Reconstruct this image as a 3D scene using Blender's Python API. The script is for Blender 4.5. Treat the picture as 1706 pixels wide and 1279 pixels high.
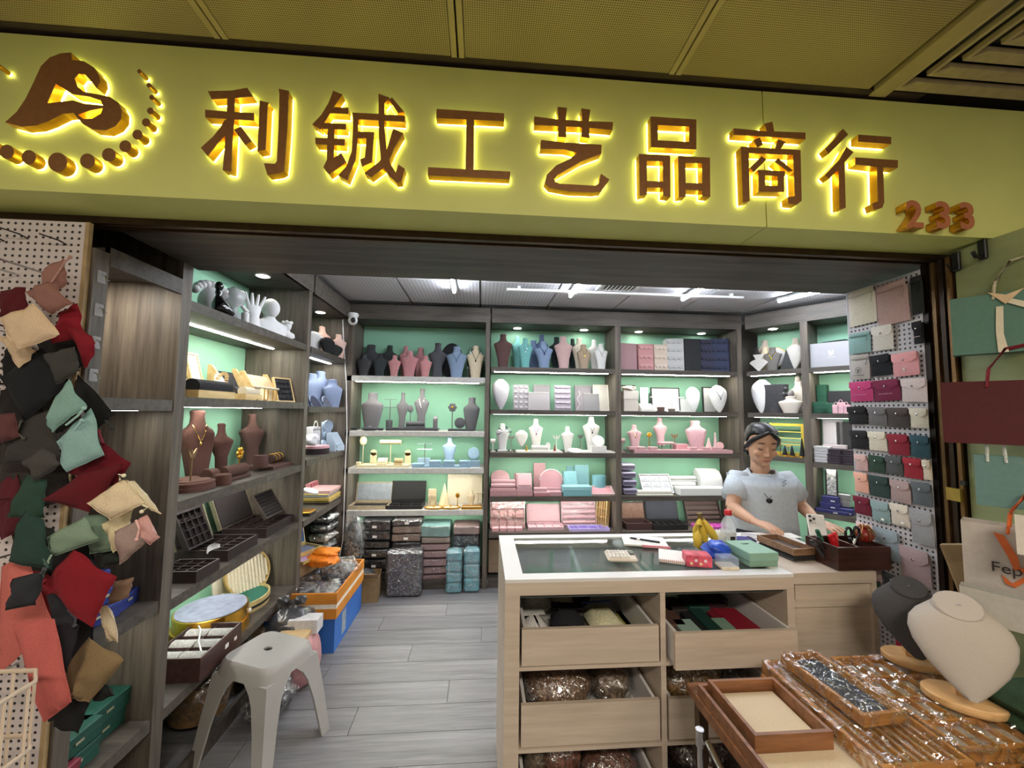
import bpy, math, random
import numpy as np
from mathutils import Vector, Matrix
from mathutils.geometry import tessellate_polygon
for o in list(bpy.data.objects): bpy.data.objects.remove(o)
sc = bpy.context.scene; COL = sc.collection
random.seed(7); PI = math.pi; R_ = math.radians

# ------------------------------------------------------------------ camera
FO, PITCH, YAW, ROLL, CH = 663.8, .06896, .07679, .01164, 1.6
_f = Vector((math.sin(YAW)*math.cos(PITCH), math.cos(YAW)*math.cos(PITCH), math.sin(PITCH)))
_r0 = Vector((math.cos(YAW), -math.sin(YAW), 0)); _u0 = _r0.cross(_f)
CR = _r0*math.cos(ROLL)+_u0*math.sin(ROLL); CU = -_r0*math.sin(ROLL)+_u0*math.cos(ROLL)
CC = Vector((0, 0, CH))
cam = bpy.data.cameras.new('camera'); cam.sensor_width = 36; cam.lens = FO/1706*36; cam.clip_start = .02
camo = bpy.data.objects.new('camera', cam); COL.objects.link(camo)
camo.matrix_world = Matrix((( CR.x, CU.x, -_f.x, 0), (CR.y, CU.y, -_f.y, 0), (CR.z, CU.z, -_f.z, CH), (0, 0, 0, 1)))
sc.camera = camo
def ray(px, py): return CR*((px-853)/FO) - CU*((py-639.5)/FO) + _f
def on(ax, v, px, py):
    d = ray(px, py); return CC + d*((v-CC[ax])/d[ax])
def atY(px, py, Y): return on(1, Y, px, py)
def atZ(px, py, Z): return on(2, Z, px, py)
def atX(px, py, X): return on(0, X, px, py)
def proj(p):
    d = Vector(p)-CC; k = d.dot(_f); return 853+FO*d.dot(CR)/k, 639.5-FO*d.dot(CU)/k, k
# ------------------------------------------------------------------ world, exposure
w = bpy.data.worlds.new('mall_ambience'); sc.world = w; w.use_nodes = True
w.node_tree.nodes['Background'].inputs[0].default_value = (1.0, .87, .68, 1)
w.node_tree.nodes['Background'].inputs[1].default_value = .38
sc.view_settings.view_transform = 'Standard'; sc.view_settings.look = 'None'
sc.view_settings.exposure = 0.0; sc.view_settings.gamma = 1.0; sc.view_settings.use_curve_mapping = False
# corridor ceiling lamps of the mall, behind the photographer
def area(name, loc, rot, sx, sy, power, col):
    l = bpy.data.lights.new(name, 'AREA'); l.shape = 'RECTANGLE'; l.size = sx; l.size_y = sy; l.energy = power; l.color = col
    o = bpy.data.objects.new(name, l); o.location = loc; o.rotation_euler = rot; COL.objects.link(o); return o
area('corridor_lamp', (.4, -.95, 2.66), (0, 0, 0), .9, .3, 62, (1, .90, .74))
area('corridor_lamp', (-1.7, -.9, 2.66), (0, 0, 0), .9, .3, 28, (1, .88, .72))
area('corridor_lamp', (1.7, -.9, 2.66), (0, 0, 0), .9, .3, 22, (1, .86, .70))

# ------------------------------------------------------------------ materials
MATS = {}
def s2l(c):
    c = c/255.
    return c/12.92 if c <= .04045 else ((c+.055)/1.055)**2.4
def lin(c): return (s2l(c[0]), s2l(c[1]), s2l(c[2]), 1)
def nd(nt, t, **k):
    n = nt.nodes.new(t)
    for a, b in k.items(): setattr(n, a, b)
    return n
def newmat(name):
    m = bpy.data.materials.new(name); m.use_nodes = True
    return m, m.node_tree, m.node_tree.nodes['Principled BSDF']
def ramp(nt, fac, c0, c1, p0=.3, p1=.7):
    r = nd(nt, 'ShaderNodeValToRGB'); r.color_ramp.elements[0].position = p0; r.color_ramp.elements[1].position = p1
    r.color_ramp.elements[0].color = c0; r.color_ramp.elements[1].color = c1
    nt.links.new(fac, r.inputs[0]); return r.outputs[0]
def noise(nt, scale, sc3=(1, 1, 1), detail=3, coord='Object', dist=0):
    t = nd(nt, 'ShaderNodeTexCoord'); m = nd(nt, 'ShaderNodeMapping'); m.inputs['Scale'].default_value = sc3
    n = nd(nt, 'ShaderNodeTexNoise'); n.inputs['Scale'].default_value = scale; n.inputs['Detail'].default_value = detail
    n.inputs['Distortion'].default_value = dist
    nt.links.new(t.outputs[coord], m.inputs[0]); nt.links.new(m.outputs[0], n.inputs['Vector']); return n.outputs[0]
def bump(nt, b, h, strength=.3, dist=.01):
    n = nd(nt, 'ShaderNodeBump'); n.inputs['Strength'].default_value = strength; n.inputs['Distance'].default_value = dist
    nt.links.new(h, n.inputs['Height']); nt.links.new(n.outputs[0], b.inputs['Normal'])
def M(c, rough=.7, metal=0, var=.06, scale=30, bmp=.08, sc3=(1, 1, 1), name=None, emit=None, alpha=1, trans=0, ior=1.45, coat=0, sheen=0):
    """plain procedural material of one colour with fine noise in colour and relief"""
    key = (c, rough, metal, var, scale, bmp, sc3, emit, alpha, trans, coat, sheen)
    if key in MATS: return MATS[key]
    m, nt, b = newmat(name or 'mat_%d_%d_%d' % c); l = lin(c)
    b.inputs['Roughness'].default_value = rough; b.inputs['Metallic'].default_value = metal
    if emit:
        b.inputs['Base Color'].default_value = l; b.inputs['Emission Color'].default_value = l; b.inputs['Emission Strength'].default_value = emit
    else:
        n = noise(nt, scale, sc3)
        lo = tuple(x*(1-var*2) for x in l[:3])+(1,); hi = tuple(min(1, x*(1+var*2)) for x in l[:3])+(1,)
        nt.links.new(ramp(nt, n, lo, hi), b.inputs['Base Color'])
        if bmp: bump(nt, b, n, bmp, .004)
    b.inputs['Alpha'].default_value = alpha
    if trans: b.inputs['Transmission Weight'].default_value = trans; b.inputs['IOR'].default_value = ior
    if coat: b.inputs['Coat Weight'].default_value = coat; b.inputs['Coat Roughness'].default_value = .1
    if sheen: b.inputs['Sheen Weight'].default_value = sheen
    MATS[key] = m; return m
def wood(name, dark, light, sc3, scale=3., rough=.55, var=.5):
    if name in MATS: return MATS[name]
    m, nt, b = newmat(name); n = noise(nt, scale, sc3, 6, dist=.6); n2 = noise(nt, scale*4, sc3, 3)
    mx = nd(nt, 'ShaderNodeMath', operation='ADD'); nt.links.new(n, mx.inputs[0]); 
    m2 = nd(nt, 'ShaderNodeMath', operation='MULTIPLY'); m2.inputs[1].default_value = .45; nt.links.new(n2, m2.inputs[0]); nt.links.new(m2.outputs[0], mx.inputs[1])
    nt.links.new(ramp(nt, mx.outputs[0], lin(dark), lin(light), .45, 1.0), b.inputs['Base Color'])
    b.inputs['Roughness'].default_value = rough; bump(nt, b, mx.outputs[0], .15, .003); MATS[name] = m; return m
def dots(name, c, hole, pitch, rad, axes='XY', rough=.5, off=(0, 0)):
    """flat sheet with a regular grid of holes, their shade painted as dark dots"""
    if name in MATS: return MATS[name]
    m, nt, b = newmat(name); t = nd(nt, 'ShaderNodeTexCoord'); s = nd(nt, 'ShaderNodeSeparateXYZ'); nt.links.new(t.outputs['Object'], s.inputs[0])
    acc = []
    for i, a in enumerate(axes):
        d = nd(nt, 'ShaderNodeMath', operation='MULTIPLY'); d.inputs[1].default_value = 1/pitch; nt.links.new(s.outputs[a], d.inputs[0])
        f = nd(nt, 'ShaderNodeMath', operation='FRACT'); nt.links.new(d.outputs[0], f.inputs[0])
        k = nd(nt, 'ShaderNodeMath', operation='SUBTRACT'); k.inputs[1].default_value = .5; nt.links.new(f.outputs[0], k.inputs[0])
        q = nd(nt, 'ShaderNodeMath', operation='POWER'); q.inputs[1].default_value = 2
        ab = nd(nt, 'ShaderNodeMath', operation='ABSOLUTE'); nt.links.new(k.outputs[0], ab.inputs[0]); nt.links.new(ab.outputs[0], q.inputs[0]); acc.append(q.outputs[0])
    ad = nd(nt, 'ShaderNodeMath', operation='ADD'); nt.links.new(acc[0], ad.inputs[0]); nt.links.new(acc[1], ad.inputs[1])
    r = (rad/pitch)**2  # recess shade of the holes is put into the colour as flat dots
    col = ramp(nt, ad.outputs[0], lin(hole), lin(c), r*.8, r*1.25); nt.links.new(col, b.inputs['Base Color']); b.inputs['Roughness'].default_value = rough
    MATS[name] = m; return m
def film(name='clear_film', rough=.10, amt=.10, c=(240, 242, 245), bm=.8, scale=16):
    """thin crumpled clear plastic: mostly see-through, glossy on its creases"""
    if name in MATS: return MATS[name]
    m, nt, b = newmat(name); nt.nodes.remove(b); out = nt.nodes['Material Output']
    n = noise(nt, scale, (1, 1, 1), 4, dist=1.6); cr = nd(nt, 'ShaderNodeMath', operation='SUBTRACT'); cr.inputs[1].default_value = .5; nt.links.new(n, cr.inputs[0])
    ab = nd(nt, 'ShaderNodeMath', operation='ABSOLUTE'); nt.links.new(cr.outputs[0], ab.inputs[0])
    fac = ramp(nt, ab.outputs[0], (min(1, amt*5),)*3+(1,), (amt,)*3+(1,), .0, .05)
    g = nd(nt, 'ShaderNodeBsdfGlossy'); g.inputs['Roughness'].default_value = rough; g.inputs['Color'].default_value = lin(c)
    t = nd(nt, 'ShaderNodeBsdfTransparent'); mx = nd(nt, 'ShaderNodeMixShader'); nt.links.new(fac, mx.inputs[0]); nt.links.new(t.outputs[0], mx.inputs[1]); nt.links.new(g.outputs[0], mx.inputs[2]); nt.links.new(mx.outputs[0], out.inputs[0])
    bp = nd(nt, 'ShaderNodeBump'); bp.inputs['Strength'].default_value = bm; bp.inputs['Distance'].default_value = .02; nt.links.new(n, bp.inputs['Height']); nt.links.new(bp.outputs[0], g.inputs['Normal'])
    MATS[name] = m; return m

WV = wood('wood_vertical', (60, 54, 48), (114, 104, 93), (9, 9, .55))
WX = wood('wood_along_x', (50, 46, 41), (96, 88, 80), (.55, 9, 9))
WY = wood('wood_along_y', (50, 46, 41), (96, 88, 80), (9, .55, 9))
PINE = wood('pine', (196, 160, 104), (232, 205, 150), (1, 9, 9), 4)
WALNUT = wood('walnut', (92, 56, 34), (150, 100, 64), (1, 9, 9), 4, .4)
OAK = wood('amber_oak', (150, 96, 40), (206, 146, 72), (1, 9, 9), 5, .35)
GREEN = M((150, 204, 174), .6, var=.02, scale=3, bmp=.02, name='mint_back_panel')
FASC = M((222, 226, 136), .5, var=.03, scale=4, bmp=.03, name='fascia_green')
CREAM_MDF = wood('cream_laminate', (190, 174, 158), (214, 198, 183), (1, 1, 14), 2, .45)
WHITE = M((228, 228, 228), .35, var=.01, scale=5, bmp=.01, name='white_lacquer')
GOLD = M((214, 164, 62), .28, 1, var=.05, name='brushed_gold')
BRONZE = M((70, 52, 36), .38, .6, var=.08, name='bronze')
CHROME = M((215, 215, 218), .18, 1, var=.02, bmp=0, name='chrome')
BLACK = M((18, 18, 20), .45, name='black'); GLASSM = M((205, 228, 218), .03, trans=.95, var=0, bmp=0, alpha=.45, name='glass')
LED = M((255, 252, 240), emit=64, name='led_strip'); TUBE = M((240, 246, 255), emit=98, name='tube_light'); SPOT_HI = M((255, 244, 226), emit=260, name='strong_downlight'); SPOT = M((255, 250, 240), emit=50, name='downlight')
FILM = film(); PAPER = M((236, 234, 228), .8, var=.01, name='paper')
def fabric(c, scale=220, bmp=.35, rough=.92, var=.10): return M(c, rough, var=var, scale=scale, bmp=bmp)
def leather(c): return M(c, .62, var=.04, scale=160, bmp=.2)

# ------------------------------------------------------------------ mesh helpers
class MB:
    def __init__(s): s.v = []; s.f = []
    def add(s, vs, fs, mat=None):
        n = len(s.v); s.v += [tuple(mat @ Vector(v)) if mat else tuple(v) for v in vs]; s.f += [tuple(i+n for i in f) for f in fs]; return s
    def box(s, x0, x1, y0, y1, z0, z1, mat=None, bev=0):
        if bev:
            b = min(bev, (x1-x0)*.45, (y1-y0)*.45, (z1-z0)*.45); vs = []; fs = []
            for (zz, i) in ((z0, b), (z0+b, 0), (z1-b, 0), (z1, b)):
                a, c, d, e = x0+i, x1-i, y0+i, y1-i; k = b*(1 if i == 0 else .6)
                vs += [(a+k, d, zz), (c-k, d, zz), (c, d+k, zz), (c, e-k, zz), (c-k, e, zz), (a+k, e, zz), (a, e-k, zz), (a, d+k, zz)]
            for r in range(3):
                for j in range(8): fs.append((r*8+j, r*8+(j+1) % 8, r*8+8+(j+1) % 8, r*8+8+j))
            fs.append(tuple(range(7, -1, -1))); fs.append(tuple(range(24, 32))); return s.add(vs, fs, mat)
        return s.add([(x0, y0, z0), (x1, y0, z0), (x1, y1, z0), (x0, y1, z0), (x0, y0, z1), (x1, y0, z1), (x1, y1, z1), (x0, y1, z1)],
                     [(3, 2, 1, 0), (4, 5, 6, 7), (0, 1, 5, 4), (1, 2, 6, 5), (2, 3, 7, 6), (3, 0, 4, 7)], mat)
    def prism(s, pts, d0, d1, axis='Y', holes=(), mat=None):
        """outline (a,b) extruded from d0 to d1 along the axis"""
        loops = [list(pts)]+[list(h) for h in holes]
        def P(a, b, d): return {'Y': (a, d, b), 'X': (d, a, b), 'Z': (a, b, d)}[axis]
        flat = [p for l in loops for p in l]; n = len(flat)
        tris = tessellate_polygon([[Vector((p[0], p[1], 0)) for p in l] for l in loops])
        vs = [P(a, b, d0) for a, b in flat]+[P(a, b, d1) for a, b in flat]; fs = []
        for t in tris: fs.append(tuple(t)); fs.append(tuple(i+n for i in reversed(t)))
        o = 0
        for l in loops:
            for i in range(len(l)):
                a, b = o+i, o+(i+1) % len(l); fs.append((a, b, b+n, a+n))
            o += len(l)
        return s.add(vs, fs, mat)
    def loft(s, rings, caps=True, mat=None):
        m = len(rings[0]); vs = [p for r in rings for p in r]; fs = []
        for k in range(len(rings)-1):
            for j in range(m): fs.append((k*m+j, k*m+(j+1) % m, (k+1)*m+(j+1) % m, (k+1)*m+j))
        if caps: fs.append(tuple(range(m-1, -1, -1))); fs.append(tuple(range((len(rings)-1)*m, len(rings)*m)))
        return s.add(vs, fs, mat)
    def lathe(s, prof, n=20, cx=0, cy=0, sx=1, sy=1, mat=None):
        return s.loft([[(cx+r*sx*math.cos(2*PI*j/n), cy+r*sy*math.sin(2*PI*j/n), z) for j in range(n)] for r, z in prof], True, mat)
    def tube(s, pts, r, n=6, closed=False, mat=None):
        pts = [Vector(p) for p in pts]; rings = []; N = len(pts)
        for i, p in enumerate(pts):
            a = pts[(i-1) % N] if (i or closed) else p; b = pts[(i+1) % N] if (i < N-1 or closed) else p
            t = (b-a); t = t.normalized() if t.length > 1e-9 else Vector((0, 0, 1))
            u = t.cross(Vector((0, 0, 1)) if abs(t.z) < .9 else Vector((1, 0, 0))).normalized(); v = t.cross(u)
            rr = r[i] if isinstance(r, (list, tuple)) else r
            rings.append([tuple(p+(u*math.cos(2*PI*j/n)+v*math.sin(2*PI*j/n))*rr) for j in range(n)])
        if closed: rings.append(rings[0])
        return s.loft(rings, not closed, mat)
    def cyl(s, p0, p1, r, n=16, mat=None): return s.tube([p0, p1], r, n, False, mat)
    def ball(s, c, rx, ry=None, rz=None, n=14, m=8, mat=None):
        ry = ry or rx; rz = rz or rx
        return s.loft([[(c[0]+rx*math.sin(PI*max(.02, min(.98, k/m)))*math.cos(2*PI*j/n), c[1]+ry*math.sin(PI*max(.02, min(.98, k/m)))*math.sin(2*PI*j/n), c[2]-rz*math.cos(PI*k/m)) for j in range(n)] for k in range(m+1)], True, mat)
    def build(s, name, mat, parent=None, smooth=None, loc=None, rot=None):
        me = bpy.data.meshes.new(name); me.from_pydata(s.v, [], s.f); me.materials.append(mat)
        return link(name, me, parent, smooth, loc, rot)
def link(name, me, parent=None, smooth=None, loc=None, rot=None):
    if smooth:
        me.shade_smooth(); 
        try: me.set_sharp_from_angle(angle=R_(smooth))
        except Exception: pass
    o = bpy.data.objects.new(name, me); COL.objects.link(o)
    if loc is not None: o.location = loc
    if rot is not None: o.rotation_euler = rot
    if parent is not None: o.parent = parent
    return o
def tag(o, label=None, cat=None, group=None, kind=None):
    for k, v in (('label', label), ('category', cat), ('group', group), ('kind', kind)):
        if v: o[k] = v
    return o
def thing(name, label, cat, loc=(0, 0, 0), rz=0, group=None, rot=None):
    o = bpy.data.objects.new(name, None); COL.objects.link(o); o.location = loc; o.rotation_euler = rot or (0, 0, rz); o.empty_display_size = .05
    return tag(o, label, cat, group)
def bx(name, mat, parent, x0, x1, y0, y1, z0, z1, bev=0, mx=None): return MB().box(x0, x1, y0, y1, z0, z1, mx, bev).build(name, mat, parent)
def struct(name, mb, mat, label=None, parent=None):
    o = mb.build(name, mat, parent)
    if parent is None: o['kind'] = 'structure'
    if label: o['label'] = label
    return o
def TX(x=0, y=0, z=0, rx=0, ry=0, rz=0):
    return Matrix.Translation((x, y, z)) @ Matrix.Rotation(rz, 4, 'Z') @ Matrix.Rotation(ry, 4, 'Y') @ Matrix.Rotation(rx, 4, 'X')
def text_mesh(body, size, depth=.0006, bold=0, shear=0, align='CENTER'):
    cu = bpy.data.curves.new('lettering', 'FONT'); cu.body = body; cu.size = size; cu.extrude = depth; cu.offset = bold; cu.shear = shear
    cu.align_x = align; cu.align_y = 'CENTER'; cu.resolution_u = 3
    o = bpy.data.objects.new('lettering', cu); COL.objects.link(o)
    me = bpy.data.meshes.new_from_object(o.evaluated_get(bpy.context.evaluated_depsgraph_get()))
    bpy.data.objects.remove(o); return me
def text(body, size, mat, parent, loc, rot=(PI/2, 0, 0), bold=0, depth=.0006, shear=0, name='lettering'):
    me = text_mesh(body, size, depth, bold, shear); me.materials.clear(); me.materials.append(mat)
    return link(name, me, parent, None, loc, rot)
def squiggle(parent, mat, w, h, y, z, n=5, r=.0007, flat=False, name='printed_script'):
    pts = [(-w/2+w*i/(n*4), (0 if not flat else h*.5*math.sin(i*1.57+.4)*(1+.3*math.sin(i))), (h*.5*math.sin(i*1.57+.4)*(1+.3*math.sin(i)) if not flat else 0)) for i in range(n*4+1)]
    return MB().tube(pts, r, 4).build(name, mat, parent, 60, (0, y, z))
def copy_tree(o, parent=None):
    c = o.copy(); COL.objects.link(c); c.parent = parent
    for ch in o.children: copy_tree(ch, c)
    return c
# ------------------------------------------------------------------ the setting
XL, YB, ZC = -1.22, 3.72, 2.60
fl = struct('floor', MB().box(-2.2, 4.2, -3, 4.2, -.05, -.006), M((92, 88, 88), .6), 'grey laminate floor of the shop')
FM = [wood('floor_plank_%d' % i, a, b, (.45, 7, 7), 3, .32) for i, (a, b) in enumerate([((100, 98, 102), (144, 143, 146)), ((108, 106, 110), (152, 150, 153)), ((94, 93, 97), (138, 137, 140))])]
PLK = [MB().box(.002, 1.218, .0015, .1885, -.006, 0).build('plank', FM[i]).data for i in range(3)]
for o in [o for o in COL.objects if o.name.startswith('plank')]: bpy.data.objects.remove(o)
for j in range(18):
    for i in range(4):
        link('plank', random.choice(PLK), fl, None, (-2.1+((j*.47) % 1.22)+(i-.0)*1.22-.6, .8+j*.19, 0))
struct('wall_back', MB().box(-1.75, 4.2, 4.10, 4.2, 0, 2.7), M((120, 116, 110), .8), 'back wall behind the shelving')
struct('wall_left', MB().box(-1.8, -1.70, 1.36, 4.2, 0, 2.7), M((120, 116, 110), .8), 'left wall behind the shelving')
struct('wall_right', MB().box(4.1, 4.2, 1.4, 4.2, 0, 2.7), M((150, 148, 140), .8), 'right wall of the shop, out of view')
# shop ceiling of white square metal panels
ce = struct('ceiling', MB().box(-1.75, 4.2, 1.36, 4.2, 2.635, 2.70), M((120, 120, 122), .7), 'shop ceiling')
CP = dots('ceiling_panel_shop', (222, 222, 226), (170, 170, 176), .03, .007, 'XY')
pm = MB().box(.006, .634, .006, .634, 0, .02).build('ceiling_panel', CP).data; bpy.data.objects.remove(COL.objects['ceiling_panel'])
for i in range(9):
    for j in range(4): link('ceiling_panel', pm, ce, None, (-1.955+i*.645, 1.79+j*.645-.01, 2.612))
vt = thing('ceiling_air_vent', 'white ceiling air vent with dark slots between the tube lights', 'vent', (1.08, 2.98, 2.585))
MB().prism([(-.17, -.14), (.17, -.14), (.17, .14), (-.17, .14)], 0, .022, 'Z', [[(-.14, -.11), (.14, -.11), (.14, .11), (-.14, .11)]]).build('frame', WHITE, vt)
bx('duct', BLACK, vt, -.14, .14, -.11, .11, .018, .024)
for i in range(9): bx('slat', WHITE, vt, -.128+i*.032-.006, -.128+i*.032+.006, -.11, .11, .002, .008, mx=None)
def tube_light(x0, y0, x1, y1, label):
    a = math.atan2(y1-y0, x1-x0); L = math.hypot(x1-x0, y1-y0); t = thing('tube_light', label, 'light', ((x0+x1)/2, (y0+y1)/2, 2.605), a, 'tube lights on the shop ceiling')
    bx('housing', WHITE, t, -L/2, L/2, -.02, .02, -.022, 0, .006)
    MB().cyl((-L/2+.012, 0, -.03), (L/2-.012, 0, -.03), .013, 12).build('tube', TUBE, t, 40)
    for s in (-1, 1): MB().cyl((s*(L/2-.012), 0, -.03), (s*L/2, 0, -.03), .014, 12).build('end_cap', WHITE, t, 40)
tube_light(-.215, 1.9, -.235, 3.25, 'white tube light on the ceiling above the charcoal and pink busts')
tube_light(0.705, 1.9, .735, 3.26, 'white tube light on the ceiling beside the air vent')
tube_light(1.66, 1.9, 1.71, 3.25, 'brightest white tube light, right of the air vent')
tube_light(2.98, 2.0, 2.54, 3.2, 'slanting tube light near the angled corner shelves')
tr = thing('ceiling_rail', 'long thin white rail crossing the ceiling below two tube lights', 'rail', (1.19, 3.15, 2.57))
bx('track', WHITE, tr, -1.0, 1.0, -.02, .02, .0, .02, .004)
for s in (-.9, 0, .9): bx('bracket', WHITE, tr, s-.012, s+.012, -.01, .01, .02, .042)
# fascia with its panels, lintel and shutter jamb
FY, FZ0, FZ1 = 1.20, 2.213, 2.683
fa = struct('wall_fascia', MB().box(-2.4, 3.2, FY+.02, 1.36, FZ0+.012, FZ1), M((110, 112, 80), .6), 'pale green fascia board carrying the shop sign')
for a, b in ((-2.4, .922), (.926, 3.2)):
    bx('fascia_panel', FASC, fa, a, b, FY, FY+.02, FZ0, FZ1); bx('soffit_panel', FASC, fa, a, b, FY+.02, 1.345, FZ0, FZ0+.012)
li = struct('lintel', MB().box(-1.23, 3.2, 1.395, 1.79, 2.195, 2.62), WX, 'grey wood lintel over the shop opening')
bx('shutter_rail', BRONZE, li, -2.4, 3.2, 1.345, 1.36, 2.19, 2.225); bx('shutter_rail', M((188, 170, 140), .4, .5), li, -2.4, 3.2, 1.36, 1.375, 2.195, 2.225); bx('shutter_rail', BRONZE, li, -2.4, 3.2, 1.378, 1.395, 2.186, 2.23)
# mall ceiling: perforated metal panels
mc = struct('ceiling_mall', MB().box(-3, 4, -4, 1.9, 2.735, 2.80), M((60, 52, 36), .8), 'mall corridor ceiling of perforated panels')
MP = dots('mall_panel', (166, 150, 106), (84, 72, 46), .0064, .0018, 'XY', .5)
EDG = M((172, 156, 112), .5, var=.02)
for i in range(-3, 4):
    x0 = -.09+i*.70
    x1 = x0+.70
    if i >= 2: continue
    for j in range(3):
        p = bx('ceiling_panel', MP, mc, x0+.022, x1-.022, -1.0+j*.74+.004, -.26+j*.74-.004 if j < 2 else 1.178, 2.70, 2.72)
    bx('panel_joint', EDG, mc, x0-.02, x0-.003, -1, 1.18, 2.698, 2.72); bx('panel_joint', EDG, mc, x0+.003, x0+.02, -1, 1.18, 2.698, 2.72)
bx('shadow_gap', M((58, 44, 30), .8), mc, -2.4, 1.5, 1.18, 1.30, 2.70, 2.735)
# cassette air conditioner beyond the last panel
bx('vent_border', EDG, mc, 1.31, 1.37, -.2, 1.2, 2.695, 2.72)
bx('ceiling_panel', MP, mc, 2.3, 3.4, -1, 1.18, 2.70, 2.72)
ac = thing('air_conditioner_cassette', 'ceiling air conditioner grille with dark slots above the corner of the sign', 'air conditioner', (1.82, .72, 2.70))
bx('plenum', BLACK, ac, -.44, .47, -.47, .47, .03, .035)
for k in range(4):
    h = .45-k*.055
    for q in range(4):
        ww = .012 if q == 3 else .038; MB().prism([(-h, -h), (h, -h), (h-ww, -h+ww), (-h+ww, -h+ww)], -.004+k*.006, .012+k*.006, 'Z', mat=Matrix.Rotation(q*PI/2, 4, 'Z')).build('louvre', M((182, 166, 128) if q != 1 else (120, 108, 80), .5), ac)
bx('intake_panel', M((176, 160, 122), .5), ac, -.2, .2, -.2, .2, .004, .02, .01)
for k in range(7): bx('intake_slot', M((70, 62, 46), .6), ac, -.15, .15, -.155+k*.05, -.14+k*.05, .001, .004)
# right jamb, bronze frame
jb = struct('jamb', MB().box(1.712, 1.80, 1.30, 1.395, 0, 2.186), BRONZE, 'bronze shutter jamb beside the pouch board')
for i, (a, b) in enumerate(((1.300, 1.312), (1.322, 1.336), (1.350, 1.362), (1.376, 1.395))):
    bx('jamb_strip', M(((120, 88, 52), (52, 38, 28), (104, 78, 46), (34, 26, 22))[i], .35, .6), jb, 1.702, 1.714, a, b, 0, 2.186)
# right partition carrying the paper bags
rw = struct('wall_partition', MB().box(1.72, 1.80, .2, 1.295, 0, 2.205), wood('green_painted_board', (120, 128, 88), (166, 174, 124), (9, .6, 2), 3), 'green painted partition hung with paper bags')
bx('door_latch', M((190, 160, 80), .3, .8), jb, 1.69, 1.703, 1.302, 1.345, 1.30, 1.345); bx('latch_plate', BLACK, jb, 1.69, 1.70, 1.285, 1.30, 1.36, 1.375)

# ------------------------------------------------------------------ shelving units
UN = {}
def unit(key, label, origin, rz, W, D, shelves, led=(), z0=0, z1=2.435, side=.055, thick=.043, wm=WX, valance=True, lo=.0, hi=.0, back=GREEN, strip_y=.03, white=False, lights=(), left_side=True, protr=0):
    """local x along the front, local y into the cabinet; shelves are the z of the top faces"""
    t = thing('shelving_unit', label, 'shelving', (origin[0], origin[1], 0), rz)
    bx('back_panel', back, t, 0, W, D-.012, D, .08, z1)
    if left_side: bx('side_panel', WV, t, -side, 0, 0, D, 0, z1)
    bx('side_panel', WV, t, W, W+side, 0, D, 0, z1) if hi == 0 else None
    bx('top_panel', wm, t, 0, W, 0, D, z1, z1+.02)
    bx('plinth', wm, t, 0, W, .02, .04, 0, .08)
    if valance: bx('valance', wm, t, -side if left_side else 0, W+side, -.004, .016, z1, 2.575)
    for i, z in enumerate(shelves):
        if white:
            s = bx('shelf', M((196, 194, 190), .4), t, -.06, W, -protr-.0, D-.013, z-.05, z, .003)
        else: s = bx('shelf', wm, t, .001, W-.001, .002, D-.013, z-thick, z)
        if i in led:
            q = z-(.05 if white else thick); hi_ = z > 1.7; bx('led_strip', LED, s, .03, W-.06, strip_y+(0 if hi_ else .06), strip_y+(.022 if hi_ else .074), q-(.004 if hi_ else .0012), q+.0005)
    for (x, y) in lights:
        d = MB().lathe([(.034, -.006), (.036, 0)], 20).build('downlight', SPOT_HI if key == 'H' else SPOT, t, None, (x, y, z1-.001))
        MB().prism([(.045*math.cos(a*PI/10), .045*math.sin(a*PI/10)) for a in range(20)], -.005, .0, 'Z', [[(.036*math.cos(a*PI/10), .036*math.sin(a*PI/10)) for a in range(20)]]).build('trim_ring', WHITE, d)
    UN[key] = dict(o=Vector((origin[0], origin[1], 0)), u=Vector((math.cos(rz), math.sin(rz), 0)), n=Vector((-math.sin(rz), math.cos(rz), 0)), rz=rz, z=list(shelves), W=W, D=D, e=t)
    return t
BD = .34
unit('A', 'back shelving unit with white shelf edges and grey and cream displays', (-1.18, YB), 0, 1.215, BD, [1.912, 1.412, 1.077, .702], (0, 1, 2, 3), white=True, wm=WX, strip_y=.02, side=.04)
unit('B', 'middle back shelving unit with pink boxes on its lower shelves', (.09, YB), 0, 1.19, BD, [2.018, 1.616, 1.217, .815, .49], (0, 1, 2, 3), lights=((.26, .2), (.935, .2)), left_side=False)
unit('C', 'back shelving unit beside the angled corner shelves', (1.335, YB), 0, 1.172, BD, [2.018, 1.616, 1.217, .815, .49], (0, 1, 2, 3), lights=((.265, .21), (.935, .21)), left_side=False)
RZ = math.atan2(-.672, .481)
unit('D', 'angled corner shelving unit behind the woman', (2.595, YB-.01), RZ, .45, BD, [2.018, 1.616, 1.217, .815, .41], (0, 1, 2, 3), lights=((.2, .13),), left_side=False, wm=WX)
unit('E', 'corner shelving unit partly hidden by the pouch board', (2.595+.505*.582, YB-.01-.505*.813), RZ, .70, BD, [2.018, 1.616, 1.19, .77, .41], (0, 1, 2, 3), left_side=False, wm=WX)
unit('F', 'tall side shelving bay holding brown busts and black trays', (XL, 1.745), PI/2, 1.12, .42, [2.05, 1.645, 1.218, .835, .42], (0, 1, 2, 3), lights=((.82, .16),), wm=WY, left_side=True, strip_y=.19, thick=.042)
unit('G', 'short side shelving bay ending at the back corner', (XL, 2.945), PI/2, .77, .42, [2.05, 1.62, 1.24, .82, .42], (0, 1, 2), lights=((.55, .17),), wm=WY, left_side=False, strip_y=.12, hi=0)
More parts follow.
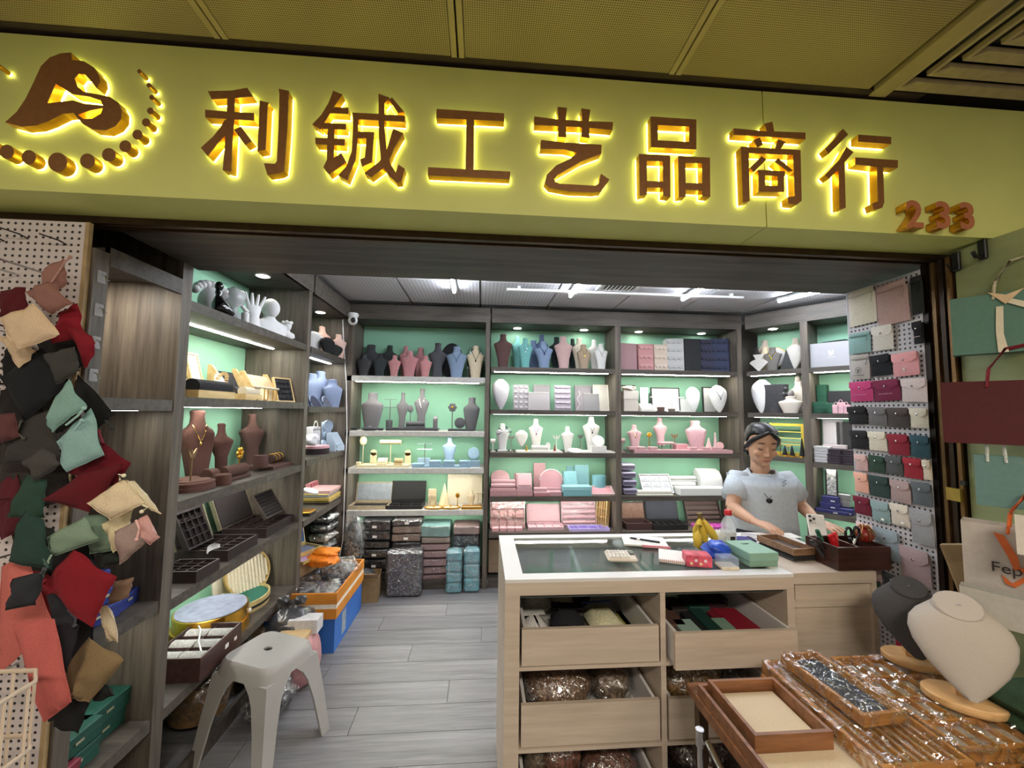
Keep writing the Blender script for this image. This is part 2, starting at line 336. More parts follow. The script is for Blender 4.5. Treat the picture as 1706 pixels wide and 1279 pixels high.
unit('H', 'narrow end bay of shelves behind the pegboard post', (XL, 1.372), PI/2, .313, .42, [1.63, .86, .425], (0, 1), wm=WY, strip_y=.02, left_side=True, valance=False, z1=2.10, hi=1, back=WV, side=.05, lights=((.12, .2),))  # led strips of this bay are unseen, added to brighten its side panel
bx('valance', WY, UN['H']['e'], 0, .313, -.004, .016, 2.06, 2.12)

PUT = []
def spot(key, k, px, dy, z=None):
    """world point on shelf k of a unit whose picture column is px, at depth dy behind the shelf front; also metres per pixel there"""
    U = UN[key]; zz = U['z'][k] if z is None else z
    if key in 'FG':
        while dy > .05 and proj(U['o']+U['u']*(U['W']-.07)+U['n']*dy+Vector((0, 0, zz)))[0] < px: dy -= .01
    a, b = -.6, U['W']+.6
    for _ in range(40):
        m = (a+b)/2; p = U['o']+U['u']*m+U['n']*dy; p.z = zz
        q = proj(p)
        if q[0] < px: a = m
        else: b = m
    return p, q[2]/FO
def spotx(key, k, x, dy):
    U = UN[key]; p = U['o']+U['u']*x+U['n']*dy; p.z = U['z'][k]; return p
# ------------------------------------------------------------------ the sign
FACE = M((148, 100, 54), .42, .2, var=.05, scale=60, name='sign_face_bronze'); SIDE = M((206, 150, 44), .3, .75, var=.05, name='sign_side_gold')
HALO = M((246, 248, 150), emit=17.0, name='sign_backlight')
LY = FY-.030
def cv(org, s, pts):
    out = []
    for x, y in pts:
        p = atY(org[0]+x/s, org[1]+y/s, LY); out.append((p.x, p.z))
    return out
def ccw(p):
    a = sum(p[i][0]*p[(i+1) % len(p)][1]-p[(i+1) % len(p)][0]*p[i][1] for i in range(len(p))); return p if a > 0 else p[::-1]
def shrink(p, d):
    c = (sum(q[0] for q in p)/len(p), sum(q[1] for q in p)/len(p)); out = []
    p = ccw(p); n = len(p)
    for i in range(n):
        a, b, c = Vector(p[i-1]), Vector(p[i]), Vector(p[(i+1) % n]); e1 = (b-a).normalized(); e2 = (c-b).normalized()
        m = Vector((-e1.y, e1.x))+Vector((-e2.y, e2.x)); m = m/max(.5, m.length) if m.length > 0 else m
        out.append(tuple(b+m*d))
    return out
def sign_char(name, label, org, s, strokes, holes=None, halo=True, loc_pts=None):
    t = thing(name, label, 'sign letter', (0, 0, 0), 0, 'raised letters of the shop sign' if name == 'sign_character' else None)
    P = [cv(org, s, st) for st in strokes]; cx = sum(q[0] for p in P for q in p)/sum(len(p) for p in P); z0 = min(q[1] for p in P for q in p)
    t.location = (cx, FY, z0); fm, sm, hm = MB(), MB(), MB()
    for i, p in enumerate(P):
        p = ccw([(a-cx, b-z0) for a, b in p]); hs = [[(a-cx, b-z0) for a, b in cv(org, s, h)] for h in (holes or {}).get(i, [])]
        e = i*.00025; fm.prism(p, LY-FY-.0015-e, LY-FY-e*.5, 'Y', hs); sm.prism(p, LY-FY-e*.5, -.0052+e*.3, 'Y', hs); hm.prism(shrink(p, .0015), -.0052+e*.3, -.0004-e*.2, 'Y', hs)
    fm.build('face', FACE, t); sm.build('side_wall', SIDE, t)
    if halo: hm.build('backlight', HALO, t)
    return t
A_ = 7.106; B_ = 7.994
sign_char('sign_character', 'backlit gold character 利, first of the seven, beside the curl emblem', (330, 130), A_, [
 [(118, 158), (400, 152), (585, 118), (655, 222), (350, 245), (165, 255)], [(350, 200), (440, 200), (432, 500), (415, 700), (395, 1110), (295, 1090), (315, 880), (330, 600), (345, 400)],
 [(88, 380), (350, 402), (440, 408), (668, 420), (668, 508), (430, 495), (300, 485), (90, 470)], [(320, 500), (400, 520), (330, 680), (245, 770), (118, 930), (38, 830), (180, 700), (270, 590)],
 [(430, 620), (512, 578), (640, 752), (558, 795)], [(735, 272), (845, 300), (830, 330), (805, 855), (708, 870), (722, 600)],
 [(960, 135), (1078, 160), (1062, 600), (1040, 900), (1022, 1100), (970, 1130), (825, 1150), (785, 1015), (915, 1022), (938, 990), (958, 600), (968, 200)]])
sign_char('sign_character', 'backlit gold character 铖, second of the seven', (510, 140), A_, [
 [(322, 82), (432, 128), (330, 275), (230, 440), (170, 540), (75, 480), (180, 370), (270, 220)], [(300, 275), (500, 285), (500, 360), (285, 350)], [(200, 465), (475, 475), (475, 545), (195, 535)],
 [(110, 640), (460, 655), (460, 735), (115, 715)], [(265, 480), (340, 480), (330, 860), (320, 900), (250, 960), (250, 700)], [(250, 900), (330, 880), (420, 825), (480, 930), (275, 1075), (208, 990)],
 [(550, 345), (860, 360), (930, 370), (1170, 380), (1165, 455), (930, 440), (620, 425), (555, 400)], [(555, 350), (622, 420), (610, 700), (590, 900), (490, 1145), (385, 1085), (480, 980), (545, 800), (560, 500)],
 [(610, 570), (805, 580), (805, 650), (610, 650)], [(720, 580), (808, 580), (785, 930), (665, 985), (640, 900), (700, 880), (715, 700)],
 [(860, 125), (985, 170), (930, 240), (930, 520), (955, 780), (1000, 950), (1065, 1055), (1095, 960), (1170, 1010), (1130, 1160), (1070, 1170), (970, 1080), (890, 920), (865, 640)],
 [(1035, 540), (1150, 590), (1040, 780), (990, 900), (920, 1000), (770, 1110), (695, 1060), (870, 930), (960, 780)], [(1020, 170), (1165, 340), (1090, 350), (985, 200)]])
sign_char('sign_character', 'backlit gold character 工, third of the seven', (700, 160), A_, [[(195, 155), (995, 208), (995, 300), (190, 262)], [(548, 250), (640, 255), (632, 900), (535, 900)], [(95, 845), (1068, 898), (1062, 985), (92, 940)]])
sign_char('sign_character', 'backlit gold character 艺, fourth of the seven', (870, 165), A_, [
 [(142, 208), (420, 245), (700, 262), (1075, 275), (1070, 368), (700, 335), (145, 310)], [(418, 95), (530, 108), (515, 250), (520, 455), (425, 450), (428, 240)], [(698, 115), (805, 130), (790, 260), (795, 465), (698, 450), (710, 260)],
 [(222, 488), (500, 520), (938, 545), (935, 650), (700, 740), (420, 900), (375, 950), (390, 985), (440, 1005), (860, 1030), (905, 1005), (930, 888), (1030, 955), (930, 1095), (850, 1105), (560, 1095), (320, 1050), (265, 990), (290, 900), (400, 790), (560, 715), (650, 640), (500, 600), (215, 590)]])
sign_char('sign_character', 'backlit gold character 品, fifth of the seven', (1040, 180), B_, [[(350, 115), (958, 155), (958, 555), (355, 525)],
 [(195, 615), (297, 620), (302, 1150), (205, 1170)], [(510, 630), (608, 635), (612, 1185), (515, 1170)], [(195, 615), (608, 635), (608, 715), (195, 705)], [(290, 975), (515, 985), (515, 1065), (290, 1060)],
 [(712, 645), (808, 650), (815, 1180), (722, 1190)], [(1030, 660), (1135, 668), (1140, 1185), (1035, 1175)], [(712, 645), (1135, 668), (1132, 745), (712, 735)], [(800, 1005), (1040, 1010), (1040, 1105), (800, 1090)]],
 {0: [[(445, 228), (862, 250), (862, 455), (445, 432)]]})
sign_char('sign_character', 'backlit gold character 商, sixth of the seven', (1200, 195), B_, [
 [(585, 90), (690, 65), (715, 200), (620, 200)], [(178, 152), (560, 190), (1130, 210), (1130, 300), (700, 270), (178, 240)], [(440, 310), (520, 275), (565, 370), (490, 410)], [(765, 300), (865, 335), (790, 440), (720, 430)],
 [(270, 400), (372, 410), (385, 1120), (300, 1140)], [(270, 400), (1060, 445), (1060, 500), (960, 510), (270, 480)], [(960, 445), (1060, 450), (1075, 1120), (1020, 1165), (900, 1155), (890, 1070), (985, 1060)],
 [(540, 530), (608, 572), (440, 740), (388, 680)], [(760, 555), (960, 720), (900, 735), (715, 600)], [(495, 710), (850, 730), (850, 795), (500, 780)], [(497, 715), (585, 720), (585, 1000), (505, 1000)], [(755, 730), (838, 735), (835, 1000), (755, 1000)], [(500, 920), (838, 930), (838, 1005), (500, 1000)]])
sign_char('sign_character', 'backlit gold character 行, last of the seven, above the numerals', (1350, 205), B_, [
 [(430, 78), (500, 155), (240, 415), (195, 345), (330, 200)], [(475, 320), (570, 390), (440, 540), (250, 745), (195, 690), (380, 490)], [(370, 560), (450, 530), (465, 1130), (385, 1150)], [(630, 158), (1070, 190), (1068, 285), (630, 252)],
 [(592, 462), (1158, 500), (1155, 600), (880, 590), (592, 555)], [(880, 580), (960, 590), (975, 1060), (950, 1130), (840, 1160), (815, 1075), (890, 1045)]])
sign_char('sign_emblem', 'backlit gold emblem of a flowing curl above an arc of beads', (0, 60), 4.92, [
 [(45, 710), (140, 625), (215, 515), (285, 370), (340, 250), (410, 180), (500, 145), (585, 138), (592, 200), (690, 208), (770, 258), (815, 325), (822, 375), (795, 430), (740, 362), (700, 318), (650, 310), (615, 350), (640, 420), (690, 460), (800, 480), (900, 500), (970, 545), (1002, 610), (998, 680), (950, 740), (870, 775), (760, 765), (680, 720), (605, 632), (520, 640), (400, 700), (300, 735), (180, 745)]],
 {0: [[(460, 395), (390, 555), (490, 542), (600, 530), (700, 560), (846, 572), (830, 530), (740, 500), (600, 480), (520, 430)], [(640, 648), (740, 612), (848, 592), (830, 640), (760, 680), (690, 682)]]})
BEADS = [(-80, 890, 46), (60, 950, 58), (240, 995, 58), (475, 1035, 78), (720, 1025, 60), (895, 975, 55), (1030, 905, 48), (1130, 810, 40), (1200, 710, 33), (1235, 615, 27), (1247, 505, 20), (1222, 405, 18), (1145, 292, 17), (-12, 245, 18)]
for i, (x, y, r) in enumerate(BEADS):
    sign_char('sign_bead', 'round gold bead %s in the arc around the emblem' % ('at the cropped edge', 'second from the cropped edge', 'just left of the largest', 'that is the largest of all', 'just right of the largest', 'two right of the largest', 'three right of the largest', 'four right of the largest', 'fifth from the upper end', 'fourth from the upper end', 'third from the upper end', 'second from the upper end', 'at the upper end of the arc', 'high up beside the curl')[i],
              (0, 60), 4.92, [[(x+r*math.cos(a*PI/12), y+r*math.sin(a*PI/12)) for a in range(24)]])['group'] = 'beads of the emblem'
# 233
NF = M((205, 128, 88), .35, .3, name='numeral_face')
for i, ch in enumerate('233'):
    p = atY((1524, 1572, 1612)[i], (359, 360.5, 362)[i], FY-.034); 
    t = thing('sign_numeral', 'copper coloured numeral %s' % ('2, before the two threes', '3, between the 2 and the other 3', '3, last of the three numerals')[i], 'sign numeral', (p.x, FY, p.z), 0, 'shop number numerals')
    for nm, mt, d0, d1 in (('face', NF, -.0345, -.033), ('side_wall', SIDE, -.033, -.002)):
        me = text_mesh(ch, .125, (d1-d0)/2, .0035); me.materials.clear(); me.materials.append(mt); link(nm, me, t, None, (0, (d0+d1)/2, 0), (PI/2, 0, 0))
# ------------------------------------------------------------------ kinds of things
def put(key, k, px, dy, name, label, cat, group=None, turn=0, lift=0):
    turn = -.55 if key in 'FG' and not turn and cat in ('sculpture', 'mannequin') else turn
    p, m = spot(key, k, px, dy, UN[key]['z'][k]+lift); t = thing(name, label, cat, p, UN[key]['rz']+turn, group); PUT.append((t, key, k)); return t, m, proj(p)[1]
STY = {
 'tall': [(0, .50, .5), (.28, .62, .6), (.52, .82, .75), (.66, .97, .82), (.705, 1, .82), (.735, .92, .8), (.765, .68, .74), (.80, .47, .66), (.85, .36, .58), (.92, .32, .54), (1, .34, .54)],
 'slim': [(0, .60, .55), (.15, .50, .5), (.36, .52, .6), (.54, .82, .78), (.65, 1, .84), (.69, .97, .82), (.73, .70, .74), (.77, .46, .66), (.84, .33, .56), (.93, .29, .52), (1, .33, .54)],
 'wide': [(0, .58, .6), (.2, .70, .7), (.44, .88, .85), (.62, .99, .92), (.68, 1, .92), (.73, .88, .88), (.78, .60, .8), (.83, .44, .72), (.92, .40, .66), (1, .44, .7)],
 'oval': [(0, .10, .25), (.06, .26, .36), (.16, .46, .5), (.34, .72, .66), (.54, .92, .8), (.70, 1, .9), (.80, .97, .92), (.88, .86, .9), (.94, .68, .82), (.98, .52, .7), (1, .46, .62)],
 'flat': [(0, .48, .3), (.3, .62, .32), (.55, .86, .34), (.68, 1, .35), (.74, .92, .35), (.80, .5, .34), (.88, .34, .32), (1, .34, .3)]}
def bust_mesh(w, h, style, lean=.10):
    rings = []; D = w*.46
    for t, hw, d in STY[style]:
        r = []; n = 18; yo = lean*h*t
        for j in range(n):
            a = 2*PI*j/n; x = math.copysign(abs(math.cos(a))**.72, math.cos(a))*hw*w/2; y = math.copysign(abs(math.sin(a))**.85, math.sin(a)); y = y*D*d*.62 if y < 0 else y*D*d*.38
            r.append((x, y+yo, t*h))
        rings.append(r)
    return MB().loft(rings)
def bust(key, k, px, wpx, top, dy, col, style, label, neck=None, base=False, turn=0, group=None, name='necklace_bust', mat=None, lift=0, cap=None):
    t, m, py = put(key, k, px, dy, name, label, 'bust', group, turn, lift); w = wpx*m; h = (py-top)*m; mt = mat or fabric(col)
    b0 = .018 if base else 0
    if base: bx('base', mt, t, -w*.36, w*.36, -w*.22, w*.26, 0, b0, .004)
    MB().add(*(lambda q: (q.v, q.f))(bust_mesh(w, h-b0-.006, style)), mat=Matrix.Translation((0, 0, b0))).build('body', mt, t, 50)
    nw = [s for s in STY[style]][-1][1]*w/2
    MB().lathe([(nw*.98, 0), (nw*.9, .006), (nw*.55, .009)], 16, 0, 0, 1, .75).build('neck_cap', cap or mt, t, 40, (0, .10*h, h-.007))
    if style == 'oval': MB().lathe([(.25, -.006), (.27, 0), (.25, .006)], 22, sx=w*.95, sy=w*.8, mat=TX(0, .1*h-w*.10, h-.018, R_(42))).build('collar_plate', mt, t, 50)
    if neck: necklace(t, w, h, neck, style)
    return t
def necklace(t, w, h, col, style='tall'):
    D = w*.46; pts = []
    prof = STY[style]
    def at(z, x):
        for (a, b) in zip(prof, prof[1:]):
            if a[0] <= z <= b[0]:
                u = (z-a[0])/(b[0]-a[0]+1e-9); hw = a[1]+(b[1]-a[1])*u; d = a[2]+(b[2]-a[2])*u; s = min(.98, abs(x)/(hw*w/2+1e-9))
                return (x, -D*d*.62*math.sqrt(1-s*s)+.1*h*z-.003, z*h)
        return (x, 0, z*h)
    for i in range(13):
        u = -1+i/6.; pts.append(at(.56+.24*abs(u)**1.4, u*w*.2))
    nk = MB().tube(pts, .0022, 5).build('necklace', M(col, .25, .9 if max(col) > 120 else .2), t, 60)
    c = pts[6]; MB().ball((c[0], c[1]-.002, c[2]-.012), .007, .004, .011, 8, 5).build('pendant', M(col, .25, .9 if max(col) > 120 else .2), nk, 60)
def tray_parts(t, w, d, h, fm, pm, nx=1, ny=1, fill='pad', wall=.008, mx=None, names=True, pad_h=.5):
    """frame with walls, floor, dividers and a pad in each compartment (local: x width, y depth, z up)"""
    f = MB()
    for a in ((-w/2, w/2, -d/2, -d/2+wall), (-w/2, w/2, d/2-wall, d/2), (-w/2, -w/2+wall, -d/2+wall, d/2-wall), (w/2-wall, w/2, -d/2+wall, d/2-wall)): f.box(*a, 0, h, mx)
    f.box(-w/2+wall, w/2-wall, -d/2+wall, d/2-wall, 0, min(.006, h*.3), mx); f.build('frame', fm, t)
    iw, idp = w-2*wall, d-2*wall
    for i in range(1, nx): MB().box(-iw/2+iw*i/nx-.002, -iw/2+iw*i/nx+.002, -idp/2, idp/2, .004, h*.9, mx).build('divider', fm, t)
    for j in range(1, ny): MB().box(-iw/2, iw/2, -idp/2+idp*j/ny-.002, -idp/2+idp*j/ny+.002, .004, h*.88, mx).build('divider', fm, t)
    for i in range(nx):
        for j in range(ny):
            x0, x1 = -iw/2+iw*i/nx+.003, -iw/2+iw*(i+1)/nx-.003; y0, y1 = -idp/2+idp*j/ny+.003, -idp/2+idp*(j+1)/ny-.003
            if fill == 'dome':
                cx, cy = (x0+x1)/2, (y0+y1)/2; zz = h*.45
                MB().add([(x0, y0, zz), (x1, y0, zz), (x1, y1, zz), (x0, y1, zz), (cx, cy, zz+min(x1-x0, y1-y0)*.32)], [(0, 1, 4), (1, 2, 4), (2, 3, 4), (3, 0, 4), (3, 2, 1, 0)], mx).build('pad', pm, t)
            elif fill == 'rolls':
                MB().cyl(*(((x0, (y0+y1)/2, h*.55), (x1, (y0+y1)/2, h*.55)) if (x1-x0) > (y1-y0) else (((x0+x1)/2, y0, h*.55), ((x0+x1)/2, y1, h*.55))), min(x1-x0, y1-y0)*.46, 10, mx).build('pad', pm, t, 50)
            else: MB().box(x0, x1, y0, y1, .005, h*pad_h, mx, .004).build('pad', pm, t)
def tray(key, k, px, wpx, dy, d, h, fcol, pcol, nx, ny, label, fill='pad', tilt=0, turn=0, cat='tray', name='jewelry_tray', group=None, lift=0, fm=None, pm=None, wall=.008, wrap=False, pad_h=.5):
    """tilt>0: the tray stands up leaning back, its open face to the front"""
    t, m, py = put(key, k, px, dy, name, label, cat, group, turn, lift); w = wpx*m
    mx = (Matrix.Translation((0, 0, math.sin(tilt)*d/2+.001)) @ Matrix.Rotation(tilt, 4, 'X')) if tilt else None
    fm = fm or leather(fcol); pm = pm or fabric(pcol)
    tray_parts(t, w, d, h, fm, pm, nx, ny, fill, wall, mx, pad_h=pad_h)
    if wrap: MB().box(-w/2-.003, w/2+.003, -d/2-.003, d/2+.003, .0, h+.004, mx).build('plastic_wrap', FILM, t)
    return t
def box_parts(t, w, d, h, mt, lid=True, tagc=None, mx=None, bev=.003, lidm=None):
    if lid:
        MB().box(-w/2+.002, w/2-.002, -d/2+.002, d/2-.002, 0, h*.6, mx, bev).build('body', mt, t); MB().box(-w/2, w/2, -d/2, d/2, h*.58, h, mx, bev).build('lid', lidm or mt, t)
    else: MB().box(-w/2, w/2, -d/2, d/2, 0, h, mx, bev).build('body', mt, t)
    if tagc: MB().box(w*.05, w*.05+min(.03, w*.3), -d/2-.001, -d/2, h*.2, h*.2+min(.012, h*.4), mx).build('sticker', M(tagc, .6, var=0), t)
def case(key, k, px, wpx, dy, d, h, col, label, cat='box', name='jewelry_box', turn=0, group=None, lift=0, tagc=None, mt=None, lid=True, lidm=None):
    t, m, py = put(key, k, px, dy, name, label, cat, group, turn, lift); box_parts(t, wpx*m, d, h, mt or leather(col), lid, tagc, lidm=lidm); return t
def board(key, k, px, wpx, top, dy, col, label, rows=0, cols=3, lean=.16, scol=None, name='earring_board', turn=0, group=None, th=.01, frame=None, hooks=0, mt=None, lift=0, studs=0):
    """flat board standing on edge, leaning back; scalloped strips, hooks along the top or rows of studs"""
    t, m, py = put(key, k, px, dy, name, label, 'display board', group, turn, lift); w = wpx*m; h = (py-top)*m/math.cos(lean); mx = Matrix.Rotation(-lean, 4, 'X'); mt = mt or leather(col)
    MB().box(-w/2, w/2, 0, th, 0, h, mx, .002).build('panel', mt, t)
    if frame:
        MB().prism([(-w/2-.004, 0), (w/2+.004, 0), (w/2+.004, h+.004), (-w/2-.004, h+.004)], -.004, th+.003, 'Y', [[(-w/2+.006, .006), (w/2-.006, .006), (w/2-.006, h-.006), (-w/2+.006, h-.006)]], mx).build('rim', frame, t)
    sm = leather(scol) if scol else mt
    for r in range(rows):
        z = h*(r+.55)/rows; pts = [(-w*.44, z+h*.22/rows), (-w*.44, z)]
        for c in range(cols):
            for q in range(5): a = PI*q/4; pts.append((-w*.44+w*.88*(c+.5-.5*math.cos(a))/cols, z-h*.16/rows*math.sin(a)))
        pts += [(w*.44, z), (w*.44, z+h*.22/rows)]; out = [pts[0]]
        for p in pts[1:]:
            if abs(p[0]-out[-1][0])+abs(p[1]-out[-1][1]) > 1e-5: out.append(p)
        MB().prism(out, -.009, .0, 'Y', (), mx).build('scallop_strip', sm, t)
    for r in range(studs):
        for c in range(cols): MB().box(w*(c+.5)/cols-w/2-w*.32/cols, w*(c+.5)/cols-w/2+w*.32/cols, -.007, 0, h*(r+.3)/studs, h*(r+.75)/studs, mx, .003).build('clip', sm, t)
    for c in range(hooks): MB().ball((-w*.42+w*.84*c/max(1, hooks-1), -.003, h*.97), .0045, n=6, m=4, mat=mx).build('bead_hook', M((225, 222, 214), .4), t, 60)
    return t
def disc(key, k, px, rpx, dy, col, label, lean=.3, th=.02, rim=None, name='display_disc', cat='display stand', stand=True, lift=0, sx=1, sy=1, turn=0, group=None):
    t, m, py = put(key, k, px, dy, name, label, cat, group, turn, lift); r = rpx*m; c = r*sy*math.cos(lean)+.004
    mx = TX(0, 0, c, PI/2-lean, 0, 0)
    MB().lathe([(r*.98, -th/2), (r, -th*.3), (r, th*.3), (r*.94, th/2)], 28, 0, 0, sx, sy, mx).build('disc', fabric(col), t, 40)
    if rim: MB().lathe([(r*1.03, -th*.5), (r*1.05, 0), (r*1.03, th*.35), (r*.97, th*.35), (r*.97, -th*.5)], 28, 0, 0, sx, sy, mx).build('rim', rim, t, 40)
    if stand: MB().box(-r*.3, r*.3, r*.1, r*.6, 0, .008).build('foot', fabric(col), t); MB().cyl((0, r*.5, .004), (0, .02, c), .004, 6).build('prop', fabric(col), t)
    return t
def tstand(key, k, px, top, wpx, dy, col, label, bar='bar', mt=None, basew=.05, lift=0, group=None, turn=0):
    t, m, py = put(key, k, px, dy, 'jewelry_stand', label, 'display stand', group, turn, lift); h = (py-top)*m; w = wpx*m; mt = mt or fabric(col)
    MB().lathe([(basew*.5, 0), (basew*.5, .008), (basew*.44, .011)], 18).build('base', mt, t, 40); MB().cyl((0, 0, .01), (0, 0, h-.006), .0042, 8).build('post', mt, t, 50)
    if bar == 'bar': MB().cyl((-w/2, 0, h-.007), (w/2, 0, h-.007), .006, 10).build('bar', mt, t, 50)
    elif bar == 'roll': MB().cyl((-w/2, 0, h-.02), (w/2, 0, h-.02), .02, 16).build('roll', mt, t, 50)
    elif bar == 'oval': MB().ball((0, -.004, h-w*.6), w/2, .008, w*.62, 18, 8).build('oval_pad', mt, t, 50)
    elif bar == 'cross':
        for z in (h-.007, h*.72): MB().cyl((-w/2, 0, z), (w/2, 0, z), .0025, 6).build('bar', mt, t, 50)
    elif bar == 'wings':
        for s in (-1, 1): MB().prism([(0, h-.03), (s*w*.5, h), (s*w*.44, h-.02), (s*w*.2, h-.045)], -.003, .003, 'Y').build('wing', mt, t)
    elif bar == 'flower':
        for q in range(6): MB().ball((w*.3*math.cos(q*PI/3), -.003, h-w*.5+w*.3*math.sin(q*PI/3)), w*.2, .006, w*.2, 10, 6).build('petal', mt, t, 50)
        MB().ball((0, -.008, h-w*.5), w*.13, n=8, m=6).build('centre', GOLD, t, 50)
    return t
def cone(key, k, px, wpx, top, dy, col, label, mt=None, basem=None, lift=0, group=None, square=False):
    t, m, py = put(key, k, px, dy, 'ring_cone', label, 'ring cone', group, 0, lift); h = (py-top)*m; r = wpx*m/2; mt = mt or fabric(col)
    MB().lathe([(r*1.1, 0), (r*1.1, .01), (r, .012)], 18).build('base', basem or mt, t, 40); MB().lathe([(r*.96, .012), (r*.5, h*.55), (.004, h-.004), (.001, h)], 4 if square else 18).build('cone', mt, t, None if square else 40); return t
def roll_stand(key, k, px, wpx, dy, col, label, r=.028, d=.09, n=1, lift=0, group=None, turn=0, mt=None):
    t, m, py = put(key, k, px, dy, 'bracelet_roll', label, 'display stand', group, turn, lift); w = wpx*m; mt = mt or fabric(col)
    bx('base', mt, t, -w/2, w/2, -d/2, d/2, 0, .014, .003)
    for i in range(n):
        y = (i-(n-1)/2)*r*1.9; z = .012+r+(i*.03 if n > 1 else 0); q = MB().cyl((-w*.46, y, z), (w*.46, y, z), r, 18).build('roll', mt, t, 50)
        for s in (-1, 1): MB().cyl((s*w*.46, y, z), (s*w*.475, y, z), r*.8, 14).build('end_cap', mt, q, 50)
    return t
def open_case(key, k, px, wpx, dy, d, h, lidh, outer, inner, label, nx=1, ny=1, fill='pad', lean=.25, turn=0, lidm=None, om=None, group=None, fpm=None, lift=0, rim=None):
    t, m, py = put(key, k, px, dy, 'open_jewelry_case', label, 'case', group, turn, lift); w = wpx*m; om = om or leather(outer); im = fpm or fabric(inner)
    tray_parts(t, w, d, h, om, im, nx, ny, fill)
    mx = Matrix.Translation((0, d/2+.002, h*.9)) @ Matrix.Rotation(-lean, 4, 'X')
    l = MB().box(-w/2, w/2, .004, .02, 0, lidh, mx, .003).build('lid', om, t)
    if rim: MB().prism([(-w/2-.002, 0), (w/2+.002, 0), (w/2+.002, lidh+.002), (-w/2-.002, lidh+.002)], -.001, .021, 'Y', [[(-w/2+.005, .005), (w/2-.005, .005), (w/2-.005, lidh-.005), (-w/2+.005, lidh-.005)]], mx).build('lid_rim', rim, l)
    MB().box(-w/2+.012, w/2-.012, 0, .004, .012, lidh-.012, mx, .002).build('lid_lining', lidm or im, l)
    return t
def ramp_stand(key, k, px, wpx, top, dy, d, col, label, group=None, turn=0, lift=0, name='display_ramp'):
    t, m, py = put(key, k, px, dy, name, label, 'display stand', group, turn, lift); w = wpx*m; h = (py-top)*m; mt = leather(col)
    MB().prism([(-d/2, 0), (d/2, 0), (d/2, h), (d/2-.015, h), (-d/2, h*.25)], -w/2, w/2, 'X').build('body', mt, t)
    a = math.atan2(h*.75, d-.015); mx = TX(0, -d/2, h*.25, a, 0, 0); bx('slope_pad', fabric(col), t, -w*.44, w*.44, .01, math.hypot(d, h*.75)-.02, 0, .008, .003, mx); return t
def rnd_blob(w, d, h, seed, amp=.18, n=22, m=12, flat=True, freq=3.0):
    rg = random.Random(seed); ph = [(rg.uniform(0, 6.3), rg.uniform(0, 6.3), rg.uniform(1.5, freq*2), rg.uniform(1.5, freq*2)) for _ in range(6)]
    rings = []
    for k in range(m+1):
        v = PI*max(.03, min(.97, k/m)); ring = []
        for j in range(n):
            u = 2*PI*j/n; s = 1+amp*sum(math.sin(a+round(fu)*u+fv*v) for a, b, fu, fv in ph)/3+rg.uniform(-amp, amp)*.35
            x = math.sin(v)*math.cos(u)*s; y = math.sin(v)*math.sin(u)*s; z = -math.cos(v)*(1+(s-1)*.6)
            sq = .35; x = math.copysign(abs(x)**(1-sq*.6), x); y = math.copysign(abs(y)**(1-sq*.6), y)
            ring.append((x*w/2, y*d/2, max(0, (z+1)/2*h)))
        rings.append(ring)
    return MB().loft(rings)
# ------------------------------------------------------------------ unit A, back wall beside the corner
CHAR, GRY, PNK, BLU, CRM = (58, 58, 62), (104, 102, 104), (196, 138, 140), (128, 146, 170), (222, 205, 172)
G = 'busts on the top shelf of the white-edged unit'
bust('A', 0, 614, 31, 573, .24, (62, 64, 66), 'wide', 'dark grey bust at the back near the camera cable', group=G)
bust('A', 0, 604, 27, 590, .09, CHAR, 'tall', 'charcoal bust nearest the back corner on the top shelf', group=G)
bust('A', 0, 647, 27, 574, .24, (44, 50, 50), 'tall', 'tall black bust rising behind the dark ones, beside the pink busts', group=G)
bust('A', 0, 632, 25, 588, .09, (48, 54, 58), 'tall', 'second charcoal bust in the front row, left of the pink busts', group=G)
bust('A', 0, 656, 21, 591, .08, PNK, 'tall', 'narrow pink bust beside the charcoal ones', group=G)
bust('A', 0, 674, 22, 575, .25, (178, 126, 128), 'tall', 'pink bust standing behind the large pink one', group=G)
bust('A', 0, 681, 31, 584, .10, (190, 132, 136), 'tall', 'large pink bust in the middle of the front row', group=G)
bust('A', 0, 699, 22, 578, .25, (182, 128, 130), 'wide', 'shadowed pink bust in the rear row', group=G)
bust('A', 0, 708, 22, 592, .08, (194, 134, 136), 'tall', 'small pink bust next to the dark grey one', group=G)
bust('A', 0, 728, 32, 570, .14, (76, 76, 82), 'slim', 'tall dark grey bust between pink and blue ones', group=G)
bust('A', 0, 760, 35, 576, .09, (126, 146, 172), 'tall', 'dusty blue velvet bust on the top shelf', group=G, neck=(90, 104, 130))
bust('A', 0, 792, 30, 575, .09, (224, 208, 178), 'tall', 'cream bust with a dark pendant at the shelf end', group=G, neck=(20, 20, 20))
disc('A', 0, 752, 19, .27, (40, 40, 44), 'round black board leaning behind the blue bust', .1, .015, stand=False, name='round_board', sy=1.6)
t, m, py = put('A', 0, 793, .24, 'wrapped_bust', 'brown bust in clear plastic behind the cream bust', 'bust')
MB().add(*(lambda q: (q.v, q.f))(bust_mesh(.17, .31, 'wide'))).build('body', fabric((86, 72, 64)), t, 50); rnd_blob(.2, .11, .335, 4, .08).build('plastic_wrap', FILM, t)
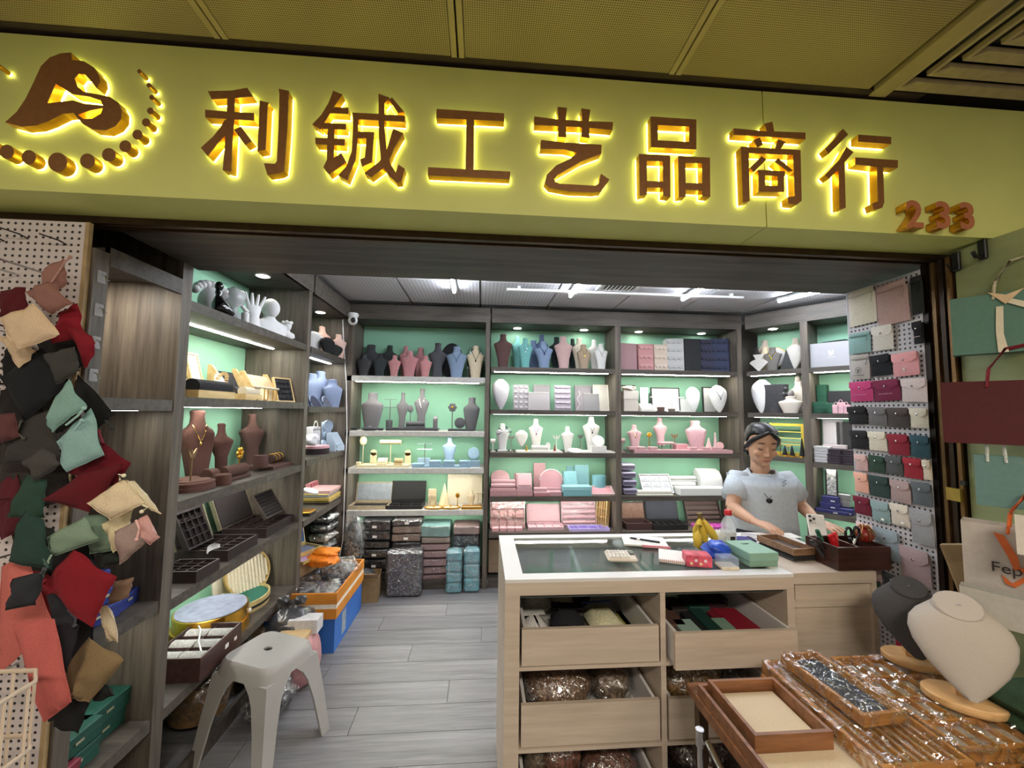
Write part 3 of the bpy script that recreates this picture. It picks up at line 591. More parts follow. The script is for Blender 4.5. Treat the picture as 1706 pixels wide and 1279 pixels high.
# grey row
G = 'grey displays on the second shelf'
bust('A', 1, 618, 36, 654, .10, GRY, 'wide', 'broad grey bust with collar on the grey shelf', group=G)
tstand('A', 1, 649, 664, 20, .22, (120, 120, 122), 'thin grey wire grid stand behind the grey blocks', 'cross')
MB().lathe([(.03, 0), (.03, .09), (.027, .094)], 16).build('cylinder', fabric((70, 70, 74)), put('A', 1, 648, .12, 'display_cylinder', 'short dark grey cylinder block beside the broad bust', 'display stand')[0], 40)
bust('A', 1, 669, 20, 654, .16, GRY, 'slim', 'slender grey bust without necklace', group=G)
tstand('A', 1, 683, 675, 10, .1, (112, 112, 114), 'small grey oval pendant stand', 'oval')
bust('A', 1, 701, 25, 647, .16, (112, 110, 112), 'slim', 'slender grey bust wearing a silver chain with a round pendant', neck=(235, 235, 235), group=G)
t, m, py = put('A', 1, 725, .14, 'ring_post', 'grey cylinder with slanted top on the grey shelf', 'display stand'); MB().add(*(lambda q: (q.v, q.f))(MB().loft([[(.022*math.cos(a*PI/9), .022*math.sin(a*PI/9), z+(.018*math.sin(a*PI/9) if i else 0)) for a in range(18)] for i, z in enumerate((0, .12))]))).build('post', fabric(GRY), t, 40); MB().lathe([(.02, 0), (.016, .004)], 14, mat=TX(0, 0, .121, .68)).build('top_pad', fabric((130, 128, 130)), t, 40)
tstand('A', 1, 753, 671, 15, .12, (92, 92, 94), 'grey flower shaped earring stand', 'flower')
bust('A', 1, 784, 28, 662, .1, (88, 88, 92), 'wide', 'dark grey bust at the far end of the grey shelf', group=G, turn=-.3)
roll_stand('A', 1, 692, 32, .09, (84, 84, 88), 'dark grey bracelet roll with silver edge on the grey shelf', .024, .08, lift=.025)
tray('A', 1, 688, 84, .09, .13, .024, (66, 66, 70), (74, 74, 78), 3, 1, 'long low dark grey platform under the bracelet roll', pad_h=1.05)
tray('A', 1, 768, 42, .06, .08, .02, (66, 66, 70), (74, 74, 78), 2, 1, 'short dark grey platform near the end of the shelf', pad_h=1.05)
t, m, py = put('A', 1, 616, .045, 'display_pad', 'dark grey round cushion with a white mark before the broad bust', 'display stand'); MB().lathe([(.05, 0), (.075, .012), (.07, .024), (.03, .035)], 20, sy=.7).build('cushion', fabric((64, 64, 68)), t, 40); MB().box(-.012, .012, -.002, .002, .03, .037).build('mark', PAPER, t)
disc('A', 1, 766, 9, .1, (70, 70, 74), 'small dark half disc on the short platform', .2, .012, lift=.02, stand=False)
for px, lb in ((587, 'small black ring box at the start of the grey shelf'), (634, 'small black ring box beside the round cushion')): case('A', 1, px, 9, .05, .04, .022, (52, 52, 56), lb, name='ring_box', lidm=fabric((60, 60, 64)))
case('A', 1, 660, 10, .04, .035, .03, (58, 58, 62), 'tiny grey block before the slender bust', name='ring_box')
# cream and blue row
Y1 = (232, 220, 180)
tstand('A', 2, 604, 727, 12, .17, Y1, 'tall cream oval pendant stand', 'oval')
tray('A', 2, 642, 80, .11, .17, .022, (226, 214, 176), Y1, 2, 1, 'low cream display platform', pad_h=.95)
tstand('A', 2, 650, 733, 34, .14, Y1, 'cream T shaped bracelet roll stand', 'roll', lift=.022)
for px, lb in ((622, 'cream round topped earring post left of the roll stand'), (679, 'cream round topped earring post right of the roll stand')):
    t, m, py = put('A', 2, px, .16, 'earring_post', lb, 'display stand', lift=.022); MB().box(-.028, .028, -.008, .008, 0, .10).build('board', fabric(Y1), t); MB().cyl((0, -.008, .10), (0, .008, .10), .028, 20).build('rounded_top', fabric(Y1), t, 40); MB().cyl((0, -.013, .085), (0, -.008, .085), .007, 8).build('stud', GOLD, t)
ramp_stand('A', 2, 637, 15, 763, .08, .07, Y1, 'small cream ramp on the cream platform', lift=.022)
roll_stand('A', 2, 664, 14, .07, (214, 190, 140), 'short cream and gold bracelet roll', .024, .06, lift=.022)
MB().lathe([(.022, 0), (.024, .045), (.02, .05)], 14).build('cup', fabric(Y1), put('A', 2, 597, .05, 'ring_holder', 'small cream cylinder at the shelf corner', 'display stand')[0], 40)
tstand('A', 2, 707, 738, 24, .17, (190, 205, 200), 'thin wire cross stand behind the blue boxes', 'cross', mt=CHROME)
B1 = (150, 180, 200)
bust('A', 2, 748, 23, 729, .16, (156, 180, 204), 'tall', 'light blue bust on the cream and blue shelf')
disc('A', 2, 789, 10, .13, B1, 'round light blue disc stand', .2, .025, lift=.06); case('A', 2, 790, 20, .12, .09, .058, B1, 'light blue box under the round disc', lid=False)
tray('A', 2, 746, 76, .08, .12, .014, B1, B1, 1, 1, 'flat light blue platform', pad_h=1.1)
for px, w, lb, l in ((697, 20, 'light blue ring box at the edge beside the cream tray', 0), (725, 19, 'light blue ring box on the blue platform, nearest the wire stand', .015), (748, 19, 'light blue ring box in the middle of the blue platform', .015), (774, 17, 'light blue ring box beside the round disc', .015)):
    case('A', 2, px, w, .07, .09, .046 if l else .035, (146, 178, 200), lb, name='ring_box', lift=l, group='light blue ring boxes')
case('A', 2, 706, 20, .2, .05, .07, (160, 188, 206), 'tall light blue box at the back', lid=False)
# open cases row
open_case('A', 3, 613, 62, .13, .2, .035, .18, (150, 110, 66), (22, 22, 24), 'open case with silver lid lining and black base', 1, 1, lidm=M((168, 178, 188), .35, .3), om=M((186, 170, 140), .4))
open_case('A', 3, 676, 58, .13, .2, .035, .19, (120, 86, 54), (30, 22, 38), 'open black case with dark violet compartments', 3, 2, lidm=leather((26, 26, 28)), om=leather((28, 26, 26)))
board('A', 3, 774, 58, 791, .25, (232, 224, 200), 'large plain cream backing board', th=.012, lean=.08, name='backing_board')
t, m, py = put('A', 3, 720, .15, 'hand_display', 'cream hand display holding bracelets', 'display stand'); MB().lathe([(.026, 0), (.02, .03), (.03, .06)], 14, sy=.6).build('palm', fabric(CRM), t, 40)
for i in range(5): MB().tube([(-.024+i*.012, 0, .055), (-.028+i*.014, -.012, .085), (-.03+i*.015, -.03, .1+.006*(2-abs(i-2)))], [.006, .0055, .004], 6).build('finger', fabric(CRM), t, 50)
case('A', 3, 720, 13, .2, .04, .15, CRM, 'narrow cream box behind the hand display', lid=False)
cone('A', 3, 740, 19, 806, .15, (236, 222, 180), 'cream ring cone on a gold base', basem=GOLD)
GT = [('A', 3, 723, 28, .06, 'oval gold rimmed tray before the hand display'), ('A', 3, 751, 28, .06, 'oval gold rimmed tray before the ring cone')]
for key, k, px, w, dy, lb in GT:
    t, m, py = put(key, k, px, dy, 'gold_tray', lb, 'tray', 'gold rimmed trays'); MB().lathe([(.075, 0), (.085, .004), (.09, .016), (.086, .016), (.08, .006)], 24, sy=.6).build('rim', GOLD, t, 40); MB().lathe([(.078, .006), (.06, .014)], 20, sy=.6).build('pad', fabric(CRM), t, 40); MB().lathe([(.012, .014), (.015, .018), (.006, .024)], 10).build('ring', GOLD, t, 40)
tray('A', 3, 786, 34, .06, .09, .02, (206, 176, 96), CRM, 2, 1, 'small cream tray with gold rim at the end of the lowest white shelf', fm=GOLD)
bust('A', 3, 785, 13, 818, .14, CRM, 'tall', 'miniature cream bust before the backing board'); tstand('A', 3, 762, 821, 7, .13, CRM, 'small cream leaf pendant stand', 'oval', mt=GOLD, basew=.03); tstand('A', 3, 797, 820, 16, .13, CRM, 'small cream T stand before the backing board', 'bar')
# floor stacks in unit A: flat boxes in clear plastic
UN['A']['z'].append(.08); ZS = len(UN['A']['z'])-1
def pack(px, wpx, top, bot, dy, col, label, d=.24, wrap=True, tagc=None, group='flat packed goods under the white-edged shelves', rough=.45, name='packed_box', key='A', turn=0):
    p, m = spot(key, ZS, px, dy); py0 = proj(p)[1]; z0 = max(.0, p.z+(py0-bot)*m); h = (bot-top)*m-.002; p.z = z0
    t = thing(name, label, 'packed box', p, UN[key]['rz']+turn, group); w = wpx*m
    bx('carton', M(col, rough, var=.06, scale=14), t, -w/2+.004, w/2-.004, -d/2+.004, d/2-.004, 0, h, .008)
    if wrap: bx('plastic_wrap', FILM, t, -w/2, w/2, -d/2, d/2, 0, h, .012)
    if tagc: bx('sticker', PAPER, t, -.02, .018, -d/2-.002, -d/2-.001, h*.3, h*.3+min(.02, h*.4))
K1, BR, MV, TL = (42, 42, 46), (132, 112, 100), (150, 118, 118), (104, 164, 170)
def col_of(px, w, rows, where, dy=.17):
    n = len(rows)
    for i, (a, b, c, nm, tg) in enumerate(rows):
        pack(px+random.uniform(-1, 1), w, a, b, dy, c, '%s, %s in stack %s' % (nm, ('topmost', 'second', 'third', 'fourth', 'fifth', 'sixth', 'seventh', 'eighth', 'lowest')[i if i < n-1 else 8] if n > 1 else 'only one', where), tagc=tg, turn=random.uniform(-.04, .04))
col_of(628, 48, [(863, 880, K1, 'black wrapped flat box', 1), (880, 895, K1, 'black wrapped flat box', 1), (896, 908, (36, 38, 40), 'black wrapped flat box', 0), (909, 924, K1, 'black wrapped flat box', 1), (925, 942, (34, 34, 40), 'black wrapped flat box', 1), (943, 966, (38, 36, 42), 'black wrapped flat box', 0)], 'nearest the corner')
col_of(679, 47, [(862, 872, (70, 66, 66), 'dark wrapped flat box', 1), (873, 884, BR, 'brown wrapped flat box', 0), (885, 897, BR, 'brown wrapped flat box', 1), (898, 911, K1, 'black wrapped flat box', 0), (912, 930, K1, 'black wrapped flat box', 1), (931, 968, (48, 46, 52), 'black wrapped flat box', 0)], 'with brown boxes near its top')
col_of(727, 48, [(871, 890, (122, 160, 156), 'teal wrapped flat box', 0), (890, 900, BR, 'brown wrapped flat box', 0), (901, 911, MV, 'mauve wrapped flat box', 0), (912, 923, MV, 'mauve wrapped flat box', 0), (924, 936, (158, 124, 126), 'mauve wrapped flat box', 0), (937, 948, MV, 'mauve wrapped flat box', 0), (949, 968, (146, 114, 116), 'mauve wrapped flat box', 0)], 'with a teal box on top')
col_of(777, 44, [(872, 886, (140, 116, 114), 'mauve wrapped flat box', 0), (887, 905, (40, 36, 46), 'dark wrapped flat box', 0), (906, 920, (150, 150, 152), 'silver wrapped flat box', 0), (921, 968, (44, 44, 50), 'dark wrapped flat box', 0)], 'next to the wooden divider')
def big_pack(x0, x1, top, bot, Y, col, label, d, seed, split=0):
    a = atZ((x0+x1)/2, bot, 0); m = proj(a)[2]/FO; w = (x1-x0)*m; h = (bot-top)*m; t = thing('wrapped_pack', label, 'packed goods', (a.x, a.y+d/2, 0), 0)
    n = split or 1
    for i in range(n): bx('bundle', M(col, .6, var=.12, scale=18, bmp=.3), t, -w/2+.006, w/2-.006, -d/2+.006, d/2-.006, h*i/n+.002, h*(i+1)/n-.002, .016)
    q = MB().box(-w/2, w/2, -d/2, d/2, 0, h*1.02, None, .02).build('plastic_wrap', film('crinkled_film', .1, .13, scale=22), t); return t
big_pack(641, 701, 922, 996, 0, (58, 56, 62), 'large charcoal bundle in clear plastic on the floor', .16, 1, 1)
big_pack(741, 769, 921, 990, 0, (92, 152, 164), 'stack of teal bundles in plastic beside the charcoal one', .14, 2, 4)
big_pack(771, 799, 918, 988, 0, (98, 160, 172), 'stack of teal bundles in plastic beside the wooden divider', .14, 3, 3)

# ------------------------------------------------------------------ unit B
G = 'busts on the top shelf of the middle unit'
bust('B', 0, 862, 20, 558, .23, (120, 186, 184), 'tall', 'pale teal bust in the rear row', group=G)
bust('B', 0, 838, 31, 555, .10, (86, 62, 58), 'tall', 'dark brown bust at the start of the middle top shelf', group=G)
bust('B', 0, 875, 25, 562, .10, (112, 178, 174), 'tall', 'teal bust in the front row', group=G, neck=(210, 230, 226))
bust('B', 0, 889, 22, 566, .24, (96, 116, 148), 'wide', 'slate blue bust in the rear row behind the teal one', group=G)
bust('B', 0, 906, 31, 568, .09, (128, 148, 178), 'tall', 'steel blue bust with a fine necklace in the front row', group=G, neck=(90, 110, 150))
bust('B', 0, 903, 22, 556, .25, (84, 100, 132), 'tall', 'navy bust behind the steel blue one', group=G)
bust('B', 0, 928, 26, 560, .22, (30, 44, 44), 'tall', 'blackish green bust left of the beige pink one', group=G)
bust('B', 0, 939, 31, 559, .09, (200, 168, 164), 'tall', 'beige pink bust in the middle of the front row', group=G)
bust('B', 0, 955, 20, 563, .24, (32, 46, 44), 'tall', 'blackish green bust right of the beige pink one', group=G)
bust('B', 0, 966, 26, 562, .17, (232, 224, 204), 'tall', 'ivory bust behind the tan one', group=G)
bust('B', 0, 973, 23, 573, .07, (168, 148, 126), 'wide', 'tan bust with a yellow flower ornament at the neck', group=G, neck=(200, 180, 90))
bust('B', 0, 991, 22, 565, .18, (236, 236, 230), 'tall', 'white bust at the back of the row end', group=G)
bust('B', 0, 1002, 24, 572, .08, (222, 222, 218), 'tall', 'pale grey bust with pearl necklace at the row end', group=G, neck=(245, 245, 240))
bust('B', 1, 834, 29, 632, .12, (186, 184, 188), 'oval', 'pale grey round necked bust beside the earring boards')
G = 'grey boards on the second shelf of the middle unit'; LG = (150, 146, 152)
board('B', 1, 903, 28, 640, .24, (152, 148, 154), 'tall plain grey board behind the hook board', group=G, hooks=6)
board('B', 1, 868, 26, 640, .12, (138, 134, 140), 'grey earring board with three columns of clips', group=G, studs=5, cols=3, scol=(170, 166, 172))
board('B', 1, 898, 37, 653, .10, (146, 142, 146), 'wide low grey board with a row of white bead hooks', group=G, hooks=10)
board('B', 1, 938, 28, 641, .12, (146, 140, 150), 'grey ring board with five purple tinged slots', group=G, rows=5, cols=3, scol=(168, 160, 176))
board('B', 1, 973, 29, 641, .23, (150, 144, 152), 'tall grey board hung with a long pearl strand', group=G, hooks=6)
board('B', 1, 986, 27, 655, .08, (136, 134, 136), 'low grey board with bead hooks and a bracelet', group=G, hooks=9)
board('B', 1, 1004, 25, 641, .18, (208, 204, 196), 'cream framed board at the end of the grey boards', group=G, frame=M((226, 220, 206), .5))
t, m, py = put('B', 1, 964, .075, 'pearl_strand', 'long white pearl strand hanging on the grey board', 'necklace'); 
for i in range(22): MB().ball((.012*math.sin(i*.5), -.0, .185-i*.0078), .004, n=6, m=4).build('pearl', M((238, 236, 230), .3), t, 60)
# white row
WH = (226, 224, 218)
tray('B', 2, 990, 62, .1, .18, .012, (222, 220, 214), (228, 226, 220), 2, 1, 'flat white platform under the tall necklace bust', pad_h=1.2)
tray('B', 2, 897, 76, .1, .18, .012, (214, 212, 204), (226, 222, 210), 3, 1, 'flat white platform under the bracelet roll', pad_h=1.2)
tstand('B', 2, 821, 731, 8, .12, WH, 'small white T stand at the start of the white shelf', 'roll')
bust('B', 2, 837, 23, 706, .13, (214, 214, 214), 'tall', 'white bust wearing a fan of dark feathers', base=True)
t, m, py = put('B', 2, 840, .09, 'feather_collar', 'fan shaped feather collar on the white bust', 'necklace', lift=.19)
for i in range(7): MB().prism([(0, 0), (.07*math.cos(R_(-10+i*35)), .05*math.sin(R_(-10+i*35))), (.075*math.cos(R_(5+i*35)), .055*math.sin(R_(5+i*35)))], -.004-i*.001, -.001-i*.001, 'Y').build('feather', M(((90, 96, 110), (226, 226, 226))[i % 2], .6), t)
tstand('B', 2, 851, 724, 14, .17, (190, 200, 190), 'thin wire V stand between white busts', 'wings', mt=CHROME, basew=.04)
bust('B', 2, 869, 21, 717, .15, WH, 'oval', 'small white bust raised on a thin rod', lift=.05); MB().cyl((0, 0, 0), (0, 0, .06), .003, 6).build('rod', CHROME, put('B', 2, 869, .15, 'stand_rod', 'thin rod carrying the small white bust', 'rod')[0])
bust('B', 2, 893, 24, 698, .17, WH, 'tall', 'white bust with lilac crystal necklace', neck=(150, 120, 170), lift=.012)
roll_stand('B', 2, 899, 29, .07, WH, 'white bracelet roll with gold rings', .02, .07, lift=.013)
disc('B', 2, 913, 4, .1, WH, 'tiny white oval pendant stand', .15, .01, sy=1.6, lift=.013)
tstand('B', 2, 927, 724, 13, .12, WH, 'white bird shaped stand with bead pile', 'wings', lift=.013)
bust('B', 2, 946, 21, 711, .13, WH, 'tall', 'plain white bust before a round plate')
disc('B', 2, 958, 12, .06, WH, 'shallow white plate lying near the plain bust', 1.35, .01, stand=False, name='display_plate')
tstand('B', 2, 967, 723, 10, .12, (200, 205, 190), 'slim metal bird stand on the white shelf', 'wings', mt=CHROME, basew=.03)
bust('B', 2, 986, 29, 694, .17, (228, 226, 222), 'tall', 'tall white bust wearing two dark bead necklaces', neck=(60, 50, 60), lift=.013)
disc('B', 2, 997, 10, .06, WH, 'round white disc leaning on the white cube', .5, .015, lift=.055, stand=False); case('B', 2, 996, 25, .06, .09, .052, WH, 'white cube below the leaning disc', lid=False, lift=.013)
for px, lb in ((877, 'tiny gold earring cone on the white platform'), (924, 'tiny red bead pile on the white platform')): cone('B', 2, px, 5, 741, .05, (206, 170, 90), lb, mt=GOLD if px < 900 else fabric((150, 70, 60)))
# pink and teal row
P1, P2, T1 = (200, 160, 165), (186, 146, 152), (128, 178, 186)
disc('B', 3, 833, 15, .22, P1, 'large pink oval disc leaning at the back', .75, .02, sx=1.05, name='display_disc', lift=.07)
roll_stand('B', 3, 851, 16, .18, P1, 'pink bracelet roll behind the pink boxes', .02, .06, lift=.06)
tray('B', 3, 871, 29, .24, .16, .03, P1, P2, 4, 4, 'upright pink earring tray with square cells', tilt=1.35, lift=.02)
case('B', 3, 838, 44, .09, .12, .055, (180, 136, 142), 'lower long pink jewellery box at the shelf start', lid=False); roll_stand('B', 3, 838, 42, .09, P1, 'twin pink bracelet rolls on the long pink box', .022, .1, 2, lift=.056)
case('B', 3, 873, 27, .08, .11, .05, (186, 142, 148), 'pink box under the padded ramp', lid=False); ramp_stand('B', 3, 873, 25, 790, .08, .1, P1, 'pink padded ramp on a pink box', lift=.051)
board('B', 3, 899, 20, 772, .26, P1, 'plain pink board behind the oval mirror board', lean=.06, name='backing_board')
t, m, py = put('B', 3, 918, .20, 'oval_board', 'pink arched display board with a pale rim', 'display board')
MB().prism([(.112*math.cos(PI*a/14), .12+.10*math.sin(PI*a/14)) for a in range(15)]+[(-.112, .04), (.112, .04)], 0, .012, 'Y').build('panel', fabric((214, 168, 178)), t); MB().tube([(.114*math.cos(PI*a/14), .0, .12+.102*math.sin(PI*a/14)) for a in range(15)], .006, 6).build('rim', M((240, 226, 228), .4), t, 50); bx('base', leather(P2), t, -.11, .11, -.04, .03, 0, .05, .004)
case('B', 3, 902, 28, .07, .1, .04, (182, 122, 130), 'pink box before the arched board', lidm=leather(P1)); case('B', 3, 925, 20, .07, .09, .04, P2, 'small pink box before the arched board, next to the teal box')
case('B', 3, 900, 22, .07, .07, .03, P1, 'small pink box stacked before the arched board', lift=.041)
ramp_stand('B', 3, 950, 22, 786, .17, .09, T1, 'teal padded ramp stand'); board('B', 3, 971, 24, 776, .2, T1, 'teal rectangular board leaning beside the drum', lean=.2, th=.016)
board('B', 3, 950, 12, 777, .26, T1, 'narrow teal board behind the ramp', lean=.05)
MB().lathe([(.066, 0), (.068, .02), (.068, .165), (.064, .17)], 28, sy=.8).build('cylinder', M((116, 172, 182), .5), put('B', 3, 998, .17, 'display_cylinder', 'teal cylinder drum beside the teal board', 'display stand')[0], 40)
case('B', 3, 960, 48, .07, .12, .09, T1, 'wide teal box in front', mt=leather((118, 170, 178)), lidm=leather((142, 192, 198)))
tray('B', 3, 1003, 40, .09, .13, .02, (226, 206, 206), (214, 158, 166), 1, 1, 'tilted pink tray with white rim beside the teal box', tilt=.45, pad_h=.6)
# bottom row
tray('B', 4, 845, 57, .2, .27, .04, (192, 150, 150), (200, 158, 158), 4, 3, 'upright pink compartment tray in plastic film', tilt=1.35, wrap=True)
open_case('B', 4, 908, 58, .15, .16, .03, .18, (206, 170, 178), (214, 180, 188), 'open pink case with padded lid', 4, 1)
tray('B', 4, 963, 58, .26, .25, .03, (200, 158, 166), (210, 168, 176), 1, 5, 'upright pink ring tray with rows in shiny film', tilt=1.3, wrap=True, fill='rolls')
tray('B', 4, 980, 66, .09, .14, .025, (190, 176, 224), (84, 60, 168), 4, 2, 'purple velvet grid tray with pale dividers')
tray('B', 4, 1012, 22, .2, .26, .05, (196, 168, 120), (100, 66, 70), 4, 3, 'wooden compartment tray standing against the divider', tilt=1.45, turn=-1.0, fm=PINE)
for i, px in enumerate((825, 838, 851, 864)): case('B', 4, px, 12, .07, .06, .035, (220, 170, 176), 'small pink gift box, %s in the row before the compartment tray' % ('first', 'second', 'third', 'fourth')[i], name='gift_box', group='small pink gift boxes', lift=0)
bx('carton', M((150, 130, 110), .7), put('B', 4, 818, .2, 'storage_carton', 'brown carton end behind the counter corner', 'box')[0], -.02, .12, -.06, .1, -.40, -.10)

# ------------------------------------------------------------------ unit C
G = 'earring display books on the top shelf'
for px, w, top, c, sc_, rows, lb, tn in ((1048, 30, 571, (176, 138, 142), None, 0, 'plain mauve display book, first on the shelf', .12), (1077, 26, 572, (204, 148, 148), (214, 160, 158), 3, 'salmon pink display book with scalloped pockets', .0), (1102, 23, 573, (222, 204, 186), (230, 214, 198), 3, 'cream display book with scalloped pockets', 0), (1126, 29, 563, (206, 206, 204), (196, 196, 196), 4, 'pale grey display book, tallest on the shelf', -.1), (1156, 29, 563, (26, 28, 32), None, 0, 'plain black display book', 0), (1179, 22, 564, (52, 52, 78), (40, 40, 62), 4, 'dark purple navy display book', 0), (1206, 30, 563, (48, 58, 88), (40, 48, 76), 4, 'navy blue display book at the end of the shelf', -.08)):
    board('C', 0, px, w, top, .10, c, lb, rows, 3, .04, sc_, 'display_book', tn, G, .10)
case('C', 1, 1048, 25, .12, .12, .20, (214, 204, 192), 'tall cream box with a dark rim, filled with crumpled film', mt=leather((216, 208, 198)), lidm=leather((226, 220, 210))); 
t, m, py = put('C', 1, 1048, .12, 'crumpled_paper', 'crumpled pale wrapping on the tall cream box', 'wrapping', lift=.2); rnd_blob(.13, .11, .05, 3, .25).build('crumple', M((200, 186, 176), .6), t); bx('dark_rim', BLACK, t, -.075, .075, .03, .06, .05, .06)
board('C', 1, 1074, 14, 645, .2, (226, 230, 230), 'narrow white board beside the black edged one', lean=.04)
board('C', 1, 1110, 48, 646, .2, (228, 232, 232), 'wide white board with black back edge', lean=.1, frame=leather((50, 44, 44)))
for i, (px, tp) in enumerate(((1089, 660), (1113, 666), (1120, 666), (1135, 661))): tstand('C', 1, px, tp, 12, .1+.03*(i % 2), (224, 224, 222), 'small white T stand, %s on the white shelf of the end unit' % ('first', 'second', 'third', 'fourth')[i], 'bar', basew=.035)
ramp_stand('C', 1, 1077, 22, 672, .08, .1, (226, 224, 220), 'low white display ramp near the shelf front'); case('C', 1, 1101, 10, .06, .05, .045, (92, 70, 62), 'small brown ring box', name='ring_box'); case('C', 1, 1119, 9, .06, .05, .03, (110, 100, 92), 'tiny taupe ring box', name='ring_box')
board('C', 1, 1145, 30, 664, .2, (224, 226, 226), 'low white tilted board before the white bust', lean=.5)
bust('C', 1, 1156, 24, 645, .13, (224, 228, 228), 'oval', 'plain white bust in the middle of the end unit'); board('C', 1, 1183, 22, 645, .24, (222, 222, 220), 'white board with dark edge behind the last bust', lean=.05, frame=leather((52, 48, 48)))
bust('C', 1, 1198, 31, 643, .1, (228, 228, 226), 'oval', 'white bust with a silver drop necklace', neck=(120, 120, 130))
# pink row
G = 'pink displays on the end unit'; PP = (208, 172, 178)
tray('C', 2, 1135, 168, .07, .11, .03, (196, 154, 160), (204, 162, 168), 6, 1, 'long pink platform along the shelf front', pad_h=1.02)
tstand('C', 2, 1037, 730, 7, .12, PP, 'small pink post at the start of the pink shelf', 'roll'); bust('C', 2, 1058, 24, 708, .17, PP, 'tall', 'small pink bust wearing tiny pendants', neck=(230, 200, 150), lift=.02)
tstand('C', 2, 1082, 720, 9, .16, (206, 190, 150), 'gold flower stand on the pink shelf', 'flower', mt=GOLD); bust('C', 2, 1101, 24, 696, .2, PP, 'slim', 'slender pink bust behind the pink table stand', lift=.06)
t, m, py = put('C', 2, 1110, .12, 'table_stand', 'small pink cushioned table stand with dark legs', 'display stand', lift=.03); bx('cushion', fabric(PP), t, -.07, .07, -.04, .04, .05, .072, .008)
for sx in (-.062, .062):
    for sy in (-.034, .034): MB().cyl((sx, sy, 0), (sx, sy, .052), .003, 6).build('leg', M((90, 60, 60), .5), t)
tstand('C', 2, 1124, 722, 12, .17, (190, 150, 110), 'bronze butterfly stand on the pink shelf', 'wings', mt=M((170, 130, 90), .4, .6)); case('C', 2, 1134, 22, .16, .08, .08, (210, 156, 162), 'pink box behind the platform beside the butterfly stand', lid=False)
bust('C', 2, 1161, 35, 701, .17, (206, 168, 176), 'wide', 'large pink bust with an oval collar', lift=.02); cone('C', 2, 1181, 11, 729, .09, (226, 184, 184), 'pink ring cone in front of the large bust', lift=.031); cone('C', 2, 1192, 9, 720, .17, (226, 190, 196), 'taller pink ring cone at the back', lift=.0)
disc('C', 2, 1200, 6, .09, (224, 178, 176), 'small round pink disc at the shelf end', .2, .014, lift=.031)
for i, px in enumerate((1052, 1068, 1087, 1153, 1175, 1193)): case('C', 2, px, 13, .07, .07, .026, (206, 166, 170), 'small pink ring box, %s along the long pink platform' % ('first', 'second', 'third', 'fourth', 'fifth', 'sixth')[i], name='ring_box', lift=.031, group='small pink ring boxes')
# white rolls row
t, m, py = put('C', 3, 1046, .15, 'tiered_box', 'grey lilac tiered drawer box', 'box')
for i in range(4): bx('tier', leather((150, 146, 172)), t, -.07, .07, -.09+i*.02, .1, .002+i*.075, .06+i*.075, .01); 
for i in range(4): bx('slot', leather((92, 88, 108)), t, -.06, .06, -.091+i*.02, -.088+i*.02, .02+i*.075, .045+i*.075)
tray('C', 3, 1092, 52, .16, .2, .025, (226, 228, 232), (218, 222, 230), 3, 3, 'white tray with diamond pads, tilted upright', tilt=.95, fill='dome'); roll_stand('C', 3, 1090, 62, .05, (224, 222, 214), 'low white knobbly bracelet pillow row', .02, .06)
for i, (z, y) in enumerate(((.10, .22), (.05, .16))): roll_stand('C', 3, 1137, 46, y, (226, 228, 226), 'white bracelet roll, %s of the pair' % ('upper', 'lower')[i], .022, .05, lift=z)
case('C', 3, 1168, 82, .08, .13, .07, (226, 228, 226), 'long white box under the rolls', lid=False); t, m, py = put('C', 3, 1180, .2, 'display_arch', 'large white curved display hump', 'display stand', lift=.0)
MB().prism([(-.07, 0), (.08, 0), (.08, .2)]+[(.08-.15*math.sin(a*PI/16), .1+.13*math.cos(a*PI/16)) for a in range(1, 8)]+[(-.07, .08)], -.11, .11, 'X').build('curved_panel', leather((224, 226, 226)), t, 40)
# dark cases row
open_case('C', 4, 1060, 44, .13, .16, .06, .17, (70, 46, 44), (40, 30, 34), 'open brown case with bronze lid lining', lidm=M((128, 100, 88), .4, .3)); open_case('C', 4, 1111, 58, .12, .17, .05, .20, (26, 24, 26), (24, 24, 28), 'open black case with navy lid', 5, 3, lidm=leather((44, 48, 60)), fill='dome')
tray('C', 4, 1170, 60, .24, .24, .03, (64, 52, 50), (84, 70, 66), 1, 5, 'brown window tray standing upright', tilt=1.2); tray('C', 4, 1184, 56, .09, .13, .03, (196, 90, 176), (214, 106, 196), 5, 2, 'glossy magenta tray with small cushions', fill='dome', pm=M((222, 112, 204), .25), fm=M((190, 84, 170), .3))

# ------------------------------------------------------------------ corner units D and E
G = 'busts on the top shelf of the angled corner unit'
bust('D', 0, 1256, 26, 568, .24, (176, 166, 154), 'flat', 'taupe flat bust behind the white fan bust', group=G); 
t, m, py = put('D', 0, 1262, .08, 'fan_bust', 'white fan shaped bust card', 'bust', G); MB().prism([(0, 0)]+[(.095*math.cos(R_(150-a*10)), .05+.075*math.sin(R_(150-a*10))-.0) for a in range(13)][::-1], 0, .014, 'Y').build('card', leather((226, 222, 214)), t); MB().prism([(-.02, .11), (.02, .11), (.05, .17), (-.05, .17)], .003, .012, 'Y').build('neck', leather((226, 222, 214)), t)
disc('D', 0, 1291, 17, .25, (206, 206, 212), 'large pale round plate with gold edge at the back', .1, .014, rim=GOLD, stand=False, name='round_plate', lift=.04)
bust('D', 0, 1287, 28, 578, .10, (128, 124, 120), 'tall', 'grey cone bust with a yellow crystal at the neck', group=G, neck=(220, 200, 60)); bust('D', 0, 1274, 20, 578, .2, (220, 208, 180), 'wide', 'cream bust between fan and grey cone', group=G)
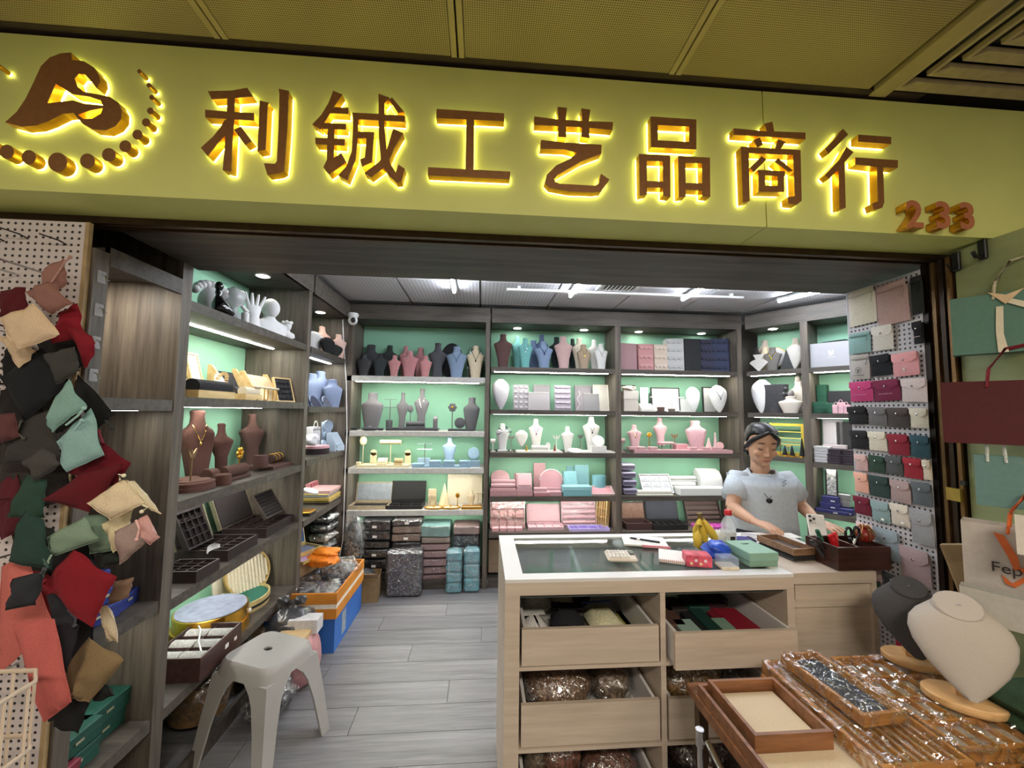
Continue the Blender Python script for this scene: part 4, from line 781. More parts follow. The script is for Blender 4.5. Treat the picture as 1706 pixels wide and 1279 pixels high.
t, m, py = put('D', 0, 1311, .07, 'triangle_stand', 'black triangular display stand', 'display stand'); MB().prism([(-.055, 0), (.055, 0), (.0, .19)], -.006, .006, 'Y').build('panel', BLACK, t); MB().prism([(.006, 0), (.07, 0), (.006, .15)], -.003, .003, 'X').build('strut', BLACK, t)
bust('D', 0, 1327, 25, 573, .09, (226, 222, 214), 'oval', 'white rounded bust near the post', group=G); bust('D', 0, 1326, 27, 562, .22, (196, 188, 172), 'flat', 'beige flat bust behind the rounded white one', group=G)
bust('D', 0, 1249, 18, 580, .1, (34, 28, 28), 'tall', 'black bust tucked beside the divider', group=G)
bust('D', 1, 1254, 31, 634, .09, (230, 230, 232), 'oval', 'large white bust on the second corner shelf')
t, m, py = put('D', 1, 1291, .14, 'scalloped_box', 'dark grey drum box covered in scalloped ruffles', 'box'); MB().lathe([(.115, 0), (.118, .25), (.12, .27)], 24, sy=.7).build('drum', M((52, 52, 58), .6), t, 40)
for r in range(5):
    for q in range(7): MB().ball((-.1+q*.034+(.017 if r % 2 else 0), -.072+.03*abs(q-3)/3, .03+r*.05), .02, .01, .014, 8, 5).build('ruffle', M((66, 68, 74), .6), t, 60)
for px, tp, w, lb, dy in ((1334, 621, 26, 'mannequin head and shoulders in pale stone at the post', .17), (1318, 648, 36, 'small mannequin torso with a dark head knob', .07)):
    b = bust('D', 1, px, w, tp+12, dy, (214, 206, 196), 'wide', lb, name='mannequin'); m = .0052; q = (proj(b.location)[1]-tp)*m
    MB().ball((0, .02, q-.03), .026, .03, .036, 12, 8).build('head', M((120, 116, 116) if px < 1330 else (196, 190, 184), .5), b, 50)
YF = M((226, 200, 80), .35, .3, name='yellow_metal')
t, m, py = put('D', 2, 1312, .2, 'gold_rack', 'large yellow gold rectangular frame with bars', 'display stand'); MB().prism([(-.14, 0), (.14, 0), (.14, .30), (-.14, .30)], -.006, .006, 'Y', [[(-.115, .03), (.115, .03), (.115, .275), (-.115, .275)]]).build('frame', YF, t)
for z in (.10, .16, .22): MB().cyl((-.12, 0, z), (.12, 0, z), .004, 6).build('bar', YF, t)
t, m, py = put('D', 2, 1325, .1, 'gold_rail_stand', 'low gold rail stand for earrings', 'display stand'); 
for x in (-.1, .1): MB().cyl((x, 0, 0), (x, 0, .13), .004, 6).build('post', GOLD, t)
MB().cyl((-.1, 0, .13), (.1, 0, .13), .004, 6).build('rail', GOLD, t); MB().box(-.11, .11, -.03, .03, 0, .008).build('base', GOLD, t)
for i, px in enumerate((1308, 1320, 1338)): cone('D', 2, px, 9, 742 if i < 2 else 730, .05, (30, 34, 30), 'black ring cone, %s before the gold frame' % ('nearest the woman', 'middle one', 'tallest')[i], basem=GOLD)
t, m, py = put('D', 2, 1314, .07, 'crescent_stand', 'small gold crescent moon stand', 'display stand'); MB().cyl((0, 0, 0), (0, 0, .09), .003, 6).build('post', GOLD, t); MB().tube([(.02*math.cos(R_(200+a*20)), 0, .115+.025*math.sin(R_(200+a*20))) for a in range(9)], [.001, .003, .005, .006, .006, .006, .005, .003, .001], 6).build('crescent', GOLD, t)
case('D', 2, 1250, 18, .15, .1, .2, (150, 140, 190), 'lilac box half hidden by the woman', lid=False)
case('D', 3, 1318, 20, .15, .06, .16, (232, 228, 228), 'upright white box with a magenta panel', lid=False, mt=M((234, 230, 228), .5)); case('D', 3, 1321, 12, .10, .02, .075, (196, 34, 110), 'magenta card before the upright white box', lid=False)
case('D', 3, 1338, 24, .16, .03, .11, (216, 204, 190), 'beige upright card box', lid=False); case('D', 3, 1336, 28, .08, .12, .03, (150, 142, 136), 'grey flat box, upper of two'); UN['D']['e']
case('D', 3, 1336, 30, .2, .08, .06, (164, 156, 150), 'grey flat box behind, near the post'); case('D', 3, 1318, 14, .07, .1, .05, (170, 164, 160), 'pale grey box beside the woman')
tray('D', 4, 1318, 30, .1, .15, .03, (60, 60, 60), (80, 84, 84), 3, 2, 'dark tray behind the woman on the low corner shelf'); case('D', 4, 1300, 18, .2, .05, .16, (70, 80, 78), 'dark case standing on the low corner shelf', lid=False)
# E
t, m, py = put('E', 0, 1384, .10, 'gift_bag', 'large white gift bag with a pale N emblem on the shelf', 'gift bag'); w = .30
bx('body', M((178, 178, 184), .6, var=.01), t, -w/2, w/2, -.05, .05, 0, .215, .002); text('N', .05, M((246, 240, 220), .3, .3), t, (0, -.0512, .125), bold=.001); text('C', .034, M((246, 240, 220), .3, .3), t, (-.004, -.0514, .112), bold=.0006); squiggle(t, M((246, 240, 220), .3, .3), .06, .004, -.0512, .085)
MB().tube([(-.09, -.02, .212), (-.05, -.01, .222), (.02, .0, .228), (.09, -.0, .230), (.13, -.01, .218)], .007, 6).build('rope_handle', BLACK, t, 60)
for i, (px, dy, h, lf) in enumerate(((1366, .1, .10, 0), (1382, .1, .09, 0), (1372, .1, .06, .102), (1372, .24, .26, 0))): case('E', 1, px, 18 if i < 3 else 14, dy, .09, h, (26, 84, 62), 'dark green box, %s of the green group' % ('front one nearest the post', 'front one beside the pink bags', 'one on top', 'tall one at the back')[i], group='dark green boxes in the corner unit')
case('E', 1, 1402, 34, .24, .06, .20, (30, 32, 36), 'black upright box behind the pink bags', lid=False)
for i, (px, h) in enumerate(((1394, .075), (1402, .095), (1411, .075))):
    t, m, py = put('E', 1, px, .07, 'pink_gift_bag', 'small pink gift bag, %s of three' % ('lowest', 'tallest', 'last')[i], 'gift bag', 'small pink gift bags'); bx('body', M((232, 184, 196), .6), t, -.025, .025, -.018, .018, 0, h, .002); MB().tube([(.012*math.cos(PI*a/6), -.016, h+.022*math.sin(PI*a/6)) for a in range(7)], .0022, 5).build('handle', M((236, 190, 204), .6), t, 60)
board('E', 2, 1389, 27, 699, .26, (224, 222, 230), 'white card standing with a black bow', lean=.03); board('E', 2, 1410, 24, 703, .26, (42, 42, 46), 'black card standing behind the boxes', lean=.03)
for i, (px, lf) in enumerate(((1370, 0), (1370, .047), (1369, .094))): case('E', 2, px, 22, .09, .1, .045, (206, 204, 206), 'white gift box, %s of the stack by the post' % ('lowest', 'middle', 'top')[i], lift=lf, group='white gift boxes in the corner unit')
case('E', 2, 1392, 30, .2, .09, .15, (220, 206, 214), 'pale pink gift box behind the dark stack', lid=False)
for i, (px, lf) in enumerate(((1394, 0), (1394, .042), (1395, .084), (1413, 0), (1413, .042), (1413, .084))): case('E', 2, px, 22 if i < 3 else 18, .08, .1, .04, (50, 38, 48), 'dark plum gift box, %s' % ('bottom of the stack beside white boxes', 'middle of the stack beside white boxes', 'top of the stack beside white boxes', 'bottom of the stack by the pouch board', 'middle of the stack by the pouch board', 'top of the stack by the pouch board')[i], lift=lf, group='dark plum gift boxes')
NV = (44, 46, 100); TIN = M((190, 192, 192), .28, .9, var=.04)
for i, (px, w, lf, dy) in enumerate(((1388, 44, 0, .07), (1385, 26, .03, .1), (1385, 22, .085, .1), (1412, 18, 0, .1))): case('E', 3, px, w, dy, .11, (.028, .053, .05, .05)[i], NV, 'navy blue gift box, %s' % ('wide one at the shelf front', 'middle of the stack', 'on top of the stack under the patterned tin', 'by the pouch board')[i], lift=lf, group='navy gift boxes', tagc=(200, 200, 210))
for i, (px, lf, h) in enumerate(((1405, .055, .055), (1405, .112, .05))): case('E', 3, px, 22, .15, .09, h, (190, 190, 190), 'silver tin, %s of two' % ('lower', 'upper')[i], mt=TIN, lift=lf, name='silver_tin')
case('E', 3, 1407, 28, .15, .1, .05, (72, 82, 86), 'dark teal box under the silver tins', lid=False)
board('E', 3, 1386, 15, 781, .1, (150, 152, 150), 'small tin with a flower pattern standing upright', th=.012, lean=.05, mt=M((206, 204, 200), .4, .3, var=.35, scale=60), frame=BLACK, lift=.137, name='patterned_tin')
case('E', 4, 1398, 40, .12, .1, .05, (190, 190, 180), 'pale box on the lowest visible corner shelf')
# ------------------------------------------------------------------ side shelving, bay F
WP = M((226, 226, 226), .45, var=.02, name='white_plaster'); BRV = (92, 60, 52)
t, m, py = put('F', 0, 349, .19, 'head_sculpture', 'white sculpture of a head with fanned hair on the top side shelf', 'sculpture')
MB().ball((0, 0, .10), .055, .06, .075, 16, 10).add(*(lambda q: (q.v, q.f))(MB().lathe([(.06, 0), (.03, .03), (.025, .06)], 14))).build('head', WP, t, 60)
for i in range(9): a = R_(20+i*17.5); MB().ball((.075*math.cos(a), 0, .13+.06*math.sin(a)), .022, .03, .022, 8, 6).build('hair_lock', WP, t, 60)
t, m, py = put('F', 0, 362, .07, 'seated_figurine', 'glossy black figurine of a seated figure', 'sculpture'); BG = M((14, 14, 16), .12, coat=.6)
MB().tube([(0, 0, .135), (0, 0, .115), (.0, .0, .10), (.004, 0, .06), (.0, 0, .042), (.04, -.01, .03), (.065, -.01, .016)], [.010, .016, .012, .03, .04, .028, .012], 12).build('body', BG, t, 60); MB().ball((.0, 0, .145), .018, .02, .024, 12, 8).build('head', BG, t, 60); MB().tube([(.0, -.02, .09), (.03, -.03, .05), (.05, -.02, .03)], .008, 8).build('arm', BG, t, 60)
t, m, py = put('F', 0, 388, .13, 'clear_sculpture', 'frosted clear bust of a woman on the top side shelf', 'sculpture'); FG = M((196, 200, 200), .15, alpha=.75, coat=.5, var=.08)
MB().lathe([(.05, 0), (.06, .02), (.05, .05), (.02, .075), (.018, .1), (.045, .12), (.055, .155), (.04, .19), (.01, .21)], 18, sy=.85).build('bust', FG, t, 60); MB().ball((.03, .01, .17), .035, n=10, m=8).build('hair_bun', FG, t, 60)
t, m, py = put('F', 0, 421, .11, 'hand_sculpture', 'white hand sculpture with spread fingers', 'sculpture')
MB().loft([[(hw*math.cos(2*PI*j/14), d*math.sin(2*PI*j/14), z) for j in range(14)] for hw, d, z in ((.05, .03, 0), (.04, .026, .04), (.03, .022, .09), (.04, .018, .12), (.045, .014, .15))]).build('palm', WP, t, 60)
for i in range(4): MB().tube([(-.032+i*.022, 0, .145), (-.045+i*.031, -.003, .185), (-.056+i*.038, -.006, .215+.004*(i in (1, 2)))], [.011, .009, .006], 8).build('finger', WP, t, 60)
MB().tube([(-.035, 0, .1), (-.07, -.006, .13), (-.085, -.01, .16)], [.013, .010, .007], 8).build('thumb', WP, t, 60)
t, m, py = put('F', 0, 447, .12, 'faceless_bust', 'white faceless mannequin bust with shoulders', 'mannequin')
MB().loft([[(hw*math.cos(2*PI*j/18), d*math.sin(2*PI*j/18), z) for j in range(18)] for hw, d, z in ((.10, .05, 0), (.12, .055, .05), (.115, .05, .085), (.05, .04, .105), (.032, .034, .12), (.032, .034, .135))]).build('shoulders', WP, t, 60); MB().ball((0, -.01, .18), .048, .058, .062, 18, 12).build('head', WP, t, 60)
t, m, py = put('F', 0, 477, .13, 'classical_bust', 'small white classical bust with curly hair', 'sculpture'); MB().lathe([(.035, 0), (.03, .02), (.055, .035), (.05, .06), (.02, .075), (.02, .085)], 14, sy=.7).build('chest', WP, t, 60); MB().ball((0, 0, .11), .026, .03, .034, 12, 8).build('head', WP, t, 60)
for i in range(8): MB().ball((.024*math.cos(i*.8), .024*math.sin(i*.8), .128+.006*(i % 2)), .012, n=8, m=5).build('curl', WP, t, 60)
MB().lathe([(.018, 0), (.018, .055), (.012, .06)], 12).build('candle', WP, put('F', 0, 408, .04, 'candle', 'short white pillar candle before the hand sculpture', 'candle')[0], 40)
# row 1: pine displays
BKV, CRV = fabric((36, 36, 40)), fabric((226, 214, 190))
t = tray('F', 1, 316, 60, .3, .13, .02, (0, 0, 0), (0, 0, 0), 4, 1, 'pine ladder board with cream strips against the mint back', tilt=1.2, fm=PINE, pm=CRV)
board('F', 1, 334, 26, 589, .24, (226, 224, 220), 'white ring board in a notched pine frame', frame=PINE, lean=.25, mt=M((226, 226, 224), .5))
t, m, py = put('F', 1, 365, .20, 'oval_ring_board', 'oval white ring board with pine notches', 'display board'); mx = TX(0, 0, .075, PI/2-.3); MB().lathe([(.05, 0), (.05, .01)], 24, 0, 0, .8, 1.4, mx).build('panel', M((228, 228, 226), .5), t, 40)
for i in range(10): a = R_(20+i*16); MB().box(-.008, .008, -.004, .008, -.006, .006, TX(.045*math.cos(a), -.022*math.sin(a), .075+.07*math.sin(a))).build('notch', PINE, t)
t, m, py = put('F', 1, 392, .23, 'pine_rack', 'pine rack with sloping sides and black scalloped pad', 'display stand')
for x in (-.11, .11): MB().prism([(-.07, 0), (.09, 0), (.09, .20), (.07, .20)], x-.008, x+.008, 'X').build('side_cheek', PINE, t)
bx('pad', BKV, t, -.10, .10, -.01, .005, .02, .19, .004, TX(0, .01, 0, -.45))
for r in range(3):
    for q in range(5): MB().ball((-.08+q*.04, .02+r*.026, .04+r*.05), .016, .008, .012, 8, 5).build('scallop', BKV, t, 60)
def roll_tray(px, dy, L, d, cols, label, h=.035, base=PINE):
    t, m, py = put('F', 1, px, dy, 'roll_tray', label, 'display stand'); tray_parts(t, L, d, h, base, CRV, 1, 1, pad_h=.3)
    for i, c in enumerate(cols): y = -d/2+d*(i+.5)/len(cols); r = MB().cyl((-L/2+.012, y, h+.014), (L/2-.012, y, h+.014), d/len(cols)*.46, 16).build('roll', c, t, 50)
    return t
roll_tray(333, .10, .26, .16, [BKV, CRV], 'pine tray with one black and one cream bracelet roll'); roll_tray(398, .12, .16, .16, [CRV, fabric((70, 66, 70)), CRV], 'pine tray with cream and grey bracelet rolls')
t, m, py = put('F', 1, 436, .22, 'pine_easel', 'large pine easel with a sloping blank panel', 'display stand')
for x in (-.13, .13): MB().prism([(-.08, 0), (.08, 0), (.08, .05), (.055, .19), (.035, .19)], x-.009, x+.009, 'X').build('side_cheek', PINE, t)
bx('panel', wood('pale_pine', (214, 190, 146), (236, 216, 178), (1, 9, 9), 4), t, -.122, .122, -.004, .006, .0, .185, 0, TX(0, -.065, .01, -.55))
t, m, py = put('F', 1, 478, .10, 'scallop_board', 'black scalloped earring board in a pine frame at the bay end', 'display board', turn=-.35); mx = TX(0, 0, 0, -.3); MB().prism([(-.07, 0), (.07, 0), (.07, .17), (-.07, .17)], -.006, .01, 'Y', [[(-.062, .008), (.062, .008), (.062, .162), (-.062, .162)]], mx).build('frame', PINE, t); MB().box(-.062, .062, 0, .008, .008, .162, mx).build('panel', BKV, t)
for r in range(4):
    for q in range(4): MB().ball((-.045+q*.03, -.004, .03+r*.036), .015, .006, .012, 8, 5, mx).build('scallop', BKV, t, 60)
for i, px in enumerate((428, 443, 457)):
    t, m, py = put('F', 1, px, .05, 'pine_t_bar', 'small pine T bar with cream pad, %s of three' % ('first', 'second', 'third')[i], 'display stand', 'pine T bars'); bx('base', PINE, t, -.025, .025, -.02, .02, 0, .008); bx('pad', CRV, t, -.035, .035, -.012, .012, .07, .084, .005)
    for x in (-.02, .02): MB().cyl((x, 0, .008), (x, 0, .07), .003, 6).build('post', GOLD, t)
# row 2: brown busts
G = 'brown busts on the side shelf'
bust('F', 2, 327, 50, 684, .27, BRV, 'wide', 'large brown bust with a gold necklace', neck=(226, 190, 110), turn=-.6, group=G); bust('F', 2, 368, 36, 706, .25, (86, 56, 50), 'slim', 'smaller brown bust in the middle of the brown displays', turn=-.6, group=G); bust('F', 2, 420, 40, 690, .30, (84, 58, 52), 'slim', 'brown bust in shade against the wood partition', turn=-.6, group=G)
for px, dy, r, h, lb in ((309, .22, .07, .03, 'thick round brown plinth at the row start'), (324, .12, .085, .035, 'oval brown plinth before the large bust')):
    t, m, py = put('F', 2, px, dy, 'round_plinth', lb, 'display stand'); MB().lathe([(r, 0), (r, h*.45), (r*.97, h*.5), (r*.97, h), (r*.9, h+.003)], 28, sx=1.2, sy=.85).build('plinth', fabric(BRV), t, 40); MB().lathe([(r*.8, h), (r*.76, h+.008)], 24, sx=1.2, sy=.85).build('top_pad', fabric((104, 70, 60)), t, 40)
roll_stand('F', 2, 388, 62, .12, (84, 56, 48), 'long brown bracelet roll', .032, .08); roll_stand('F', 2, 350, 22, .15, (88, 58, 50), 'short brown bracelet roll', .03, .07)
MB().lathe([(.035, 0), (.035, .05), (.03, .054)], 20).build('drum', fabric(BRV), put('F', 2, 371, .06, 'ring_drum', 'small brown drum at the shelf edge', 'display stand')[0], 40)
tstand('F', 2, 316, 748, 20, .12, (150, 120, 90), 'brown leaf shaped earring stand', 'wings', mt=M((140, 112, 80), .4, .5)); tstand('F', 2, 397, 744, 22, .14, (196, 170, 110), 'brown T stand topped with golden flowers', 'flower', mt=GOLD); disc('F', 2, 345, 10, .2, BRV, 'small brown oval disc between the busts', .2, .014)
tray('F', 2, 447, 64, .16, .2, .02, (78, 52, 46), (88, 60, 52), 1, 1, 'flat brown platform near the partition', pad_h=1.1); MB().lathe([(.04, 0), (.04, .07), (.036, .075)], 20).build('drum', fabric((78, 52, 46)), put('F', 2, 434, .12, 'ring_drum', 'brown drum on the flat platform', 'display stand', lift=.022)[0], 40)
t, m, py = put('F', 2, 458, .18, 'bangle_bar', 'dark bar carrying three gold bangles', 'display stand', lift=.022); MB().cyl((-.07, 0, .035), (.07, 0, .035), .026, 16).build('bar', fabric((64, 44, 40)), t, 50)
for x in (-.045, 0, .045): MB().tube([(x, .03*math.cos(a*PI/10), .035+.03*math.sin(a*PI/10)) for a in range(20)], .003, 6, True).build('bangle', GOLD, t, 60)
# row 3: black cases
BK = (34, 26, 28); BKF = leather((40, 30, 32)); TRM = M((150, 140, 118), .4, .4)
tray('F', 3, 315, 60, .25, .19, .025, BK, BK, 4, 4, 'upright black ring tray with square cells', tilt=1.15, fm=BKF, lift=.06)
open_case('F', 3, 366, 84, .15, .24, .055, .22, BK, BK, 'open black case holding a white tiara', 5, 3, 'dome', .35, rim=TRM, om=M((46, 36, 36), .45), lidm=leather((36, 28, 30)))
open_case('F', 3, 441, 88, .16, .25, .055, .24, BK, BK, 'open black case at the far end with a ring tray in its lid', 5, 3, 'dome', .35, rim=TRM, om=M((46, 36, 36), .45))
tray('F', 3, 447, 56, .27, .17, .02, BK, (30, 24, 26), 1, 7, 'small black ring tray leaning inside the far case lid', tilt=1.0, fill='rolls', lift=.07, fm=M((80, 70, 64), .4))
tray('F', 3, 312, 58, .10, .18, .05, BK, BK, 4, 3, 'black cushion tray at the shelf edge', fill='dome', fm=M((46, 36, 36), .45))
t, m, py = put('F', 3, 354, .10, 'tiara', 'white sparkling tiara lying in the black case', 'tiara', lift=.06); 
for i in range(12): a = R_(15+i*13.6); MB().tube([(.045*math.cos(a), .02*math.sin(a)-.01, 0), (.045*math.cos(a)*1.02, .02*math.sin(a)-.01, .012+.016*math.sin(a))], [.004, .0015], 5).build('spike', M((236, 236, 236), .25), t, 60)
MB().tube([(.045*math.cos(R_(15+i*15)), .02*math.sin(R_(15+i*15))-.01, 0) for i in range(11)], .0035, 5).build('band', M((236, 236, 236), .25), t, 60)
# row 4: round boxes
t, m, py = put('F', 4, 351, .20, 'round_gold_box', 'large round gold box with a marbled blue lid', 'box')
MB().lathe([(.175, 0), (.175, .045), (.172, .046)], 40).build('lower_ring', GOLD, t, 40); MB().lathe([(.166, .047), (.166, .112), (.16, .114)], 40).build('upper_ring', GOLD, t, 40); MB().lathe([(.158, .113), (.158, .117)], 40).build('lid_top', M((132, 138, 160), .7, var=.10, scale=30), t, 40); bx('sticker', PAPER, t, .05, .07, -.166, -.158, .06, .075)
t, m, py = put('F', 4, 404, .19, 'oval_tray', 'oval gold rimmed tray lined in dark green velvet', 'tray'); MB().lathe([(.145, 0), (.15, .03), (.148, .06), (.138, .06), (.136, .04)], 36, sx=1.15, sy=.9).build('rim', M((206, 186, 130), .4, .3), t, 40); MB().lathe([(.136, .02), (.136, .048)], 36, sx=1.15, sy=.9).build('velvet', fabric((30, 92, 76)), t, 40); MB().lathe([(.151, .022), (.151, .036)], 36, sx=1.15, sy=.9).build('dark_band', BLACK, t, 40)
t = thing('round_tray', 'round cream fluted tray leaning upright with gold rim', 'tray', spotx('F', 4, .975, .235), PI/2-.5); mx = TX(0, 0, .145, PI/2-.25); MB().lathe([(.135, -.02), (.14, .012), (.13, .012), (.128, -.005)], 36, mat=mx).build('rim', M((206, 176, 110), .4, .4), t, 40)
for i in range(12):
    x = -.115+i*.021; L = math.sqrt(max(0, .128**2-x*x)); MB().cyl((x, -L, .0), (x, L, .0), .0105, 8, mx).build('flute', fabric((226, 216, 190)), t, 50)
MB().lathe([(.128, -.012), (.128, -.006)], 36, mat=mx).build('backing', fabric((216, 204, 176)), t)
board('F', 4, 372, 42, 962, .32, (226, 218, 200), 'plain cream board standing behind the oval tray', lean=.15, name='backing_board')
t, m, py = put('F', 4, 326, .085, 'fur_roll_tray', 'dark wooden tray with white fur rolls and labels', 'tray', lift=.001); tray_parts(t, .30, .23, .10, wood('dark_wood', (48, 30, 28), (78, 50, 46), (1, 9, 9), 4, .4), fabric((176, 176, 172), 90, .8), 3, 2, 'rolls'); bx('sticker', PAPER, t, .09, .11, -.1165, -.1155, .04, .055); bx('sticker', PAPER, t, .02, .045, -.1165, -.1155, .04, .06)
MB().tube([(-.1, -.09, .085), (-.02, -.02, .1), (.07, .03, .105), (.1, .06, .11)], .004, 6).build('glass_rod', M((236, 236, 236), .2), t, 60)
# under the lowest shelf: wrapped trays
UN['F']['z'].append(.09)
for i, (px, dy, s) in enumerate(((330, .16, 3), (390, .17, 4), (440, .18, 5))):
    t, m, py = put('F', 5, px, dy, 'wrapped_basket', 'woven basket in clear plastic under the lowest side shelf, %s' % ('nearest the stool', 'in the middle', 'farthest in')[i], 'basket', 'wrapped baskets under the side shelf'); MB().lathe([(.11, 0), (.13, .1), (.13, .17), (.12, .17), (.1, .02)], 20, sy=1.1).build('basket', M((120, 92, 60), .7, var=.2, scale=60), t, 50); rnd_blob(.29, .31, .24, s, .08).build('plastic_wrap', FILM, t)
# ------------------------------------------------------------------ bay G
G = 'busts on the top shelf of the short bay'
for px, w, top, dy, c, sty, lb in ((524, 30, 552, .18, (226, 224, 222), 'oval', 'white leaning bust at the short bay start'), (538, 30, 543, .24, (226, 186, 170), 'tall', 'blush pink bust with a cream collar'), (546, 26, 562, .08, (28, 28, 28), 'oval', 'black oval bust in the short bay'), (558, 28, 574, .05, (36, 38, 36), 'oval', 'blackish oval bust in front at the shelf edge'), (566, 28, 557, .2, (226, 190, 176), 'tall', 'second blush pink bust of the short bay')): bust('G', 0, px, w, top, dy, c, sty, lb, turn=-.6, group=G)
G = 'blue grey busts in the short bay'
for i, (px, w, top, dy) in enumerate(((521, 34, 622, .2), (535, 34, 618, .28), (555, 34, 632, .15))): bust('G', 1, px, w, top, dy, (124, 138, 170), 'wide', 'blue grey bust with round cap, %s of three' % ('first', 'tallest', 'last')[i], turn=-.6, group=G)
for i, (px, lb) in enumerate(((529, 'dark navy curved collar board before the blue busts'), (549, 'grey curved collar board beside the navy one'))):
    t, m, py = put('G', 1, px, .07, 'collar_board', lb, 'display board'); MB().prism([(.10*math.cos(PI*a/12), .10*math.sin(PI*a/12)) for a in range(13)], 0, .015, 'Y', mat=TX(0, 0, 0, -.5)).build('board', fabric(((30, 34, 60), (70, 74, 92))[i]), t); MB().tube([(.10*math.cos(PI*a/12), -.0, .10*math.sin(PI*a/12)) for a in range(13)], .006, 6, mat=TX(0, 0, 0, -.5)).build('rim', fabric((124, 138, 170)), t, 60)
t, m, py = put('G', 2, 518, .2, 'printed_bag', 'white printed paper bag in the short bay', 'bag'); bx('body', M((222, 222, 228), .6), t, -.08, .08, -.04, .04, 0, .21, .002); squiggle(t, BLACK, .09, .02, -.041, .13, 4, .002); bx('band', BLACK, t, -.08, .08, -.0412, -.04, .185, .19); MB().tube([(.04*math.cos(PI*a/8), -.03, .21+.05*math.sin(PI*a/8)) for a in range(9)], .004, 5).build('handle', WHITE, t, 60)
rnd_blob(.13, .1, .09, 11, .2).build('crumple', M((226, 226, 234), .6), put('G', 2, 519, .10, 'crumpled_tissue', 'crumpled white tissue on the round black box', 'tissue', lift=.075)[0])
t, m, py = put('G', 2, 526, .12, 'round_box', 'round black box with a pink rim', 'box'); MB().lathe([(.10, 0), (.10, .045)], 28).build('body', fabric((46, 34, 38)), t, 40); MB().lathe([(.102, .045), (.102, .062), (.098, .065)], 28).build('lid', M((206, 160, 170), .5), t, 40)
B2 = (160, 176, 196)
t, m, py = put('G', 2, 543, .24, 'disc_stand', 'tall light blue stand with three round discs', 'display stand', turn=-.5); bx('panel', fabric(B2), t, -.05, .05, 0, .015, 0, .25, .004); 
for z, r in ((.215, .05), (.13, .042), (.05, .04)): MB().cyl((0, -.02, z), (0, .0, z), r, 22).build('disc', fabric((150, 168, 192)), t, 40)
ramp_stand('G', 2, 561, 24, 720, .2, .09, B2, 'light blue ramp beside the disc stand', turn=-.3); roll_stand('G', 2, 561, 26, .1, B2, 'light blue bracelet roll in the short bay', .026, .07); disc('G', 2, 540, 10, .1, B2, 'light blue oval disc before the disc stand', .3, .016)
tray('G', 3, 518, 36, .3, .15, .03, (206, 140, 146), (196, 130, 136), 3, 2, 'upright pink grid box in the short bay', tilt=1.4)
for i, (px, w, c, lf, dy) in enumerate(((540, 52, (60, 52, 50), 0, .14), (541, 54, (196, 170, 96), .03, .14), (540, 54, (150, 150, 160), .06, .15), (542, 52, (206, 168, 168), .085, .16))): case('G', 3, px, w, dy, .22, .026, c, 'flat %s tray box, %s of the stack' % (('dark', 'gold edged', 'grey', 'pink')[i], ('lowest', 'second', 'third', 'topmost')[i]), lift=lf, group='stack of flat tray boxes', lidm=M((206, 180, 110), .35, .6) if i % 2 == 0 else None)
disc('G', 3, 518, 12, .1, (206, 208, 210), 'white arched disc lying on the flat boxes', 1.2, .014, lift=.115, stand=False); case('G', 3, 510, 26, .06, .1, .03, (36, 34, 34), 'small black tray at the shelf start with gold rim', lidm=GOLD)
FOIL = film('foil', .16, .5, scale=22)
for i in range(4):
    t, m, py = put('G', 4, 550, .17, 'foil_packet', 'silver foil packet, %s of the pile in the short bay' % ('lowest', 'second', 'third', 'top')[i], 'packet', 'silver foil packets', lift=.005+i*.078, turn=random.uniform(-.15, .15)); bx('packet', M((196, 182, 160) if i == 1 else (80, 80, 84), .5), t, -.10, .10, -.08, .08, 0, .05, .015); rnd_blob(.24, .2, .07, 20+i, .12).build('foil_wrap', FOIL, t)
bpy.context.view_layer.update()
for t, key, k in PUT:      # keep every displayed thing between the sides and back of its bay
    U = UN[key]; P = [o.matrix_world @ v.co - U['o'] for c in t.children for o in [c]+list(c.children) for v in o.data.vertices]
    xs = [p.dot(U['u']) for p in P]; ys = [p.dot(U['n']) for p in P]; lo, hi = min(xs), max(xs)
    if hi-lo < U['W']-.004: t.location += U['u']*(max(0, .002-lo)-max(0, hi-U['W']+.002))
    t.location += U['n']*(max(0, -.012-min(ys))-max(0, max(ys)-U['D']+.014) if key == 'G' else -max(0, max(ys)-U['D']+.014))
# ------------------------------------------------------------------ floor goods by the short bay
cr = thing('plastic_crate', 'blue and orange carton crate overflowing with plastic packets', 'crate', (-1.19, 3.12, 0), 0)
OR, BL = M((206, 132, 46), .55, var=.06, scale=10), M((52, 108, 190), .5, var=.05, scale=10)
def shell(w, d, z0, z1, th, mt, nm):
    f = MB()
    for a in ((-w/2, w/2, -d/2, -d/2+th), (-w/2, w/2, d/2-th, d/2), (-w/2, -w/2+th, -d/2+th, d/2-th), (w/2-th, w/2, -d/2+th, d/2-th)): f.box(*a, z0, z1)
    return f.build(nm, mt, cr)
shell(.50, .60, 0, .22, .012, BL, 'lower_body'); shell(.52, .62, .22, .285, .012, OR, 'orange_band'); shell(.515, .615, .285, .315, .011, M((230, 224, 214), .6), 'white_stripe'); shell(.52, .62, .315, .385, .012, OR, 'upper_band'); bx('floor_panel', BL, cr, -.23, .23, -.28, .28, .002, .02)
for x in (-.16,): bx('label_panel', M((150, 160, 170), .5), cr, .25, .2515, x, x+.08, .04, .19)
